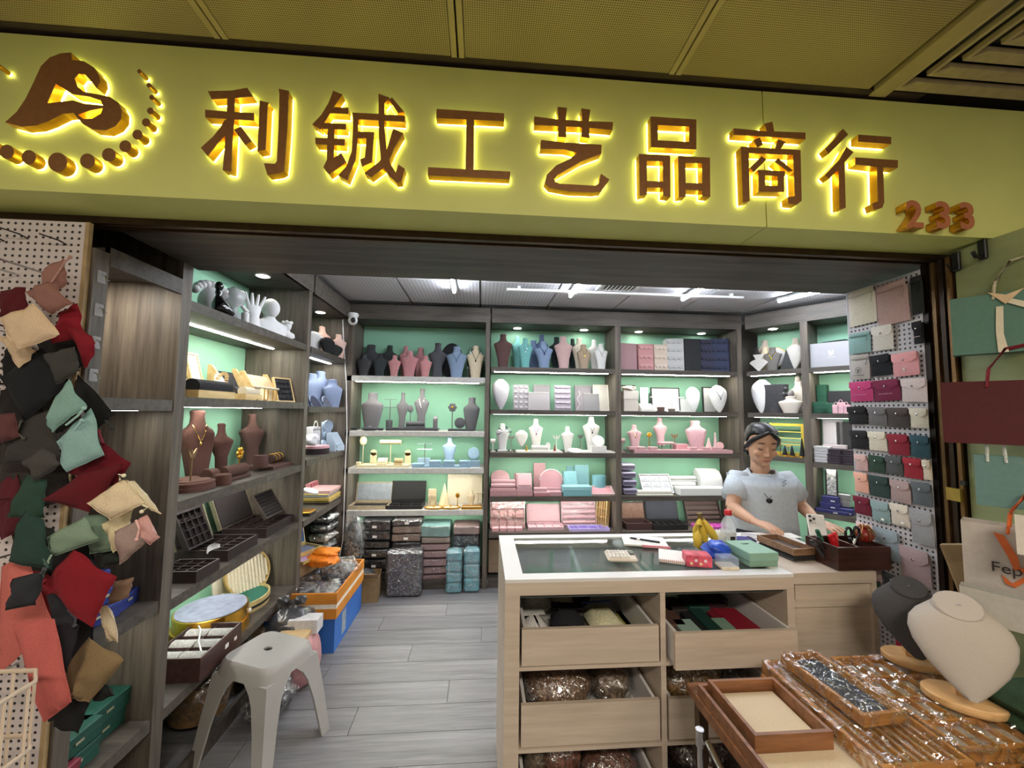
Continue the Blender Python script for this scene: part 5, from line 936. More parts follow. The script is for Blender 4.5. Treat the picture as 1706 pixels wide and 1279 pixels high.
for i, (x, y, w, d, h, c, nm) in enumerate(((.12, .12, .3, .3, .16, 0, 'bulging clear plastic bag at the far end of the crate'), (-.05, -.14, .3, .26, .12, 1, 'dark plastic packet in the crate'), (.15, -.16, .2, .24, .1, 2, 'silver plastic packet at the crate front'))):
    t = thing('plastic_packet', nm, 'plastic bag', (-1.19+x, 3.12+y, .30)); rnd_blob(w*.8, d*.8, h*.8, 30+i, .14).build('contents', M(((90, 90, 94), (40, 40, 44), (110, 110, 112))[c], .5, var=.3, scale=30), t); rnd_blob(w, d, h, 40+i, .16).build('plastic_wrap', film('crinkled_film', .1, .13, scale=22), t)
t = thing('orange_bag', 'folded bright orange shopping bag on the crate', 'bag', (-1.13, 3.07, .47)); rnd_blob(.24, .15, .09, 51, .16).build('fold', M((240, 132, 24), .55, var=.06), t, 40); rnd_blob(.19, .12, .06, 52, .16).build('upper_fold', M((244, 140, 30), .55, var=.06), t, 40).location = (.02, .02, .06); squiggle(t, M((120, 40, 20), .5), .07, .022, -.074, .05, 3, .0028)
oc = thing('open_blue_case', 'open case with blue marbled lining beside the crate', 'case', (-1.30, 3.14, .546), PI/2-.5); tray_parts(oc, .2, .18, .03, M((210, 190, 130), .4, .4), fabric((110, 116, 136)), 1, 1); bx('lid', M((214, 196, 138), .4, .4), oc, -.1, .1, .0, .014, 0, .2, .01, TX(0, .09, .028, -.25)); bx('lid_lining', M((44, 84, 140), .5, var=.2), oc, -.088, .088, -.002, .001, .012, .188, 0, TX(0, .09, .028, -.25))
tp = thing('purple_tray', 'flat lilac tray with gold rim lying before the blue case', 'tray', (-1.27, 3.07, .525), PI/2-.3); tray_parts(tp, .22, .2, .02, M((206, 180, 110), .4, .4), fabric((186, 150, 196)), 1, 1, pad_h=.8)
t = thing('black_bag', 'knotted black plastic bag in front of the crate', 'plastic bag', (-1.13, 2.62, .0)); GB = M((64, 64, 68), .3, coat=.5, var=.2, scale=20, bmp=.6); rnd_blob(.28, .26, .40, 60, .12).build('sack', GB, t, 50); 
MB().tube([(0, 0, .37), (.01, 0, .41), (.0, 0, .43)], [.05, .022, .028], 12).build('knot', GB, t, 60)
for s in (-1, 1): rnd_blob(.07, .05, .05, 62+s, .2).build('bow', GB, t, 50).location = (s*.05, 0, .41)
t = thing('pink_bag', 'pink plastic bag with cartons beside the stool', 'plastic bag', (-1.03, 2.52, 0)); rnd_blob(.22, .24, .30, 66, .12).build('sack', M((206, 150, 152), .4, alpha=.92, var=.1, coat=.3), t, 50); bx('carton', M((206, 176, 130), .7), t, -.11, .06, -.1, .02, .285, .31, .002); bx('carton_lid', M((206, 204, 206), .6), t, -.08, .09, -.0, .09, .28, .36, .002)
t = thing('dark_packet', 'dark plastic packet on the floor behind the stool', 'plastic bag', (-1.08, 2.30, 0)); rnd_blob(.2, .22, .16, 70, .15).build('contents', M((60, 58, 60), .5, var=.3, scale=30), t); rnd_blob(.23, .25, .19, 71, .15).build('plastic_wrap', film('crinkled_film', .1, .13, scale=22), t)
t = thing('brown_carton', 'open brown carton of packets in the back corner', 'carton', (-.97, 3.60, 0), .1); KR = M((150, 124, 88), .8); 
for a in ((-.13, .13, -.1, -.095), (-.13, .13, .095, .1), (-.13, -.125, -.1, .1), (.125, .13, -.1, .1)): bx('side', KR, t, *a, 0, .2)
bx('flap', KR, t, -.13, .13, -.002, .002, 0, .1, 0, TX(0, -.1, .2, .9)); rnd_blob(.22, .16, .24, 75, .12).build('packets', M((60, 62, 66), .4, var=.4, scale=40), t)
t = thing('clear_sack', 'tall clear plastic sack of small packets in the corner', 'plastic bag', (-1.09, 3.66, .2)); rnd_blob(.16, .14, .42, 77, .1).build('packets', M((76, 78, 82), .5, var=.5, scale=45), t); rnd_blob(.19, .17, .47, 78, .1).build('plastic_wrap', film('crinkled_film', .1, .13, scale=22), t)
bxc = thing('flat_carton', 'flat brown carton under the open blue case', 'carton', (-1.31, 3.13, .421), PI/2-.3); box_parts(bxc, .26, .22, .10, M((150, 124, 92), .8), True)
# security camera and cable
t = thing('security_camera', 'white dome security camera at the corner of the shelves', 'security camera', (-1.17, 3.66, 2.37)); MB().lathe([(.045, .10), (.05, .085), (.042, .065), (.02, .058)], 20).build('mount', WHITE, t, 40); MB().ball((0, 0, .035), .042, n=18, m=12).build('head', WHITE, t, 60); MB().ball((.012, -.03, .032), .022, .02, .024, 14, 8).build('lens', BLACK, t, 60); MB().cyl((.012, -.051, .032), (.012, -.047, .032), .008, 12).build('lens_ring', M((70, 70, 74), .2), t)
pts = [atY(571, 532, 3.66), atY(572, 560, 3.66), atY(577, 640, 3.655), atY(578, 720, 3.655), atY(575, 780, 3.655), atY(573, 850, 3.655), atY(571, 900, 3.655), atY(566, 925, 3.6), atY(556, 918, 3.5)]
tag(MB().tube([tuple(p) for p in pts], .004, 6).build('camera_cable', WHITE, None, 60), 'thin white cable hanging from the security camera down the shelves', 'cable')
# ------------------------------------------------------------------ end bay H
for i, (x, y, z, w) in enumerate(((.10, .12, 0, .17), (.13, .13, .055, .15), (.10, .15, .11, .14), (.22, .13, 0, .12))):
    p = spotx('H', 1, x+.03, y); t = thing('blue_box', 'dark blue gift box with gold clasp, %s' % ('lowest of the stack', 'middle of the stack', 'top of the stack', 'beside the stack near the post')[i], 'box', (p.x, p.y, p.z+z), PI/2+.1*i-.1, 'dark blue gift boxes'); box_parts(t, w, .13, .052, leather((40, 56, 130)), True); bx('clasp', M((226, 214, 180), .3, .5), t, -.012, .012, -.067, -.065, .026, .034)
for i, (x, y, z, w, op) in enumerate(((.06, .12, 0, .16, 0), (.06, .12, .065, .16, 0), (.20, .16, 0, .17, 0), (.20, .15, .065, .18, 1), (.0, .10, .0, .1, 2))):
    p = spotx('H', 2, x+.03, y); t = thing('green_box' if op < 2 else 'plum_box', ('dark green jewellery box with gold clasp, %s' % ('lower of the near stack', 'upper of the near stack', 'lower of the far stack', 'open one on the far stack')[i]) if op < 2 else 'plum jewellery box beside the green ones', 'box', (p.x, p.y, p.z+z), PI/2, 'dark green jewellery boxes' if op < 2 else None); c = leather((22, 74, 62)) if op < 2 else leather((120, 40, 56)); box_parts(t, w, .14, .062, c, True); bx('clasp', M((196, 190, 160), .3, .6), t, -.014, .014, -.072, -.07, .03, .038)
# ------------------------------------------------------------------ stool
st = thing('plastic_stool', 'beige plastic stool with a hole in its seat', 'stool', (-1.0, 2.08, 0), R_(-22)); SM = M((172, 169, 165), .4, var=.02, scale=6, bmp=.02)
def rr(w, d, r, z, n=5):
    out = []
    for cx, cy, a0 in ((w/2-r, d/2-r, 0), (-w/2+r, d/2-r, 90), (-w/2+r, -d/2+r, 180), (w/2-r, -d/2+r, 270)):
        for i in range(n): a = R_(a0+90*i/(n-1)); out.append((cx+r*math.cos(a), cy+r*math.sin(a), z))
    return out
hole = [(.022*math.cos(a*PI/9), .016*math.sin(a*PI/9)) for a in range(18)]
MB().prism([p[:2] for p in rr(.285, .25, .05, 0)], .444, .452, 'Z', [hole]).build('seat', SM, st); MB().loft([rr(.285, .25, .05, .452), rr(.305, .27, .055, .44), rr(.315, .28, .055, .42), rr(.325, .29, .05, .385), rr(.318, .283, .05, .385), rr(.307, .272, .055, .42), rr(.297, .262, .055, .435)], False).build('rim', SM, st, 60)
for sx in (-1, 1):
    for sy in (-1, 1):
        L = []
        for z, o, wd in ((.39, 0, .135), (.345, .006, .098), (.30, .012, .08), (.2, .026, .066), (0, .05, .05)):
            X, Y = sx*(.1615+o), sy*(.144+o); th = .01
            L.append([(X, Y, z), (X-sx*wd, Y, z), (X-sx*wd, Y-sy*th, z), (X-sx*th, Y-sy*th, z), (X-sx*th, Y-sy*wd, z), (X, Y-sy*wd, z)])
        MB().loft(L).build('leg', SM, st)
t = thing('white_cup', 'pale cylinder standing on the floor below the shelf corner', 'cup', (-1.0, 1.52, 0)); MB().lathe([(.018, 0), (.02, .2), (.02, .24), (.017, .24)], 14).build('tube', M((226, 216, 206), .5), t, 40); MB().lathe([(.021, .18), (.021, .24), (.018, .243)], 14).build('cap', WHITE, t, 40)
# ------------------------------------------------------------------ counter
CX0, CX1, CX2, CY0, CY1, CZ = .10, 1.228, 1.585, 1.513, 2.045, .98
co = thing('glass_counter', 'cream shop counter with glass top and open drawers', 'counter', (CX0, CY0, 0)); CW = CX1-CX0; CD = CY1-CY0
WCT = M((226, 224, 224), .3, var=.01, scale=4, bmp=.0, name='white_counter')
bx('end_panel', CREAM_MDF, co, 0, .055, 0, CD, 0, CZ-.012); bx('end_panel', CREAM_MDF, co, CW-.03, CW, 0, CD, 0, CZ-.012)
MB().prism([(0, 0), (CW, 0), (CW, CD), (0, CD)], CZ-.012, CZ, 'Z', [[(.07, .055), (CW-.05, .055), (CW-.05, CD-.05), (.07, CD-.05)]]).build('top_frame', WCT, co)
bx('glass_top', GLASSM, co, .065, CW-.045, .05, CD-.045, CZ-.008, CZ-.003)
bx('front_rail', CREAM_MDF, co, .055, CW-.03, 0, .02, CZ-.058, CZ-.012); bx('back_panel', CREAM_MDF, co, .055, CW-.03, CD-.015, CD, 0, CZ-.012)
bx('divider', CREAM_MDF, co, .59, .61, .003, CD-.015, .05, CZ-.058)
for z in (.668, .385, .09): bx('shelf_rail', CREAM_MDF, co, .055, CW-.03, .0, CD-.015, z-.012, z)
sl = bx('display_deck', M((70, 76, 74), .5), co, .055, CW-.03, .02, CD-.015, CZ-.075, CZ-.062)
DR = {}
for col_, (x0, x1) in enumerate(((.06, .587), (.614, CW-.034))):
    for r, (z0, z1) in enumerate(((.672, .80), (.392, .535), (.11, .25))):
        yo = -.055 if (col_ == 1 and r == 0) else .002
        d = bx('drawer', CREAM_MDF, co, x0+.004, x1-.004, yo, yo+.016, z0, z1)
        for a in ((x0+.012, x0+.024), (x1-.024, x1-.012)): bx('drawer_side', WCT, d, *a, yo+.016, CD-.03+yo, z0+.005, z1-.005)
        bx('drawer_base', WCT, d, x0+.012, x1-.012, yo+.016, CD-.03+yo, z0, z0+.008); bx('drawer_back', WCT, d, x0+.024, x1-.024, CD-.04+yo, CD-.03+yo, z0+.008, z1-.01)
        DR[(col_, r)] = (CX0+x0+.03, CX0+x1-.03, CY0+yo+.02, CY0+CD-.06+yo, z0+.009, z1)
rc = thing('side_counter', 'plain cream counter section beside the glass counter', 'counter', (CX1+.003, CY0+.012, 0)); RW = CX2-CX1
bx('top_slab', CREAM_MDF, rc, 0, RW, 0, CD-.012, CZ-.045, CZ-.002); bx('upper_panel', CREAM_MDF, rc, .02, RW-.01, .012, .03, CZ-.11, CZ-.046); bx('rail', CREAM_MDF, rc, 0, RW, .004, .03, CZ-.135, CZ-.108); bx('lower_panel', CREAM_MDF, rc, .012, RW-.01, .012, .03, .05, CZ-.136); bx('end_panel', CREAM_MDF, rc, RW-.02, RW, .0, CD-.012, 0, CZ-.046); bx('side_stile', CREAM_MDF, rc, 0, .012, .006, .03, .05, CZ-.136); bx('back_panel', CREAM_MDF, rc, .0, RW-.02, CD-.03, CD-.012, 0, CZ-.046)
bx('worktop', WCT, rc, .0, RW, .20, CD-.012, CZ-.0018, CZ-.0002)
# things in the drawers
def soft(name, label, cat, x, y, z, w, d, h, col, rz=0, group=None, amp=.05, mt=None):
    t = thing(name, label, cat, (x, y, z), rz, group); MB().box(-w/2, w/2, -d/2, d/2, 0, h, None, h*.45).build('body', mt or fabric(col, 120), t, 60); return t
def drw(c, r, u, v, lift=0):
    a = DR[(c, r)]; return a[0]+(a[1]-a[0])*u, a[2]+(a[3]-a[2])*v, a[4]+lift
def flat_pouch(c, r, u, v, w, d, h, col, label, rz=0, lift=0, txt=None, flap=True):
    x, y, z = drw(c, r, u, v, lift); t = soft('flat_pouch', label, 'pouch', x, y, z, w, d, h, col, rz, 'pouches in the open counter drawer')
    if flap: bx('flap', fabric(tuple(max(0, k-14) for k in col), 120), t, -w/2+.002, w/2-.002, d*.1, d/2, h, h+.003, .001)
    if txt: text(txt, .03, M((30, 30, 34), .5), t, (0, -d*.15, h+.001), (0, 0, 0))
    return t
flat_pouch(0, 0, .16, .75, .15, .12, .085, (226, 224, 220), 'white cotton pouch printed WA at the drawer back', .2, 0, 'WA')
flat_pouch(0, 0, .10, .35, .10, .14, .075, (228, 226, 224), 'white pouch at the drawer edge by the end panel', .1)
flat_pouch(0, 0, .08, .09, .10, .06, .04, (176, 168, 30), 'mustard yellow pouch in the drawer corner'); flat_pouch(0, 0, .40, .40, .14, .14, .085, (28, 28, 36), 'black velvet pouch in the middle of the drawer', -.15); flat_pouch(0, 0, .30, .16, .11, .1, .055, (30, 30, 36), 'small black pouch at the drawer front', .2)
flat_pouch(0, 0, .48, .14, .12, .1, .05, (72, 72, 76), 'charcoal pouch folded at the drawer front', -.3); flat_pouch(0, 0, .42, .82, .13, .09, .08, (196, 188, 172), 'beige pouch stack at the drawer back'); flat_pouch(0, 0, .62, .85, .10, .1, .08, (40, 44, 34), 'dark olive netting pouch at the drawer back', .3)
flat_pouch(0, 0, .74, .42, .14, .18, .07, (216, 212, 176), 'clear zip bag of cream cards in the drawer', .1, 0, None, False); flat_pouch(0, 0, .78, .12, .11, .05, .03, (150, 70, 96), 'pink pouch under the zip bag'); flat_pouch(0, 0, .92, .4, .05, .16, .05, (196, 186, 110), 'yellow plastic sleeve beside the drawer wall', .05, 0, None, False)
bx('zip_edge', M((50, 90, 170), .5), COL.objects['flat_pouch.008'], -.07, .07, .085, .095, .07, .074)
BXS = [(.10, .45, .11, .16, .075, (92, 66, 58), 'brown box nearest the middle divider'), (.10, .10, .10, .10, .05, (70, 44, 48), 'dark plum box at the drawer front'), (.22, .26, .08, .10, .075, (156, 184, 176), 'pale teal box near the plum one'), (.30, .16, .07, .1, .03, (196, 198, 202), 'silver paper at the drawer front'), (.28, .66, .10, .12, .075, (50, 40, 42), 'dark brown box behind the teal one'), (.36, .36, .05, .22, .07, (30, 36, 36), 'slim black box, first of the row'), (.45, .38, .055, .24, .08, (24, 60, 52), 'slim dark green box in the row'), (.54, .2, .10, .16, .075, (128, 158, 140), 'sage green box with gold trim'), (.52, .66, .09, .12, .085, (20, 64, 56), 'dark green box at the back'), (.64, .3, .06, .26, .07, (120, 24, 44), 'slim burgundy box left of the wide one'), (.78, .28, .1, .24, .075, (136, 24, 44), 'wide burgundy box'), (.70, .72, .12, .12, .085, (60, 30, 40), 'dark maroon box at the drawer back'), (.34, .88, .2, .07, .09, (176, 196, 176), 'pale green carton along the drawer back'), (.86, .8, .06, .1, .08, (40, 34, 40), 'black box in the far drawer corner')]
for u, v, w, d, h, c, lb in BXS:
    x, y, z = drw(1, 0, u, v); t = thing('jewelry_box', lb+' in the pulled-out drawer', 'box', (x, y, z), random.uniform(-.06, .06), 'boxes in the pulled-out counter drawer'); box_parts(t, w, d, h, leather(c), True); bx('gold_trim', GOLD, t, -w/2-.0005, w/2+.0005, -d/2-.0008, -d/2+.001, h*.57, h*.6)
for i, (c, r, u, v, w, d, h, cc, lb) in enumerate(((0, 1, .32, .45, .30, .30, .17, (130, 104, 84), 'large clear bag of amber beads in the middle drawer'), (0, 1, .80, .5, .18, .26, .15, (124, 108, 92), 'small clear bag of beads in the middle drawer'), (0, 1, .08, .5, .08, .2, .1, (90, 78, 70), 'brown packet by the side of the middle drawer'), (0, 2, .10, .4, .09, .26, .22, (120, 104, 84), 'tall packet in the lowest drawer beside the end panel'), (0, 2, .32, .35, .17, .2, .24, (128, 88, 72), 'round clear bag of reddish beads in the lowest drawer'), (0, 2, .74, .3, .24, .2, .15, (122, 88, 76), 'clear tray pack of brown beads in the lowest drawer'), (0, 2, .7, .75, .2, .2, .26, (110, 70, 62), 'dark red bag at the back of the lowest drawer'), (1, 1, .35, .5, .34, .34, .22, (118, 92, 58), 'large golden sack in the middle drawer of the right column'), (1, 1, .82, .5, .15, .28, .16, (60, 56, 58), 'dark plastic packet in the middle drawer of the right column'), (1, 2, .4, .4, .3, .3, .2, (80, 60, 60), 'dark packet in the lowest drawer of the right column'))):
    x, y, z = drw(c, r, u, v); t = thing('bead_bag', lb, 'plastic bag', (x, y, z), 0, 'bags of beads in the counter drawers'); rnd_blob(w*.9, d*.9, h*.9, 100+i, .12).build('beads', M(cc, .4, var=.35, scale=70, bmp=.9), t, 60); rnd_blob(w, d, h, 120+i, .12).build('plastic_wrap', film('crinkled_film', .1, .13, scale=22), t, 60)
# things on the counter
def onc(px, py, z=CZ): p = atZ(px, py, z); return (p.x, p.y, z)
t = thing('calculator', 'cream calculator with rows of round keys on the glass', 'calculator', onc(1034, 931), R_(-6)); CM = M((226, 212, 196), .4, var=.01); bx('body', CM, t, -.062, .062, -.045, .045, 0, .016, .006, TX(0, 0, .004, .08))
for r in range(4):
    for q in range(6): MB().cyl((-.05+q*.0155, -.032+r*.017, .014), (-.05+q*.0155, -.032+r*.017, .0245+.0015*r), .0062, 10).build('key', M((236, 232, 226), .4), t, 50)
bx('display', M((70, 78, 70), .2), t, .036, .058, -.005, .035, .02, .026)
t = thing('order_pad', 'open order pad with a pink edge on the counter', 'notepad', onc(1073, 903), R_(-14)); bx('pages', PAPER, t, -.10, .10, -.07, .07, 0, .008, .001); bx('pink_sheet', M((226, 150, 160), .6), t, -.02, .105, -.078, -.07, 0, .01); 
for i in range(6): bx('ruled_line', M((150, 160, 186), .7), t, -.08, .08, -.05+i*.018, -.0492+i*.018, .008, .0083)
t = thing('ballpoint_pen', 'black ballpoint pen lying on the order pad', 'pen', (COL.objects['order_pad'].location.x-.0, COL.objects['order_pad'].location.y-.005, CZ+.012), R_(-32)); MB().tube([(-.07, 0, 0), (-.06, 0, 0), (.055, 0, 0), (.07, 0, 0)], [.0015, .0045, .0048, .004], 8).build('barrel', BLACK, t, 60); MB().cyl((-.035, 0, 0), (-.02, 0, 0), .0051, 8).build('grip_band', CHROME, t); bx('clip', CHROME, t, .03, .068, -.001, .001, .004, .006)
t = thing('spiral_notebook', 'small white spiral notebook near the counter edge', 'notebook', onc(1118, 929), R_(-24)); bx('pages', PAPER, t, -.05, .05, -.07, .07, 0, .012, .001)
for i in range(12): MB().tube([(-.045+i*.008, -.07+.005*math.cos(a*PI/4), .008+.007*math.sin(a*PI/4)) for a in range(8)], .001, 4, True).build('ring', M((200, 80, 80), .4), t)
# bananas
bp = Vector(onc(1172, 918)); t = thing('banana_bunch', 'bunch of ripe yellow bananas standing on the counter', 'fruit', bp); BAN = M((222, 190, 62), .5, var=.06, scale=8)
for pts, rr_ in (([(-.006, .012, .142), (-.02, -.004, .115), (-.034, -.012, .075), (-.033, -.012, .032), (-.008, -.008, .008)], [.007, .013, .0185, .018, .006]), ([(.002, .012, .142), (.016, .0, .118), (.034, -.006, .088), (.05, -.006, .06), (.062, -.002, .042)], [.007, .013, .018, .0165, .006]), ([(0, .016, .135), (.006, .012, .10), (.014, .012, .055), (.024, .012, .02)], [.007, .014, .017, .006]), ([(-.006, .02, .135), (-.016, .03, .09), (-.014, .034, .04), (0, .03, .012)], [.007, .015, .016, .006])):
    b = MB().tube(pts, rr_, 10).build('banana', BAN, t, 60); e = pts[-1]; MB().ball((e[0]+.002, e[1], e[2]-.003), .0065, n=8, m=5).build('tip', M((50, 38, 22), .7), b)
MB().tube([(-.002, .013, .136), (-.006, .014, .152), (-.008, .014, .166)], [.014, .010, .013], 8).build('stem', M((110, 92, 40), .6), t, 60)
# bottle
t = thing('water_bottle', 'clear plastic bottle with a red cap beside the bananas', 'bottle', (onc(1214, 905)[0], onc(1214, 905)[1], CZ)); MB().lathe([(.030, 0), (.033, .006), (.033, .07), (.031, .075), (.033, .08), (.032, .095), (.014, .128), (.0135, .14)], 22).build('body', M((226, 232, 236), .06, alpha=.38, var=.0, bmp=0, coat=.6), t, 60); MB().lathe([(.0165, .135), (.0165, .155), (.014, .158)], 18).build('cap', M((200, 26, 44), .4), t, 40); MB().lathe([(.0336, .02), (.0336, .06)], 22).build('label', M((222, 222, 222), .5, alpha=.8), t, 60); bx('barcode', BLACK, t, -.012, .012, -.0345, -.0338, .022, .042)
t = thing('tissue_pack', 'crumpled white tissue between bananas and bottle', 'tissue', onc(1198, 912)); rnd_blob(.05, .05, .08, 81, .2).build('tissue', M((226, 226, 226), .7), t, 40)
t = thing('blue_wallet', 'flat dark blue phone wallet behind the bottle', 'wallet', onc(1238, 900), -.2); bx('cover', leather((52, 48, 120)), t, -.05, .05, -.03, .03, 0, .012, .003); bx('strap', BLACK, t, .03, .04, -.031, .031, .001, .0135)
t = thing('snack_box', 'pink patterned snack box at the counter edge', 'box', onc(1161, 940), R_(-14)); bx('body', M((214, 84, 104), .5, var=.2, scale=28), t, -.05, .05, -.035, .035, 0, .046, .003)
for i in range(4): MB().cyl((-.03+i*.018, -.0362, .015+.012*(i % 2)), (-.03+i*.018, -.0352, .015+.012*(i % 2)), .006, 10).build('printed_flower', M(((236, 214, 170), (236, 220, 226))[i % 2], .5), t)
t = thing('blue_plastic_bag', 'crumpled bright blue plastic bag behind the snack box', 'plastic bag', onc(1194, 930)); rnd_blob(.11, .09, .075, 83, .2).build('bag', M((40, 84, 200), .3, alpha=.9, coat=.4, var=.15), t, 50)
t = thing('clear_box', 'small clear acrylic box with a pale base', 'box', onc(1211, 945), R_(-4)); bx('cover', M((190, 206, 236), .05, alpha=.3, var=0, bmp=0), t, -.034, .034, -.03, .03, .012, .046, .002); bx('base', M((226, 214, 190), .6), t, -.035, .035, -.031, .031, 0, .012, .002)
t = thing('green_box', 'long mint green gift box with dark script on its lid', 'box', onc(1256, 935), R_(2)); bx('body', M((132, 166, 144), .55, var=.02), t, -.062, .062, -.06, .10, 0, .05, .002); bx('lid', M((140, 178, 156), .55, var=.02), t, -.064, .064, -.062, .102, .022, .056, .002); squiggle(t, M((40, 54, 50), .5), .035, .01, .05, .0568, 3, .0011, True)
t = thing('wood_box', 'long open wooden box stacked on dark pads', 'box', (onc(1313, 925)[0]+.012, onc(1313, 925)[1]+.02, CZ), R_(6)); 
for i in range(3): bx('dark_pad', leather((44, 42, 42)), t, -.055+.004*i, .055, -.09, .11, .001+i*.008, .008+i*.008, .003)
q = MB()
for a in ((-.055, .055, -.09, -.082), (-.055, .055, .102, .11), (-.055, -.047, -.082, .102), (.047, .055, -.082, .102)): q.box(*a, .025, .052)
q.box(-.047, .047, -.082, .102, .025, .03).build('tray', wood('brown_box', (104, 76, 54), (146, 112, 84), (1, 9, 9), 4, .45), t); bx('inner_lining', leather((74, 56, 46)), t, -.046, .046, -.08, .10, .03, .032); bx('card', M((216, 200, 170), .6), t, -.03, .01, -.06, -.04, .033, .037)
og = thing('desk_organizer', 'dark brown wooden organizer box holding scissors and pens', 'organizer', (onc(1390, 930)[0]+.01, CY0+.10, CZ), 0); DW = wood('dark_walnut', (44, 24, 20), (74, 44, 36), (1, 9, 9), 4, .35)
q = MB()
for a in ((-.115, .115, -.08, -.07), (-.115, .115, .07, .08), (-.115, -.105, -.07, .07), (.105, .115, -.07, .07), (-.02, -.012, -.07, .07)): q.box(*a, 0, .09)
q.box(-.105, .105, -.07, .07, 0, .006).build('box', DW, og)
ox, oy, oz = og.location
t = thing('scissors', 'black handled scissors standing in the organizer', 'scissors', (ox-.02+.03, oy-.02, oz+.01), .2); 
for s in (-1, 1): MB().tube([(s*.022+.017*math.cos(a*PI/8), 0, .118+.024*math.sin(a*PI/8)) for a in range(16)], .0055, 6, True).build('handle_loop', BLACK, t, 60); MB().tube([(s*.016, 0, .1), (-s*.004, 0, .05), (-s*.008, 0, .002)], [.006, .005, .002], 6).build('blade', CHROME, t, 60)
for i, (dx, c, lb, tl) in enumerate(((-.085, (22, 22, 24), 'black marker leaning in the organizer', -.5), (-.07, (30, 90, 66), 'green handled tool in the organizer', -.4), (-.045, (190, 24, 36), 'bright red folder clip standing in the organizer', -.3), (-.03, (206, 60, 60), 'red pen beside the scissors', -.1), (-.095, (40, 40, 44), 'black stapler arm in the organizer', -.7))):
    t = thing('organizer_tool', lb, 'stationery', (ox+dx, oy-.01+.02*(i % 2), oz+.012), 0, 'tools in the organizer', rot=(0, tl, 0)); bx('body', M(c, .4), t, -.007-.006*(i == 2), .007+.008*(i == 2), -.008, .008, 0, .115+.02*(i == 1), .004); bx('cap', M(tuple(min(255, k+30) for k in c), .4), t, -.008, .008, -.0085, .0085, .085, .105, .003)
t = thing('red_ornament', 'small red and gold ornament on the organizer corner', 'ornament', (ox+.085, oy, oz+.09)); OMR, OMG = M((140, 40, 30), .35), M((180, 140, 80), .3, .7)
MB().lathe([(.02, 0), (.026, .008), (.03, .025), (.022, .042), (.012, .05), (.02, .06)], 16).build('pot', OMR, t, 50)
for i in range(7): MB().tube([(.028*math.cos(i*.9), .028*math.sin(i*.9), .01), (.034*math.cos(i*.9), .034*math.sin(i*.9), .035), (.012*math.cos(i*.9), .012*math.sin(i*.9), .066)], .003, 5).build('gold_scroll', OMG, t, 60)
t = thing('smartphone', 'white smartphone with three lenses propped behind the organizer', 'phone', (onc(1352, 905)[0]+.02, 1.83, CZ), R_(-25)); mx = TX(0, 0, .0, -.45); MB().box(-.037, .037, -.004, .004, 0, .145, mx, .004).build('body', M((220, 214, 206), .3), t); MB().box(-.031, -.001, -.0065, -.004, .1, .14, mx, .003).build('camera_plate', M((206, 200, 192), .3), t)
for a, b in ((-.024, .132), (-.024, .111), (-.009, .121)): MB().cyl((a, -.0085, b), (a, -.0065, b), .0062, 12, mx).build('lens', BLACK, t)
t = thing('counter_mat', 'white paper sheet spread on the counter before the woman', 'paper', (1.50, 1.98, CZ), 0); bx('sheet', PAPER, t, -.17, .13, -.04, .04, .0, .002); bx('fold', PAPER, t, -.16, .1, .0, .03, .002, .0035)
t = thing('white_phone', 'white phone lying under the fingers of the woman', 'phone', (1.385, 1.965, CZ+.0005), R_(-35)); bx('body', M((226, 222, 222), .3), t, -.06, .04, -.03, .03, 0, .009, .004); bx('screen', M((200, 204, 210), .1), t, -.055, .035, -.026, .026, .009, .0095)
# inside the glass: reflection-worthy contents
t = thing('folded_white_stand', 'white display stand inside the glass counter', 'display stand', (.70, 1.95, CZ-.062)); MB().lathe([(.03, 0), (.022, .02), (.05, .04), (.045, .048)], 16).build('stand', WP, t, 40); bx('foot', WP, t, -.04, .04, -.03, .03, 0, .004)
t = thing('grey_sheet', 'grey lining sheet inside the glass counter', 'sheet', (.62, 1.72, CZ-.062)); bx('sheet', M((84, 92, 88), .5), t, -.3, .3, -.12, .1, 0, .002); bx('divider_strip', M((90, 92, 92), .4), t, -.004, .004, -.12, .1, .002, .03)

# ------------------------------------------------------------------ the woman behind the counter
WY = 2.30
def wp(px, py, Y): p = atY(px, py, Y); return p
SK = M((206, 160, 132), .5, var=.04, scale=14, bmp=.04, name='skin'); HAIR = M((16, 14, 16), .35, var=.2, scale=80, sc3=(1, 1, .15), name='black_hair')
base = wp(1268, 800, WY); bxx = base.x
wom = thing('person', 'woman in a pale grey T-shirt leaning over the counter, looking down', 'person', (bxx, WY, 0))
def L(p): return (p.x-bxx, p.y-WY, p.z)
neckb, sh_l, sh_r = L(wp(1267, 783, WY)), L(wp(1228, 797, WY+.035)), L(wp(1309, 799, WY-.03))
el_l, wr_l = L(wp(1220, 846, WY-.05)), L(wp(1254, 867, 2.08)); hd_l = L(wp(1277, 876, 2.02))
el_r, wr_r = L(wp(1334, 842, WY-.02)), L(wp(1362, 868, 2.10)); hd_r = L(wp(1385, 877, 2.02))
HC = Vector(L(wp(1268, 740, WY-.05)))
bd = MB()
def limb(pts, rad, n=12): bd.tube(pts, rad, n)
hipz = .86
TM = Matrix.Rotation(R_(-20), 4, 'Z')
bd.loft([[tuple(TM @ Vector((hw*math.cos(2*PI*j/18), d*math.sin(2*PI*j/18)+yo, z))) for j in range(18)] for hw, d, yo, z in ((.12, .09, .02, .78), (.165, .115, .02, .86), (.15, .105, .015, .98), (.14, .10, .01, 1.08), (.155, .105, 0, 1.20), (.155, .09, .0, sh_l[2]-.045), (.10, .06, .0, sh_l[2]+.0), (.05, .048, -.005, sh_l[2]+.035))])
limb([neckb, tuple(HC+Vector((0, .02, -.05)))], [.052, .046])
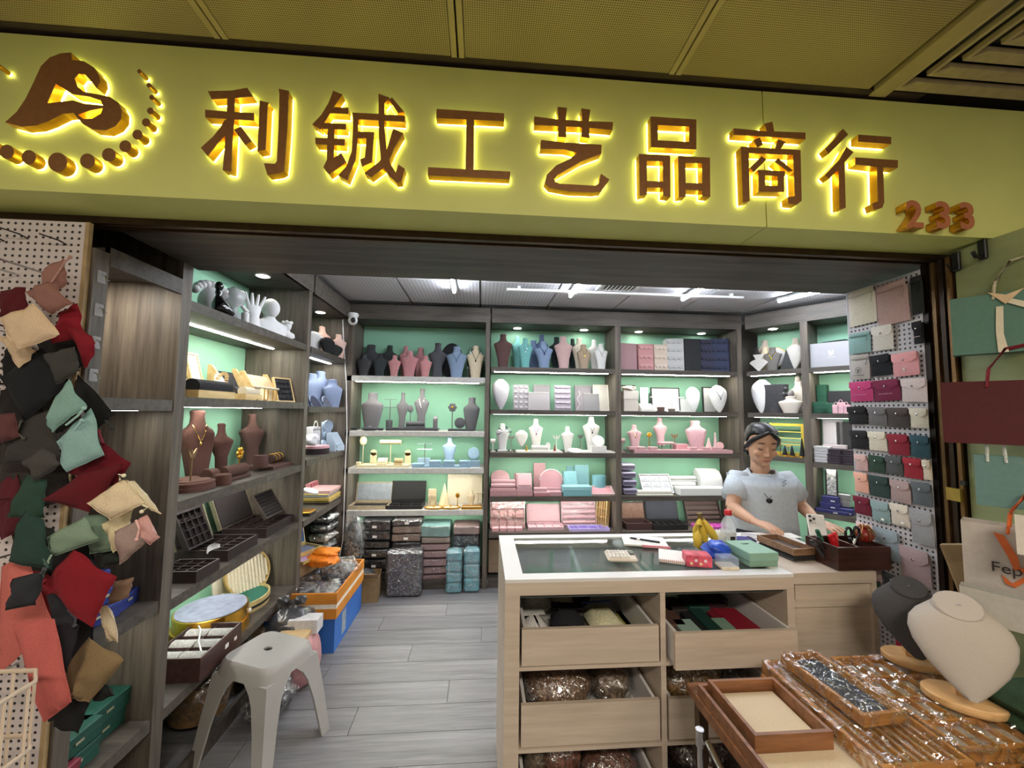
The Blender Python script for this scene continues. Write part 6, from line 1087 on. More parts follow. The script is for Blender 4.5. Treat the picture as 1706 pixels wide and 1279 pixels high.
for s, sh, el, wr, hd in ((-1, sh_l, el_l, wr_l, hd_l), (1, sh_r, el_r, wr_r, hd_r)):
    limb([(sh[0]*.7, sh[1]*.7, sh[2]-.012), (sh[0], sh[1], sh[2]-.006), tuple((Vector(sh)+Vector(el))/2), el], [.036, .044, .043, .037]); limb([el, tuple((Vector(el)*.6+Vector(wr)*.4)), wr], [.038, .034, .022])
    hip = (s*.085, .02, .83); limb([hip, (s*.095, .0, .62), (s*.09, .0, .45), (s*.09, .02, .26), (s*.09, .03, .08)], [.085, .075, .052, .05, .034]); limb([(s*.09, .04, .05), (s*.095, -.05, .035), (s*.1, -.13, .025)], [.04, .038, .022])
    w, h = Vector(wr), Vector(hd); dr = (h-w).normalized(); sd = dr.cross(Vector((0, 0, 1))).normalized(); palm = w+dr*.055
    bd.loft([[tuple(c+sd*(hw*math.cos(2*PI*j/12))+Vector((0, 0, 1))*(th*math.sin(2*PI*j/12))) for j in range(12)] for c, hw, th in ((w, .024, .019), (w+dr*.03, .033, .016), (palm, .040, .014), (w+dr*.085, .039, .012))])
    for k in range(4):
        o = -.029+k*.0193; ln = (.058, .07, .066, .05)[k if s < 0 else 3-k]; b0 = w+dr*.08+sd*o; f1 = b0+dr*ln*.5+sd*o*.25+Vector((0, 0, -.004)); f2 = b0+dr*ln*.95+sd*o*.4+Vector((0, 0, -.016))
        limb([tuple(b0), tuple(f1), tuple(f2)], [.0092, .0085, .0065], 8)
    ts = -s if False else (1 if s < 0 else -1); tb = w+dr*.03+sd*ts*(-.026); limb([tuple(tb), tuple(tb+dr*.03-sd*ts*.022), tuple(tb+dr*.062-sd*ts*.028+Vector((0, 0, -.01)))], [.0125, .0105, .0078], 8)
# head, tilted down
HM = Matrix.Translation(HC) @ Matrix.Rotation(R_(-15), 4, 'Z') @ Matrix.Rotation(R_(17), 4, 'X')
hr = []
for z, hw, f, b in ((-.112, .022, .060, -.02), (-.106, .036, .070, .0), (-.085, .052, .080, .03), (-.055, .062, .086, .065), (-.02, .069, .088, .085), (.015, .073, .089, .095), (.05, .074, .088, .095), (.085, .066, .072, .08), (.108, .045, .04, .05), (.118, .018, .015, .02)):
    hr.append([(hw*math.cos(2*PI*j/20), (-f if math.sin(2*PI*j/20) < 0 else b)*abs(math.sin(2*PI*j/20))**.85, z) for j in range(20)])
bd.loft(hr, mat=HM)
bd.tube([(0, -.085, .012), (0, -.096, -.01), (0, -.106, -.03), (0, -.094, -.038)], [.008, .009, .0125, .009], 8, mat=HM)
for s in (-1, 1):
    bd.ball((s*.009, -.094, -.036), .008, n=8, m=6, mat=HM); bd.ball((s*.074, .012, -.012), .011, .02, .03, 10, 8, HM); bd.ball((s*.04, -.068, -.03), .024, .016, .02, 10, 8, HM); bd.ball((s*.031, -.078, .012), .015, .01, .009, 10, 6, HM)
bd.ball((0, -.083, -.066), .02, .009, .009, 10, 6, HM); bd.ball((0, -.076, -.095), .018, .012, .012, 10, 6, HM)
bo = bd.build('body', SK, wom); rm = bo.modifiers.new('remesh', 'REMESH'); rm.mode = 'VOXEL'; rm.voxel_size = .0052; rm.use_smooth_shade = True; sm_ = bo.modifiers.new('smooth', 'SMOOTH'); sm_.iterations = 3; sm_.factor = .5
for s in (-1, 1):
    MB().tube([(s*.05, -.077, .034), (s*.034, -.0875, .040), (s*.016, -.089, .036)], [.0018, .0034, .0022], 6, mat=HM).build('eyebrow', M((46, 34, 30), .7), wom, 60)
    MB().tube([(s*.047, -.081, .006), (s*.040, -.0865, .002), (s*.031, -.0895, .000), (s*.021, -.088, .003)], [.001, .0022, .0022, .001], 6, mat=HM).build('eyelid_line', M((34, 24, 22), .6), wom, 60)
MB().tube([(-.021, -.086, -.064), (-.01, -.0925, -.063), (0, -.0935, -.0645), (.01, -.0925, -.063), (.021, -.086, -.064)], [.001, .0042, .0044, .0042, .001], 8, mat=HM).build('lips', M((176, 104, 96), .45), wom, 60)
# hair: swept back from a parting, tied behind
hc = []
for k, (z, hw, f, b) in enumerate(((-.075, .070, -.030, .085), (-.04, .076, -.030, .102), (0, .080, -.016, .109), (.035, .082, .012, .110), (.066, .080, .050, .106), (.092, .074, .081, .094), (.112, .058, .058, .074), (.127, .030, .030, .038), (.131, .008, .008, .01))):
    hc.append([(hw*math.cos(2*PI*j/24), (-f if math.sin(2*PI*j/24) < 0 else b)*abs(math.sin(2*PI*j/24))**.8, z) for j in range(24)])
MB().loft(hc, mat=HM).build('hair', HAIR, wom, 60)
for s in (-1, 1): MB().tube([(s*.004+.01, -.072, .098), (s*.036, -.074, .078), (s*.062, -.055, .052), (s*.074, -.026, .02), (s*.075, .012, -.02), (s*.066, .045, -.06)], [.009, .013, .014, .014, .014, .012], 10, mat=HM).build('hair_sweep', HAIR, wom, 60)
MB().ball((0, .095, -.06), .05, .045, .05, 14, 10, HM).build('hair_knot', HAIR, wom, 60)
# T-shirt
TS = fabric((202, 212, 222), 60, .15, .85, .03); zs = sh_l[2]
sh = MB(); rings = []
for z, hw, d, yo in ((.84, .192, .138, .012), (.92, .19, .135, .012), (1.02, .182, .134, .008), (1.10, .18, .13, .004), (1.17, .182, .124, 0), (1.24, .184, .116, 0), (zs-.07, .182, .108, 0), (zs-.035, .172, .099, 0), (zs-.005, .152, .09, 0), (zs+.022, .126, .08, 0), (zs+.045, .095, .070, -.004), (zs+.058, .076, .062, -.012)):
    rings.append([(hw*math.cos(2*PI*j/28)*(1+.012*math.sin(5*j+z*40)), (d*(1+.03*math.sin(3*j+z*25)))*math.sin(2*PI*j/28)+yo, z-(.022 if (z > zs+.04 and math.sin(2*PI*j/28) < -.3) else 0)) for j in range(28)])
sh.loft(rings, False, TM)
for q, el in ((sh_l, el_l), (sh_r, el_r)):
    a, e = Vector(q), Vector(el); dr = (e-a); inn = Vector((q[0]*.62, q[1]*.6, q[2]-.006)); sh.tube([tuple(inn), tuple(a+Vector((0, 0, .0))), tuple(a+dr*.3), tuple(a+dr*.66)], [.05, .06, .066, .068], 16)
so = sh.build('t_shirt', TS, wom, 180); r2 = so.modifiers.new('solid', 'SOLIDIFY'); r2.thickness = .002
MB().tube([(.074*math.cos(2*PI*j/28), .060*math.sin(2*PI*j/28)-.012, zs+.059-(.022 if math.sin(2*PI*j/28) < -.3 else 0)) for j in range(28)], .005, 6, True, TM).build('collar', fabric((204, 211, 220), 60, .15, .85, .03), so, 60)
for i in range(4): bx('chest_print', M((90, 100, 130), .7), so, .075+.008*(i % 2), .08+.008*(i % 2), -.130, -.118, 1.20+i*.009, 1.203+i*.009, 0, TM)
# necklace
nk = MB().tube([(-.055, -.045, zs+.03), (-.048, -.088, zs-.0), (-.03, -.118, zs-.05), (0, -.128, zs-.088), (.03, -.118, zs-.05), (.048, -.088, zs-.0), (.055, -.045, zs+.03)], .002, 6, False, TM).build('necklace', M((50, 50, 56), .4), wom, 60); MB().lathe([(.008, 0), (.017, -.004), (.014, -.02), (.004, -.026)], 12, 0, 0, 1, .5, TM @ Matrix.Translation((0, -.134, zs-.086))).build('pendant', M((36, 36, 42), .3), nk, 50)
tr_ = MB()
for s in (-1, 1): tr_.tube([(s*.085, .02, .90), (s*.095, .0, .62), (s*.09, .0, .45), (s*.09, .02, .10)], [.105, .095, .075, .065], 14)
tr_.loft([[(hw*math.cos(2*PI*j/20), d*math.sin(2*PI*j/20)+.015, z) for j in range(20)] for hw, d, z in ((.15, .11, .76), (.182, .13, .84), (.172, .125, .93))]).build('trousers', fabric((50, 52, 60), 80), wom, 60)
for s in (-1, 1): MB().tube([(s*.09, .06, .04), (s*.095, -.04, .045), (s*.1, -.15, .035)], [.045, .05, .035], 10).build('shoe', M((40, 40, 44), .5), wom, 60)
# ------------------------------------------------------------------ left pegboard and its pouches
PGW = dots('pegboard_white', (214, 204, 204), (44, 36, 36), .0205, .0042, 'XZ')
pb = thing('pegboard', 'white pegboard panel hung with velvet pouches at the shop front', 'pegboard', (-1.72, 1.316, 0)); bx('panel', PGW, pb, -.6, .478, -.006, 0, .25, 2.175); bx('edge_trim', M((176, 150, 110), .5), pb, .478, .49, -.008, .005, .25, 2.175); bx('backing', WV, pb, -.6, .478, .0005, .005, .25, 2.175)
for px, py in ((8, 402), (112, 408), (48, 398)):
    p = atY(px, py, 1.312); MB().tube([(p.x+1.72, -.005, p.z), (p.x+1.72, -.03, p.z+.004), (p.x+1.72-.03, -.055, p.z+.012)], .0022, 6).build('peg_hook', BLACK, pb, 60)
for z0 in (2.0, 1.82, 1.66, 1.5, 1.34, 1.18, 1.02, .86):
    for x in (-1.42, -1.32): MB().tube([(x+1.72, -.005, z0), (x+1.72, -.2, z0), (x+1.72, -.24, z0+.015)], .003, 6).build('peg_hook', CHROME, pb, 60)
# clear adhesive hooks on the post
for i, (px, py) in enumerate(((170, 462), (167, 517), (162, 571), (158, 625))):
    p = atX(px, py, -1.2195); t = thing('adhesive_hook', 'clear adhesive hook on the shelf post, %s from the top' % ('first', 'second', 'third', 'fourth')[i], 'hook', (-1.2198, 1.348, p.z), PI/2, 'clear hooks on the post'); bx('pad', M((206, 206, 210), .1, alpha=.5, var=0, bmp=0), t, -.014, .014, -.003, .0, -.02, .02, .001); MB().tube([(0, -.003, .008), (0, -.012, .004), (0, -.016, -.012), (.006, -.02, -.008)], .002, 6).build('hook', CHROME, t, 60)
def quad_pouch(c, Y, col, label, th=.022, dy=(0, 0, 0, 0), cord=None, name='velvet_pouch', group='velvet pouches heaped on the pegboard hooks', mt=None, wob=.004, seam=True):
    """soft pouch whose four corners (picture columns and rows, clockwise from one) hang at depth Y"""
    P = [atY(x, y, Y+d) for (x, y), d in zip(c, dy)]; o = sum(P, Vector())/4; t = thing(name, label, 'pouch', o, 0, group); N = 9; rg = random.Random(sum(map(ord, label)))
    ph = [rg.uniform(0, 6) for _ in range(4)]; fr, bk = [], []
    for i in range(N):
        for j in range(N):
            u, v = i/(N-1), j/(N-1); p = P[0]*(1-u)*(1-v)+P[1]*u*(1-v)+P[2]*u*v+P[3]*(1-u)*v-o
            e = (math.sin(PI*u)*math.sin(PI*v))**.45; wv = wob*math.sin(7*u+ph[0])*math.sin(6*v+ph[1])+wob*.6*math.sin(13*u+9*v+ph[2])
            fr.append((p.x, p.y-th/2*e+wv, p.z)); bk.append((p.x, p.y+th/2*e+wv+.0008, p.z))
    vs = fr+bk; n2 = N*N; fs = []
    for i in range(N-1):
        for j in range(N-1):
            a = i*N+j; fs.append((a, a+1, a+N+1, a+N)); fs.append((a+n2, a+N+n2, a+N+1+n2, a+1+n2))
    bd_ = [i*N for i in range(N)]+[(N-1)*N+j for j in range(1, N)]+[i*N+N-1 for i in range(N-2, -1, -1)]+[j for j in range(N-2, 0, -1)]
    for k in range(len(bd_)): a, b = bd_[k], bd_[(k+1) % len(bd_)]; fs.append((a, b, b+n2, a+n2))
    m_ = mt or fabric(col, 260, .2, .95, .045); MB().add(vs, fs).build('body', m_, t, 70)
    if seam: MB().tube([fr[k] for k in bd_], .0011, 4, True).build('seam', m_, t, 60)
    if cord:
        a = [tuple(atY(x, y, Y-.016)-o) for x, y in cord]; MB().tube(a, .0026, 5).build('drawstring', fabric(tuple(min(255, k+30) for k in col), 200), t, 60); MB().ball(a[-1], .005, n=8, m=5).build('cord_end', fabric(tuple(min(255, k+30) for k in col), 200), t, 60)
    return t
QP = [
 ([(0, 485), (40, 478), (48, 520), (0, 528)], 1.26, (96, 24, 34), 'maroon pouch half hidden at the cropped edge near the top', None),
 ([(62, 505), (74, 447), (106, 430), (112, 470)], 1.25, (168, 122, 112), 'gathered dusty rose neck of the topmost pouch', [(86, 470), (98, 452), (108, 436), (117, 428)]),
 ([(42, 486), (80, 468), (120, 505), (84, 523)], 1.20, (156, 112, 104), 'dusty rose pouch at the top of the heap', None),
 ([(86, 572), (98, 522), (128, 505), (142, 560)], 1.24, (150, 26, 44), 'crimson pouch fold beside the cream one', None),
 ([(112, 545), (142, 552), (160, 572), (145, 614)], 1.21, (140, 22, 40), 'crimson pouch corner near the post hooks', None),
 ([(0, 562), (22, 560), (60, 585), (33, 613)], 1.20, (226, 198, 166), 'second cream pouch below the first', None),
 ([(0, 530), (57, 506), (100, 557), (26, 585)], 1.16, (236, 208, 176), 'large cream pouch in the upper heap', None),
 ([(0, 628), (70, 580), (112, 640), (40, 702)], 1.22, (26, 28, 34), 'large black pouch under the cream ones', None),
 ([(74, 590), (124, 578), (132, 617), (96, 640)], 1.17, (66, 66, 64), 'charcoal grey pouch corner under the crimson fold', None),
 ([(0, 690), (26, 688), (30, 728), (0, 738)], 1.2, (104, 62, 64), 'brownish red pouch at the cropped edge', None),
 ([(118, 656), (132, 624), (190, 690), (160, 715)], 1.2, (16, 16, 18), 'black velvet pouch angled right of the teal ones', [(175, 700), (182, 708), (188, 714)]),
 ([(78, 690), (114, 632), (142, 678), (84, 720)], 1.15, (140, 180, 172), 'upper pale teal pouch with drawstring', [(110, 708), (130, 692), (140, 680)]),
 ([(95, 735), (152, 680), (172, 758), (110, 786)], 1.17, (150, 190, 188), 'lower pale teal pouch', [(125, 715), (136, 700)]),
 ([(0, 772), (38, 702), (82, 682), (106, 770)], 1.22, (62, 60, 58), 'large dark grey pouch below the black one', [(36, 700), (28, 720), (40, 730)]),
 ([(38, 770), (70, 745), (104, 772), (60, 800)], 1.18, (74, 72, 70), 'grey felt pouch flap under the dark grey one', None),
 ([(108, 785), (170, 735), (216, 772), (192, 812)], 1.21, (112, 14, 32), 'dark red pouch pointing to the shelves', [(172, 738), (168, 728), (164, 718)]),
 ([(72, 832), (140, 788), (206, 772), (150, 852)], 1.18, (100, 12, 28), 'large maroon pouch in the middle of the heap', None),
 ([(10, 862), (42, 792), (76, 800), (72, 862)], 1.2, (44, 74, 62), 'dark green pouch above the hanging one', None),
 ([(12, 936), (38, 852), (72, 866), (86, 948)], 1.16, (40, 68, 62), 'dark green drawstring pouch hanging low', [(72, 930), (80, 945), (70, 960)]),
 ([(138, 860), (174, 856), (192, 916), (150, 922)], 1.22, (126, 150, 132), 'sage pouch behind the folded sage one', None),
 ([(76, 896), (140, 862), (164, 900), (90, 926)], 1.17, (134, 158, 138), 'folded sage green pouch', [(86, 924), (78, 938)]),
 ([(172, 872), (222, 848), (208, 888), (190, 920)], 1.2, (226, 210, 172), 'cream pouch under the pointed cream one', None),
 ([(145, 838), (204, 800), (240, 838), (184, 866)], 1.14, (236, 216, 184), 'pointed cream pouch nearest the shelves', [(200, 800), (198, 790), (206, 792)]),
 ([(206, 800), (222, 802), (268, 856), (240, 842)], 1.16, (228, 212, 180), 'rolled cream pouch with a drawstring', [(232, 838), (246, 845), (236, 852)]),
 ([(190, 886), (228, 868), (240, 906), (200, 940)], 1.18, (168, 146, 140), 'mauve grey pouch below the cream ones', None),
 ([(226, 868), (244, 858), (264, 896), (248, 908)], 1.15, (214, 164, 160), 'small pink rolled pouch', [(226, 866), (232, 880), (228, 898)]),
 ([(0, 945), (42, 925), (92, 1042), (0, 1120)], 1.2, (206, 112, 104), 'coral pink cloth pouch covering the lower corner', None),
 ([(20, 1040), (92, 1030), (117, 1170), (72, 1204)], 1.14, (198, 102, 96), 'coral pink pouch hanging over the wire basket', None),
 ([(10, 1016), (22, 964), (72, 952), (62, 1006)], 1.1, (42, 44, 52), 'small slate pouch on the coral cloth', [(68, 955), (74, 948)]),
 ([(76, 992), (104, 985), (132, 1042), (112, 1120)], 1.19, (46, 46, 56), 'narrow slate drawstring pouch below the crimson one', [(112, 1016), (126, 1030), (124, 1042)]),
 ([(72, 972), (122, 917), (192, 962), (152, 1046)], 1.12, (134, 16, 32), 'large crimson pouch in the lower heap', None),
 ([(180, 1008), (190, 970), (222, 962), (214, 994)], 1.22, (146, 118, 98), 'tan pouch in front of the blue boxes', None),
 ([(166, 1012), (178, 1008), (199, 1068), (184, 1066)], 1.2, (196, 178, 148), 'cream cord pouch dangling below the crimson one', None),
 ([(100, 1122), (148, 1062), (152, 1072), (120, 1156)], 1.2, (110, 92, 66), 'narrow olive pouch behind the brown one', None),
 ([(118, 1162), (150, 1064), (206, 1100), (148, 1170)], 1.15, (134, 112, 80), 'olive brown pouch above the green boxes', None),
 ([(152, 1160), (170, 1134), (190, 1158), (162, 1168)], 1.19, (20, 20, 22), 'tiny black pouch corner above the green boxes', None),
 ([(88, 1210), (100, 1130), (152, 1160), (130, 1222)], 1.22, (24, 26, 28), 'black pouch cluster low beside the basket', None),
 ([(158, 905), (196, 918), (205, 935), (168, 945)], 1.24, (34, 40, 38), 'blackish pouch between crimson and mauve ones', None)]
QP += [
 ([(0, 600), (30, 560), (70, 600), (20, 660)], 1.30, (22, 22, 26), 'black pouch deep in the heap behind the cream ones', None), ([(55, 560), (120, 540), (150, 600), (90, 640)], 1.30, (30, 28, 30), 'blackish pouch behind the crimson fold', None),
 ([(0, 650), (60, 640), (80, 720), (0, 760)], 1.29, (34, 30, 32), 'soft black pouch behind the large black one', None), ([(60, 640), (110, 620), (130, 700), (70, 740)], 1.30, (48, 46, 44), 'dark felt pouch behind the pale teal ones', None),
 ([(0, 730), (50, 720), (60, 800), (0, 850)], 1.29, (58, 52, 50), 'dark taupe pouch at the cropped edge', None), ([(55, 740), (110, 760), (120, 830), (50, 850)], 1.29, (40, 36, 36), 'brownish black pouch above the maroon one', None),
 ([(0, 800), (30, 790), (40, 880), (0, 900)], 1.28, (96, 32, 44), 'faded red pouch at the cropped edge', None), ([(20, 880), (90, 880), (130, 960), (40, 990)], 1.29, (30, 36, 34), 'black green pouch behind the hanging green one', None),
 ([(80, 900), (150, 900), (170, 980), (90, 1000)], 1.28, (34, 34, 40), 'black pouch behind the crimson one', None), ([(100, 1010), (160, 1020), (150, 1110), (95, 1120)], 1.28, (30, 28, 34), 'soft black pouch below the crimson one', None),
 ([(50, 950), (92, 960), (98, 1050), (50, 1040)], 1.26, (166, 60, 66), 'rosy red pouch beside the coral cloth', None), ([(80, 1120), (118, 1100), (124, 1190), (84, 1200)], 1.27, (40, 40, 44), 'dark grey pouch beside the olive one', None)]
for c, Y, col, lb, cord in QP: quad_pouch(c, Y-.02, tuple(int(k*.96) for k in col), lb, .024, cord=cord)
# wire basket low in the corner
wb = thing('wire_basket', 'white wire basket with packets at the lower corner', 'basket', (-1.06, .81, .86)); WR = M((214, 196, 176), .4, var=.02)
def bk_(x, y, z): return (x, y, z)
for z in (.14, .0, -.12): MB().tube([(-.3, -.2, z), (.06, -.2, z), (.10, -.16, z), (.10, .18, z), (.06, .22, z), (-.3, .22, z)], .0045, 6).build('ring_wire', WR, wb, 60)
for i in range(9): MB().cyl((-.3+i*.045, -.2, -.13), (-.3+i*.045, -.2, .14), .003, 6).build('upright', WR, wb)
for i in range(8): MB().cyl((.10, -.14+i*.044, -.13), (.10, -.14+i*.044, .14), .003, 6).build('upright', WR, wb)
for i in range(9): MB().cyl((-.3+i*.045, .22, -.13), (-.3+i*.045, .22, .14), .003, 6).build('upright', WR, wb)
bx('base_mesh', WR, wb, -.3, .1, -.2, .22, -.134, -.13)
for i, (x, y, z, w, d, h, c) in enumerate(((-.1, .05, -.13, .26, .3, .14, (130, 104, 70)), (-.12, .05, .005, .24, .26, .06, (146, 108, 78)))):
    t = thing('basket_packet', 'brown packet in the wire basket, %s' % ('lower', 'upper')[i], 'packet', (-1.06+x, .81+y, .86+z)); rnd_blob(w, d, h, 140+i, .08).build('contents', M(c, .5, var=.3, scale=30), t, 50); rnd_blob(w*1.05, d*1.05, h*1.05, 142+i, .08).build('plastic_wrap', FILM, t, 50)
sd_ = thing('basket_stand', 'dark stand carrying the wire basket', 'stand', (-1.06, .81, 0)); 
for x in (-.28, .08):
    for y in (-.18, .2): MB().cyl((x, y, 0), (x, y, .725), .008, 8).build('leg', BRONZE, sd_)
bx('top_bar', BRONZE, sd_, -.3, .1, -.2, .22, .71, .7255)

# ------------------------------------------------------------------ right pegboard with snap pouches
PX = 1.70
PGR = dots('pegboard_grey', (196, 192, 198), (30, 30, 34), .019, .0043, 'YZ')
rp = thing('pegboard', 'grey pegboard full of snap pouches beside the shutter jamb', 'pegboard', (PX, 1.55, 0)); bx('panel', PGR, rp, 0, .006, -.155, .155, .45, 2.172); bx('backing', WV, rp, .007, .03, -.155, .155, 0, 2.172); bx('edge_trim', M((206, 204, 208), .4), rp, -.001, .03, .155, .16, .45, 2.172)
def snap_pouch(x0, x1, yt, yb, col, label, kind='snap', txt=None, tag_=False):
    A = atX(x0, yt, PX-.012); B = atX(x1, yt, PX-.012); zb = atX(x0, yb, PX-.012).z; y0, y1 = A.y, B.y; w = abs(y0-y1); h = A.z-zb; o = Vector((PX-.012, (y0+y1)/2, zb))
    t = thing('snap_pouch' if kind == 'snap' else 'drawstring_pouch', label, 'pouch', o, -PI/2, 'pouches on the grey pegboard'); mt = fabric(col, 200, .2, .9, .05); rg = random.Random(int(x0*7+yt))
    t.rotation_euler = (0, R_(rg.uniform(-2.5, 2.5)), -PI/2); w -= .001
    bt = .006
    def sheet(x0_, x1_, z0_, z1_, yf, bulge, rnd=0, n=7):
        fr = []; bkk = []
        for i in range(n):
            for j in range(n):
                u, v = i/(n-1), j/(n-1); x = x0_+(x1_-x0_)*u; zlo = z0_+(rnd*(abs(2*u-1)**3) if rnd else 0); z = zlo+(z1_-zlo)*v; e = (math.sin(PI*u)*math.sin(PI*v))**.5
                fr.append((x, yf-bulge*e, z)); bkk.append((x, yf+.0015, z))
        n2 = n*n; fs = []
        for i in range(n-1):
            for j in range(n-1): a = i*n+j; fs += [(a, a+n, a+n+1, a+1), (a+n2, a+1+n2, a+n+1+n2, a+n+n2)]
        bd_ = [i*n for i in range(n)]+[(n-1)*n+j for j in range(1, n)]+[i*n+n-1 for i in range(n-2, -1, -1)]+[j for j in range(n-2, 0, -1)]
        for k in range(len(bd_)): a, b = bd_[k], bd_[(k+1) % len(bd_)]; fs.append((b, a, a+n2, b+n2))
        return MB().add(fr+bkk, fs)
    if kind == 'snap':
        sheet(-w/2, w/2, 0, h*.93, 0, bt).build('body', mt, t, 60); fl_ = sheet(-w/2+.001, w/2-.001, h*.55, h, -bt-.001, .003, h*.16).build('flap', fabric(tuple(min(255, int(k*1.06)+3) for k in col), 200, .2, .9, .05), t, 60)
        MB().lathe([(.0042, 0), (.004, .002), (.002, .003)], 10, mat=TX(0, -bt-.0042, h*.68, PI/2)).build('snap_button', CHROME, fl_, 50)
    else:
        sheet(-w/2, w/2, 0, h*.84, 0, bt*1.3).build('body', mt, t, 60); g = sheet(-w*.46, w*.46, h*.82, h, -.002, .004).build('gathered_top', mt, t, 60)
        MB().tube([(-w*.42, -.008, h*.83), (0, -.01, h*.82), (w*.42, -.008, h*.83), (w*.46, -.012, h*.7), (w*.4, -.012, h*.55)], .0018, 5).build('drawstring', fabric(tuple(max(0, k-20) for k in col)), t, 60)
    if txt == '~': squiggle(t, M((226, 190, 206), .4), w*.55, .005, -bt-.003, h*.33, 6, .0006)
    elif txt == 'o': MB().tube([(.011*math.cos(a*PI/8), -bt-.003, h*.28+.011*math.sin(a*PI/8)) for a in range(16)], .0006, 4, True).build('printed_ring', WHITE, t, 60); MB().prism([(.006*math.cos(a*PI/5+PI/2)*(1 if a % 2 == 0 else .45), h*.28+.006*math.sin(a*PI/5+PI/2)*(1 if a % 2 == 0 else .45)) for a in range(10)], -bt-.004, -bt-.002, 'Y').build('printed_star', WHITE, t)
    elif txt:
        if txt == 'F': MB().tube([(.013*math.cos(a*PI/8), -bt*1.3-.003, h*.36+.013*math.sin(a*PI/8)) for a in range(16)], .0007, 4, True).build('printed_ring', BLACK, t, 60); squiggle(t, BLACK, w*.6, .004, -bt*1.3-.002, h*.16, 6, .0007)
        text(txt, min(.022, h*.3), M((40, 36, 40) if sum(col) > 400 else (226, 206, 206), .5), t, (0, -bt*1.3-.003, h*.32), bold=.0002)
    if tag_: bx('sticker', PAPER, t, w*.1, w*.1+.012, -bt-.003, -bt-.002, h*.12, h*.12+.008)
    return t
SP = [(1413, 1459, 488, 546, (222, 214, 196), 'ivory satin drawstring pouch at the top of the grey pegboard', 'draw', None), (1460, 1514, 478, 545, (190, 158, 152), 'large mauve satin pouch at the top of the grey pegboard', 'draw', None), (1516, 1537, 463, 526, (36, 40, 38), 'blackish pouch in the top corner by the jamb', 'draw', None),
 (1413, 1450, 558, 591, (136, 172, 170), 'pale teal drawstring pouch near the gift bag', 'draw', None), (1452, 1487, 546, 586, (214, 210, 202), 'ivory snap pouch in the second row', 'snap', None), (1521, 1539, 537, 574, (26, 26, 32), 'black pouch in the second row by the jamb', 'snap', '—'),
 (1417, 1448, 593, 633, (178, 172, 168), 'grey drawstring pouch printed with a circled F', 'draw', 'F'), (1451, 1485, 593, 627, (20, 22, 30), 'black scalloped snap pouch beside the printed one', 'snap', None), (1487, 1531, 590, 628, (222, 158, 164), 'baby pink snap pouch with a white emblem', 'snap', 'o'),
 (1416, 1454, 637, 669, (180, 60, 110), 'magenta snap pouch with silver script', 'snap', '~'), (1456, 1500, 634, 668, (112, 32, 66), 'wine red snap pouch with pale script', 'snap', '~'), (1501, 1543, 632, 670, (206, 192, 192), 'pale pinkish grey snap pouch in the magenta row', 'snap', None),
 (1413, 1444, 677, 706, (24, 24, 28), 'black snap pouch at the start of the row below magenta', 'snap', None), (1446, 1476, 678, 708, (104, 102, 104), 'mid grey snap pouch', 'snap', None), (1478, 1514, 679, 711, (70, 64, 62), 'dark taupe snap pouch with a silver snap', 'snap', None), (1516, 1546, 680, 712, (214, 206, 188), 'cream snap pouch at the row end by the jamb', 'snap', None),
 (1417, 1446, 716, 746, (26, 26, 30), 'black snap pouch left of a cream one', 'snap', None), (1447, 1477, 718, 749, (216, 208, 190), 'cream snap pouch between black and red ones', 'snap', None), (1479, 1514, 722, 756, (134, 34, 50), 'red snap pouch left of the dark teal one', 'snap', None), (1516, 1548, 724, 760, (44, 74, 84), 'dark teal snap pouch by the jamb', 'snap', None),
 (1425, 1445, 756, 782, (204, 168, 166), 'dusty pink snap pouch, first of its row', 'snap', None), (1447, 1473, 757, 785, (42, 66, 54), 'forest green snap pouch in the middle rows', 'snap', None), (1475, 1503, 758, 788, (80, 82, 84), 'charcoal snap pouch left of a red one', 'snap', None), (1505, 1536, 761, 794, (150, 36, 50), 'red snap pouch with rounded corners lower down', 'snap', None), (1537, 1552, 765, 798, (214, 200, 180), 'cream pouch squeezed against the jamb', 'snap', None),
 (1423, 1446, 785, 817, (224, 170, 150), 'peach snap pouch above the maroon one', 'snap', None), (1448, 1481, 790, 824, (42, 62, 60), 'dark green snap pouch below the charcoal one', 'snap', None), (1483, 1516, 797, 833, (166, 144, 144), 'mauve snap pouch in the peach row', 'snap', None), (1519, 1552, 800, 838, (86, 92, 98), 'slate snap pouch in the peach row', 'snap', None),
 (1423, 1450, 824, 853, (106, 22, 46), 'maroon pouch beside the blue boxes', 'snap', None), (1452, 1482, 832, 865, (134, 158, 160), 'grey teal snap pouch with a white sticker', 'snap', 's'), (1484, 1515, 836, 871, (212, 202, 190), 'cream snap pouch with a sticker below the mauve one', 'snap', 's'), (1517, 1555, 845, 901, (146, 146, 150), 'tall light grey snap pouch', 'snap', None),
 (1427, 1455, 867, 907, (218, 190, 188), 'pale pink snap pouch level with the organizer', 'snap', None), (1457, 1498, 875, 923, (142, 156, 166), 'blue grey snap pouch with a sticker', 'snap', 's'), (1433, 1467, 916, 955, (190, 166, 162), 'pinkish grey snap pouch above the green one', 'snap', None), (1500, 1549, 906, 961, (166, 144, 146), 'large mauve rounded snap pouch near the dark bust', 'snap', None),
 (1435, 1467, 957, 1003, (36, 58, 46), 'deep green snap pouch, lowest on the board', 'snap', None), (1472, 1504, 950, 980, (66, 70, 74), 'dark slate snap pouch beside the dark bust', 'snap', None)]
for x0, x1, yt, yb, c, lb, kd, tx in SP: snap_pouch(x0, x1, yt, yb, c, lb, kd, None if tx == 's' else tx, tx == 's')
t = thing('pink_rod', 'bright pink rod standing between counter and pegboard', 'rod', (1.635, 1.49, 0)); MB().cyl((0, 0, 0), (0, 0, .78), .011, 10).build('rod', M((206, 40, 90), .4), t, 50); MB().cyl((0, 0, .78), (0, 0, .80), .013, 10).build('cap', M((230, 80, 120), .4), t, 50)

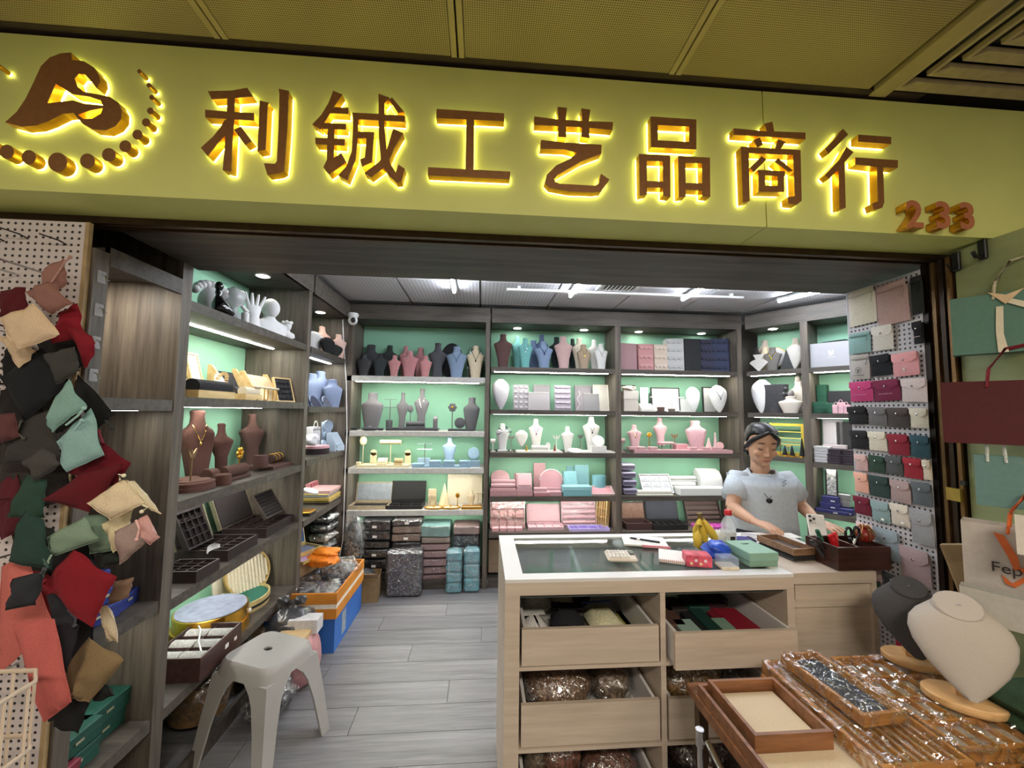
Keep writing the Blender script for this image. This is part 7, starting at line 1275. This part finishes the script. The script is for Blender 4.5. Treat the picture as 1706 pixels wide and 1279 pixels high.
# ------------------------------------------------------------------ paper bags on the green partition
def paper_bag(px, py, Y, ang, w, h, d, col, label, hc, hand=True, name='paper_bag', tilt=0):
    """front face corner (upper, far end) at the picture point, running towards the viewer along ang"""
    p = atY(px, py, Y); t = thing(name, label, 'paper bag', (p.x, p.y, p.z-h), ang, 'paper bags on the green partition'); t.rotation_euler = (0, tilt, ang); mt = M(col, .7, var=.03, scale=60, bmp=.05)
    q = MB(); q.box(0, w, 0, .001, 0, h).box(0, w, d-.001, d, 0, h).box(0, .001, .001, d-.001, 0, h).box(w-.001, w, .001, d-.001, 0, h).box(.001, w-.001, .001, d-.001, 0, .001); q.build('body', mt, t)
    hm = M(hc, .8, scale=200, var=.15, bmp=.5)
    for y in ((0.001, d) if hand else ()): MB().tube([(w*.28, y-.003, h-.02), (w*.30, y-.004, h+.04), (w*.40, y, h+.10), (w*.52, y, h+.11), (w*.64, y, h+.05), (w*.66, y-.003, h-.02)], .0042, 6).build('handle', hm, t, 60)
    return t
DA = math.atan2(-.79, .61)
b1 = paper_bag(1582, 499, 1.235, DA, .34, .195, .05, (92, 130, 116), 'sea green paper bag with cord handles and a satin ribbon', (206, 196, 164))
RB = M((226, 214, 190), .5, var=.03); q = atY(1672, 492, 1.10)
MB().prism([(.10, .15), (.115, .15), (.112, .06), (.12, -.0), (.098, -.0), (.096, .07)], -.006, -.004, 'Y').build('ribbon_tail', RB, b1); MB().prism([(.085, .20), (.12, .155), (.16, .20), (.122, .185)], -.008, -.005, 'Y').build('ribbon_bow', M((222, 190, 150), .5), b1); MB().prism([(.115, .165), (.19, .115), (.20, .135), (.125, .175)], -.007, -.005, 'Y').build('ribbon_tail', RB, b1)
b2 = paper_bag(1566, 637, 1.225, DA, .36, .20, .06, (80, 14, 22), 'dark red paper bag hanging below the sea green one', (130, 30, 44))
b3 = paper_bag(1622, 757, 1.19, DA, .10, .16, .03, (104, 138, 134), 'small pale teal paper bag with white cords', (216, 220, 214))
b4 = paper_bag(1600, 866, 1.165, DA-.1, .33, .215, .07, (184, 174, 168), 'white paper bag printed Fepose with an orange ribbon', (208, 96, 40), tilt=.0)
text('Fepose', .042, M((60, 50, 46), .6), b4, (.115, -.002, .092)); OB = M((206, 100, 44), .6, var=.05); text('Crypacka', .018, M((110, 84, 70), .6), b4, (.16, -.002, .062))
MB().prism([(.065, .195), (.085, .19), (.108, .135), (.112, .10), (.10, .095), (.09, .13)], -.006, -.003, 'Y').build('ribbon_loop', OB, b4); MB().prism([(.105, .10), (.125, .10), (.15, .15), (.165, .175), (.185, .165), (.17, .135)], -.006, -.003, 'Y').build('ribbon_loop', OB, b4); MB().prism([(.11, .10), (.12, .085), (.095, .055), (.075, .075), (.082, .05), (.10, .045), (.125, .075), (.125, .1)], -.0065, -.0035, 'Y').build('ribbon_tail', OB, b4)
b5 = paper_bag(1598, 975, 1.13, DA-.1, .30, .09, .05, (176, 172, 164), 'grey paper bag showing under the white printed bag', (150, 146, 140), False)
pk = atY(1583, 935, 1.30); t = thing('paper_packet', 'brown paper packet leaning beside the white bag', 'packet', (pk.x-.0, pk.y-.08, pk.z-.09), DA); t.rotation_euler = (0, R_(-14), DA); bx('packet', M((164, 138, 104), .8, var=.05, scale=40), t, -.045, .045, -.015, .015, 0, .17, .004); bx('fold', M((150, 124, 92), .8), t, -.045, .045, -.0165, -.015, .12, .17)
pb2 = paper_bag(1690, 860, 1.0, DA-.05, .2, .1, .04, (214, 206, 196), 'white bag corner at the cropped edge behind the orange ribbon', (208, 96, 40), False)
for px, py, Xw, lb in ((1640, 418, 1.715, 'black clip hook on the partition above the sea green bag'), (1596, 438, 1.715, 'small metal hook on the partition near the jamb')):
    p = atX(px, py, Xw); t = thing('wall_hook', lb, 'hook', p); bx('plate', BLACK, t, -.012, .0, -.012, .012, -.03, .04, .003); MB().tube([(-.012, 0, -.02), (-.035, 0, -.022), (-.045, 0, -.005)], .006 if px > 1620 else .003, 8).build('prong', BLACK, t, 60)
gp = thing('green_cushion_stack', 'dark green folded cloth stack low by the partition', 'cloth', (1.56, .98, .62)); 
for i in range(5): bx('fold', fabric((38, 62, 38), 90), gp, -.12, .12, -.14+.01*i, .14, i*.045, i*.045+.043, .02)
cb = thing('cloth_crate', 'dark crate under the folded green cloth', 'crate', (1.56, .98, 0)); bx('body', BRONZE, cb, -.13, .13, -.16, .16, 0, .60, .004); bx('lid', BRONZE, cb, -.135, .135, -.165, .165, .60, .619, .003)

# ------------------------------------------------------------------ display table in the foreground
tb = thing('display_table', 'low dark display table carrying the wooden trays', 'table', (1.04, 1.02, 0)); bx('top', WALNUT, tb, -.33, .38, -.36, .35, .66, .69, .004)
for x in (-.30, .34):
    for y in (-.32, .31): bx('leg', BRONZE, tb, x-.015, x+.015, y-.015, y+.015, 0, .66)
def ftray(label, x0, x1, y0, y1, z, h, fm, pm, nx, ny, fill='pad', wrap=False, name='wooden_tray', pad_h=.5, wall=.01, rz=0, group='wooden trays on the display table'):
    t = thing(name, label, 'tray', ((x0+x1)/2, (y0+y1)/2, z), rz, group); w, d = x1-x0, y1-y0; tray_parts(t, w, d, h, fm, pm, nx, ny, fill, wall, pad_h=pad_h)
    if wrap:
        n = 26; vs = []; rg = random.Random(int(x0*1000))
        for i in range(n+1):
            for j in range(n+1):
                u, v = i/n, j/n; e = min(u, 1-u, v, 1-v); vs.append((-w/2-.006+(w+.012)*u, -d/2-.006+(d+.012)*v, h+.004+(rg.uniform(-.005, .008) if e > 0 else -.004)))
        fs = [(a, a+n+1, a+n+2, a+1) for i in range(n) for j in range(n) for a in [i*(n+1)+j]]
        q = MB().add(vs, [tuple(reversed(f)) for f in fs]); 
        for a in ((-w/2-.006, -w/2-.005, -d/2-.006, d/2+.006), (w/2+.005, w/2+.006, -d/2-.006, d/2+.006), (-w/2-.006, w/2+.006, -d/2-.006, -d/2-.005)): q.box(*a, 0, h)
        q.build('plastic_wrap', film('tray_film', .08, .10, scale=12), t)
    return t
LIN = M((206, 188, 160), .9, var=.02, scale=160, bmp=.1); TAU = fabric((150, 136, 118), 140); DKB = fabric((92, 84, 74), 140); GRF = fabric((60, 66, 76), 140)
ftray('lower walnut tray at the table edge beside the counter', .685, .99, .78, 1.265, .691, .03, WALNUT, LIN, 1, 1, pad_h=.3)
ftray('large walnut tray with linen base, second of the stack', .69, .985, .78, 1.26, .722, .035, WALNUT, LIN, 1, 1, pad_h=.3)
ftray('small walnut tray with blank linen base on the large one', .715, .93, 1.03, 1.245, .733, .045, WALNUT, LIN, 1, 1, pad_h=.3, name='walnut_tray')
ftray('amber wood ring tray wrapped in film, under the small frame', .955, 1.195, .925, 1.33, .735, .04, OAK, TAU, 9, 1, 'rolls', True)
ftray('lower amber wood tray under the wrapped ring tray', .95, 1.19, .935, 1.33, .692, .04, OAK, TAU, 1, 1, 'pad', False)
ftray('small oak tray with dark blue lining, wrapped in film', 1.005, 1.135, 1.03, 1.30, .786, .03, OAK, GRF, 1, 1, 'pad', True, rz=R_(4))
ftray('amber compartment tray with taupe cells under the linen bust', 1.215, 1.50, .965, 1.345, .735, .035, OAK, TAU, 5, 4, 'dome', True, pad_h=.4)
ftray('lower amber tray below the compartment tray', 1.21, 1.50, .96, 1.345, .692, .04, OAK, TAU, 1, 1, 'pad', True)
def linen_bust(px, py_top, Y, w, h, col, label, zt, turn):
    p = atZ(px, py_top, zt); Y = p.y; t = thing('linen_bust', label, 'bust', (p.x, Y, zt), turn); mt = M(col, .9, var=.025, scale=420, bmp=.25); bh = .05; pm_ = wood('pine_end', (196, 150, 96), (226, 184, 130), (1, 6, 6), 6, .5)
    MB().lathe([(.075*w/.2, 0), (.08*w/.2, .006), (.08*w/.2, .020), (.076*w/.2, .024)], 26, sx=1.0, sy=.72).build('base', pm_, t, 40); bx('post', pm_, t, -.018, .018, -.012, .03, .024, bh+.06)
    H = h-bh; prof = [(0, .12, .20), (.06, .26, .3), (.16, .46, .42), (.32, .74, .62), (.5, .94, .78), (.64, 1.0, .86), (.76, .95, .9), (.85, .80, .88), (.92, .60, .8), (.97, .46, .68), (1, .40, .58)]
    R2 = []
    for u, hw, d in prof:
        yo = -.05*(1-u)+.10*H*u*2.2; R2.append([(hw*w/2*math.cos(2*PI*j/24), (w*.26*d*math.sin(2*PI*j/24) if math.sin(2*PI*j/24) < 0 else w*.16*d*math.sin(2*PI*j/24))+yo-.02, bh+u*H) for j in range(24)])
    MB().loft(R2).build('body', mt, t, 70)
    mxx = TX(0, .10*H*2.2-.05, bh+H*.985, R_(44)); pl = MB().lathe([(w*.22, -.007), (w*.24, 0), (w*.22, .007), (w*.1, .009)], 26, 0, 0, 1, .85, mxx).build('collar_plate', mt, t, 50); MB().tube([(-.006, 0, .0085), (0, 0, .014), (.006, 0, .0085)], .0009, 5, False, mxx).build('pin', CHROME, pl)
    MB().tube([(hw*w/2*.985*math.cos(a), 0, 0) for hw in (1,) for a in (0,)]+[(0, 0, 0)], .0001, 3).build('stitch', mt, t) if False else None
    return t
linen_bust(1606, 1172, 0, .225, .275, (184, 174, 166), 'large white linen bust on a pine base', .772, R_(-38)); linen_bust(1520, 1104, 0, .20, .25, (64, 62, 62), 'dark charcoal bust on a pine base behind the linen one', .772, R_(-35))
t = thing('chrome_trolley', 'chrome trolley handle at the bottom beside the walnut tray', 'trolley', (.64, 1.10, 0)); MB().tube([(0, .06, .0), (0, .06, .66), (.01, .04, .68), (.03, -.12, .60), (.05, -.28, .5)], .008, 10).build('rail', CHROME, t, 60); MB().cyl((0, .06, .655), (0, .06, .70), .012, 12).build('socket', CHROME, t, 40); MB().tube([(.03, .06, 0), (.03, .06, .6)], .007, 8).build('upright', CHROME, t, 60)
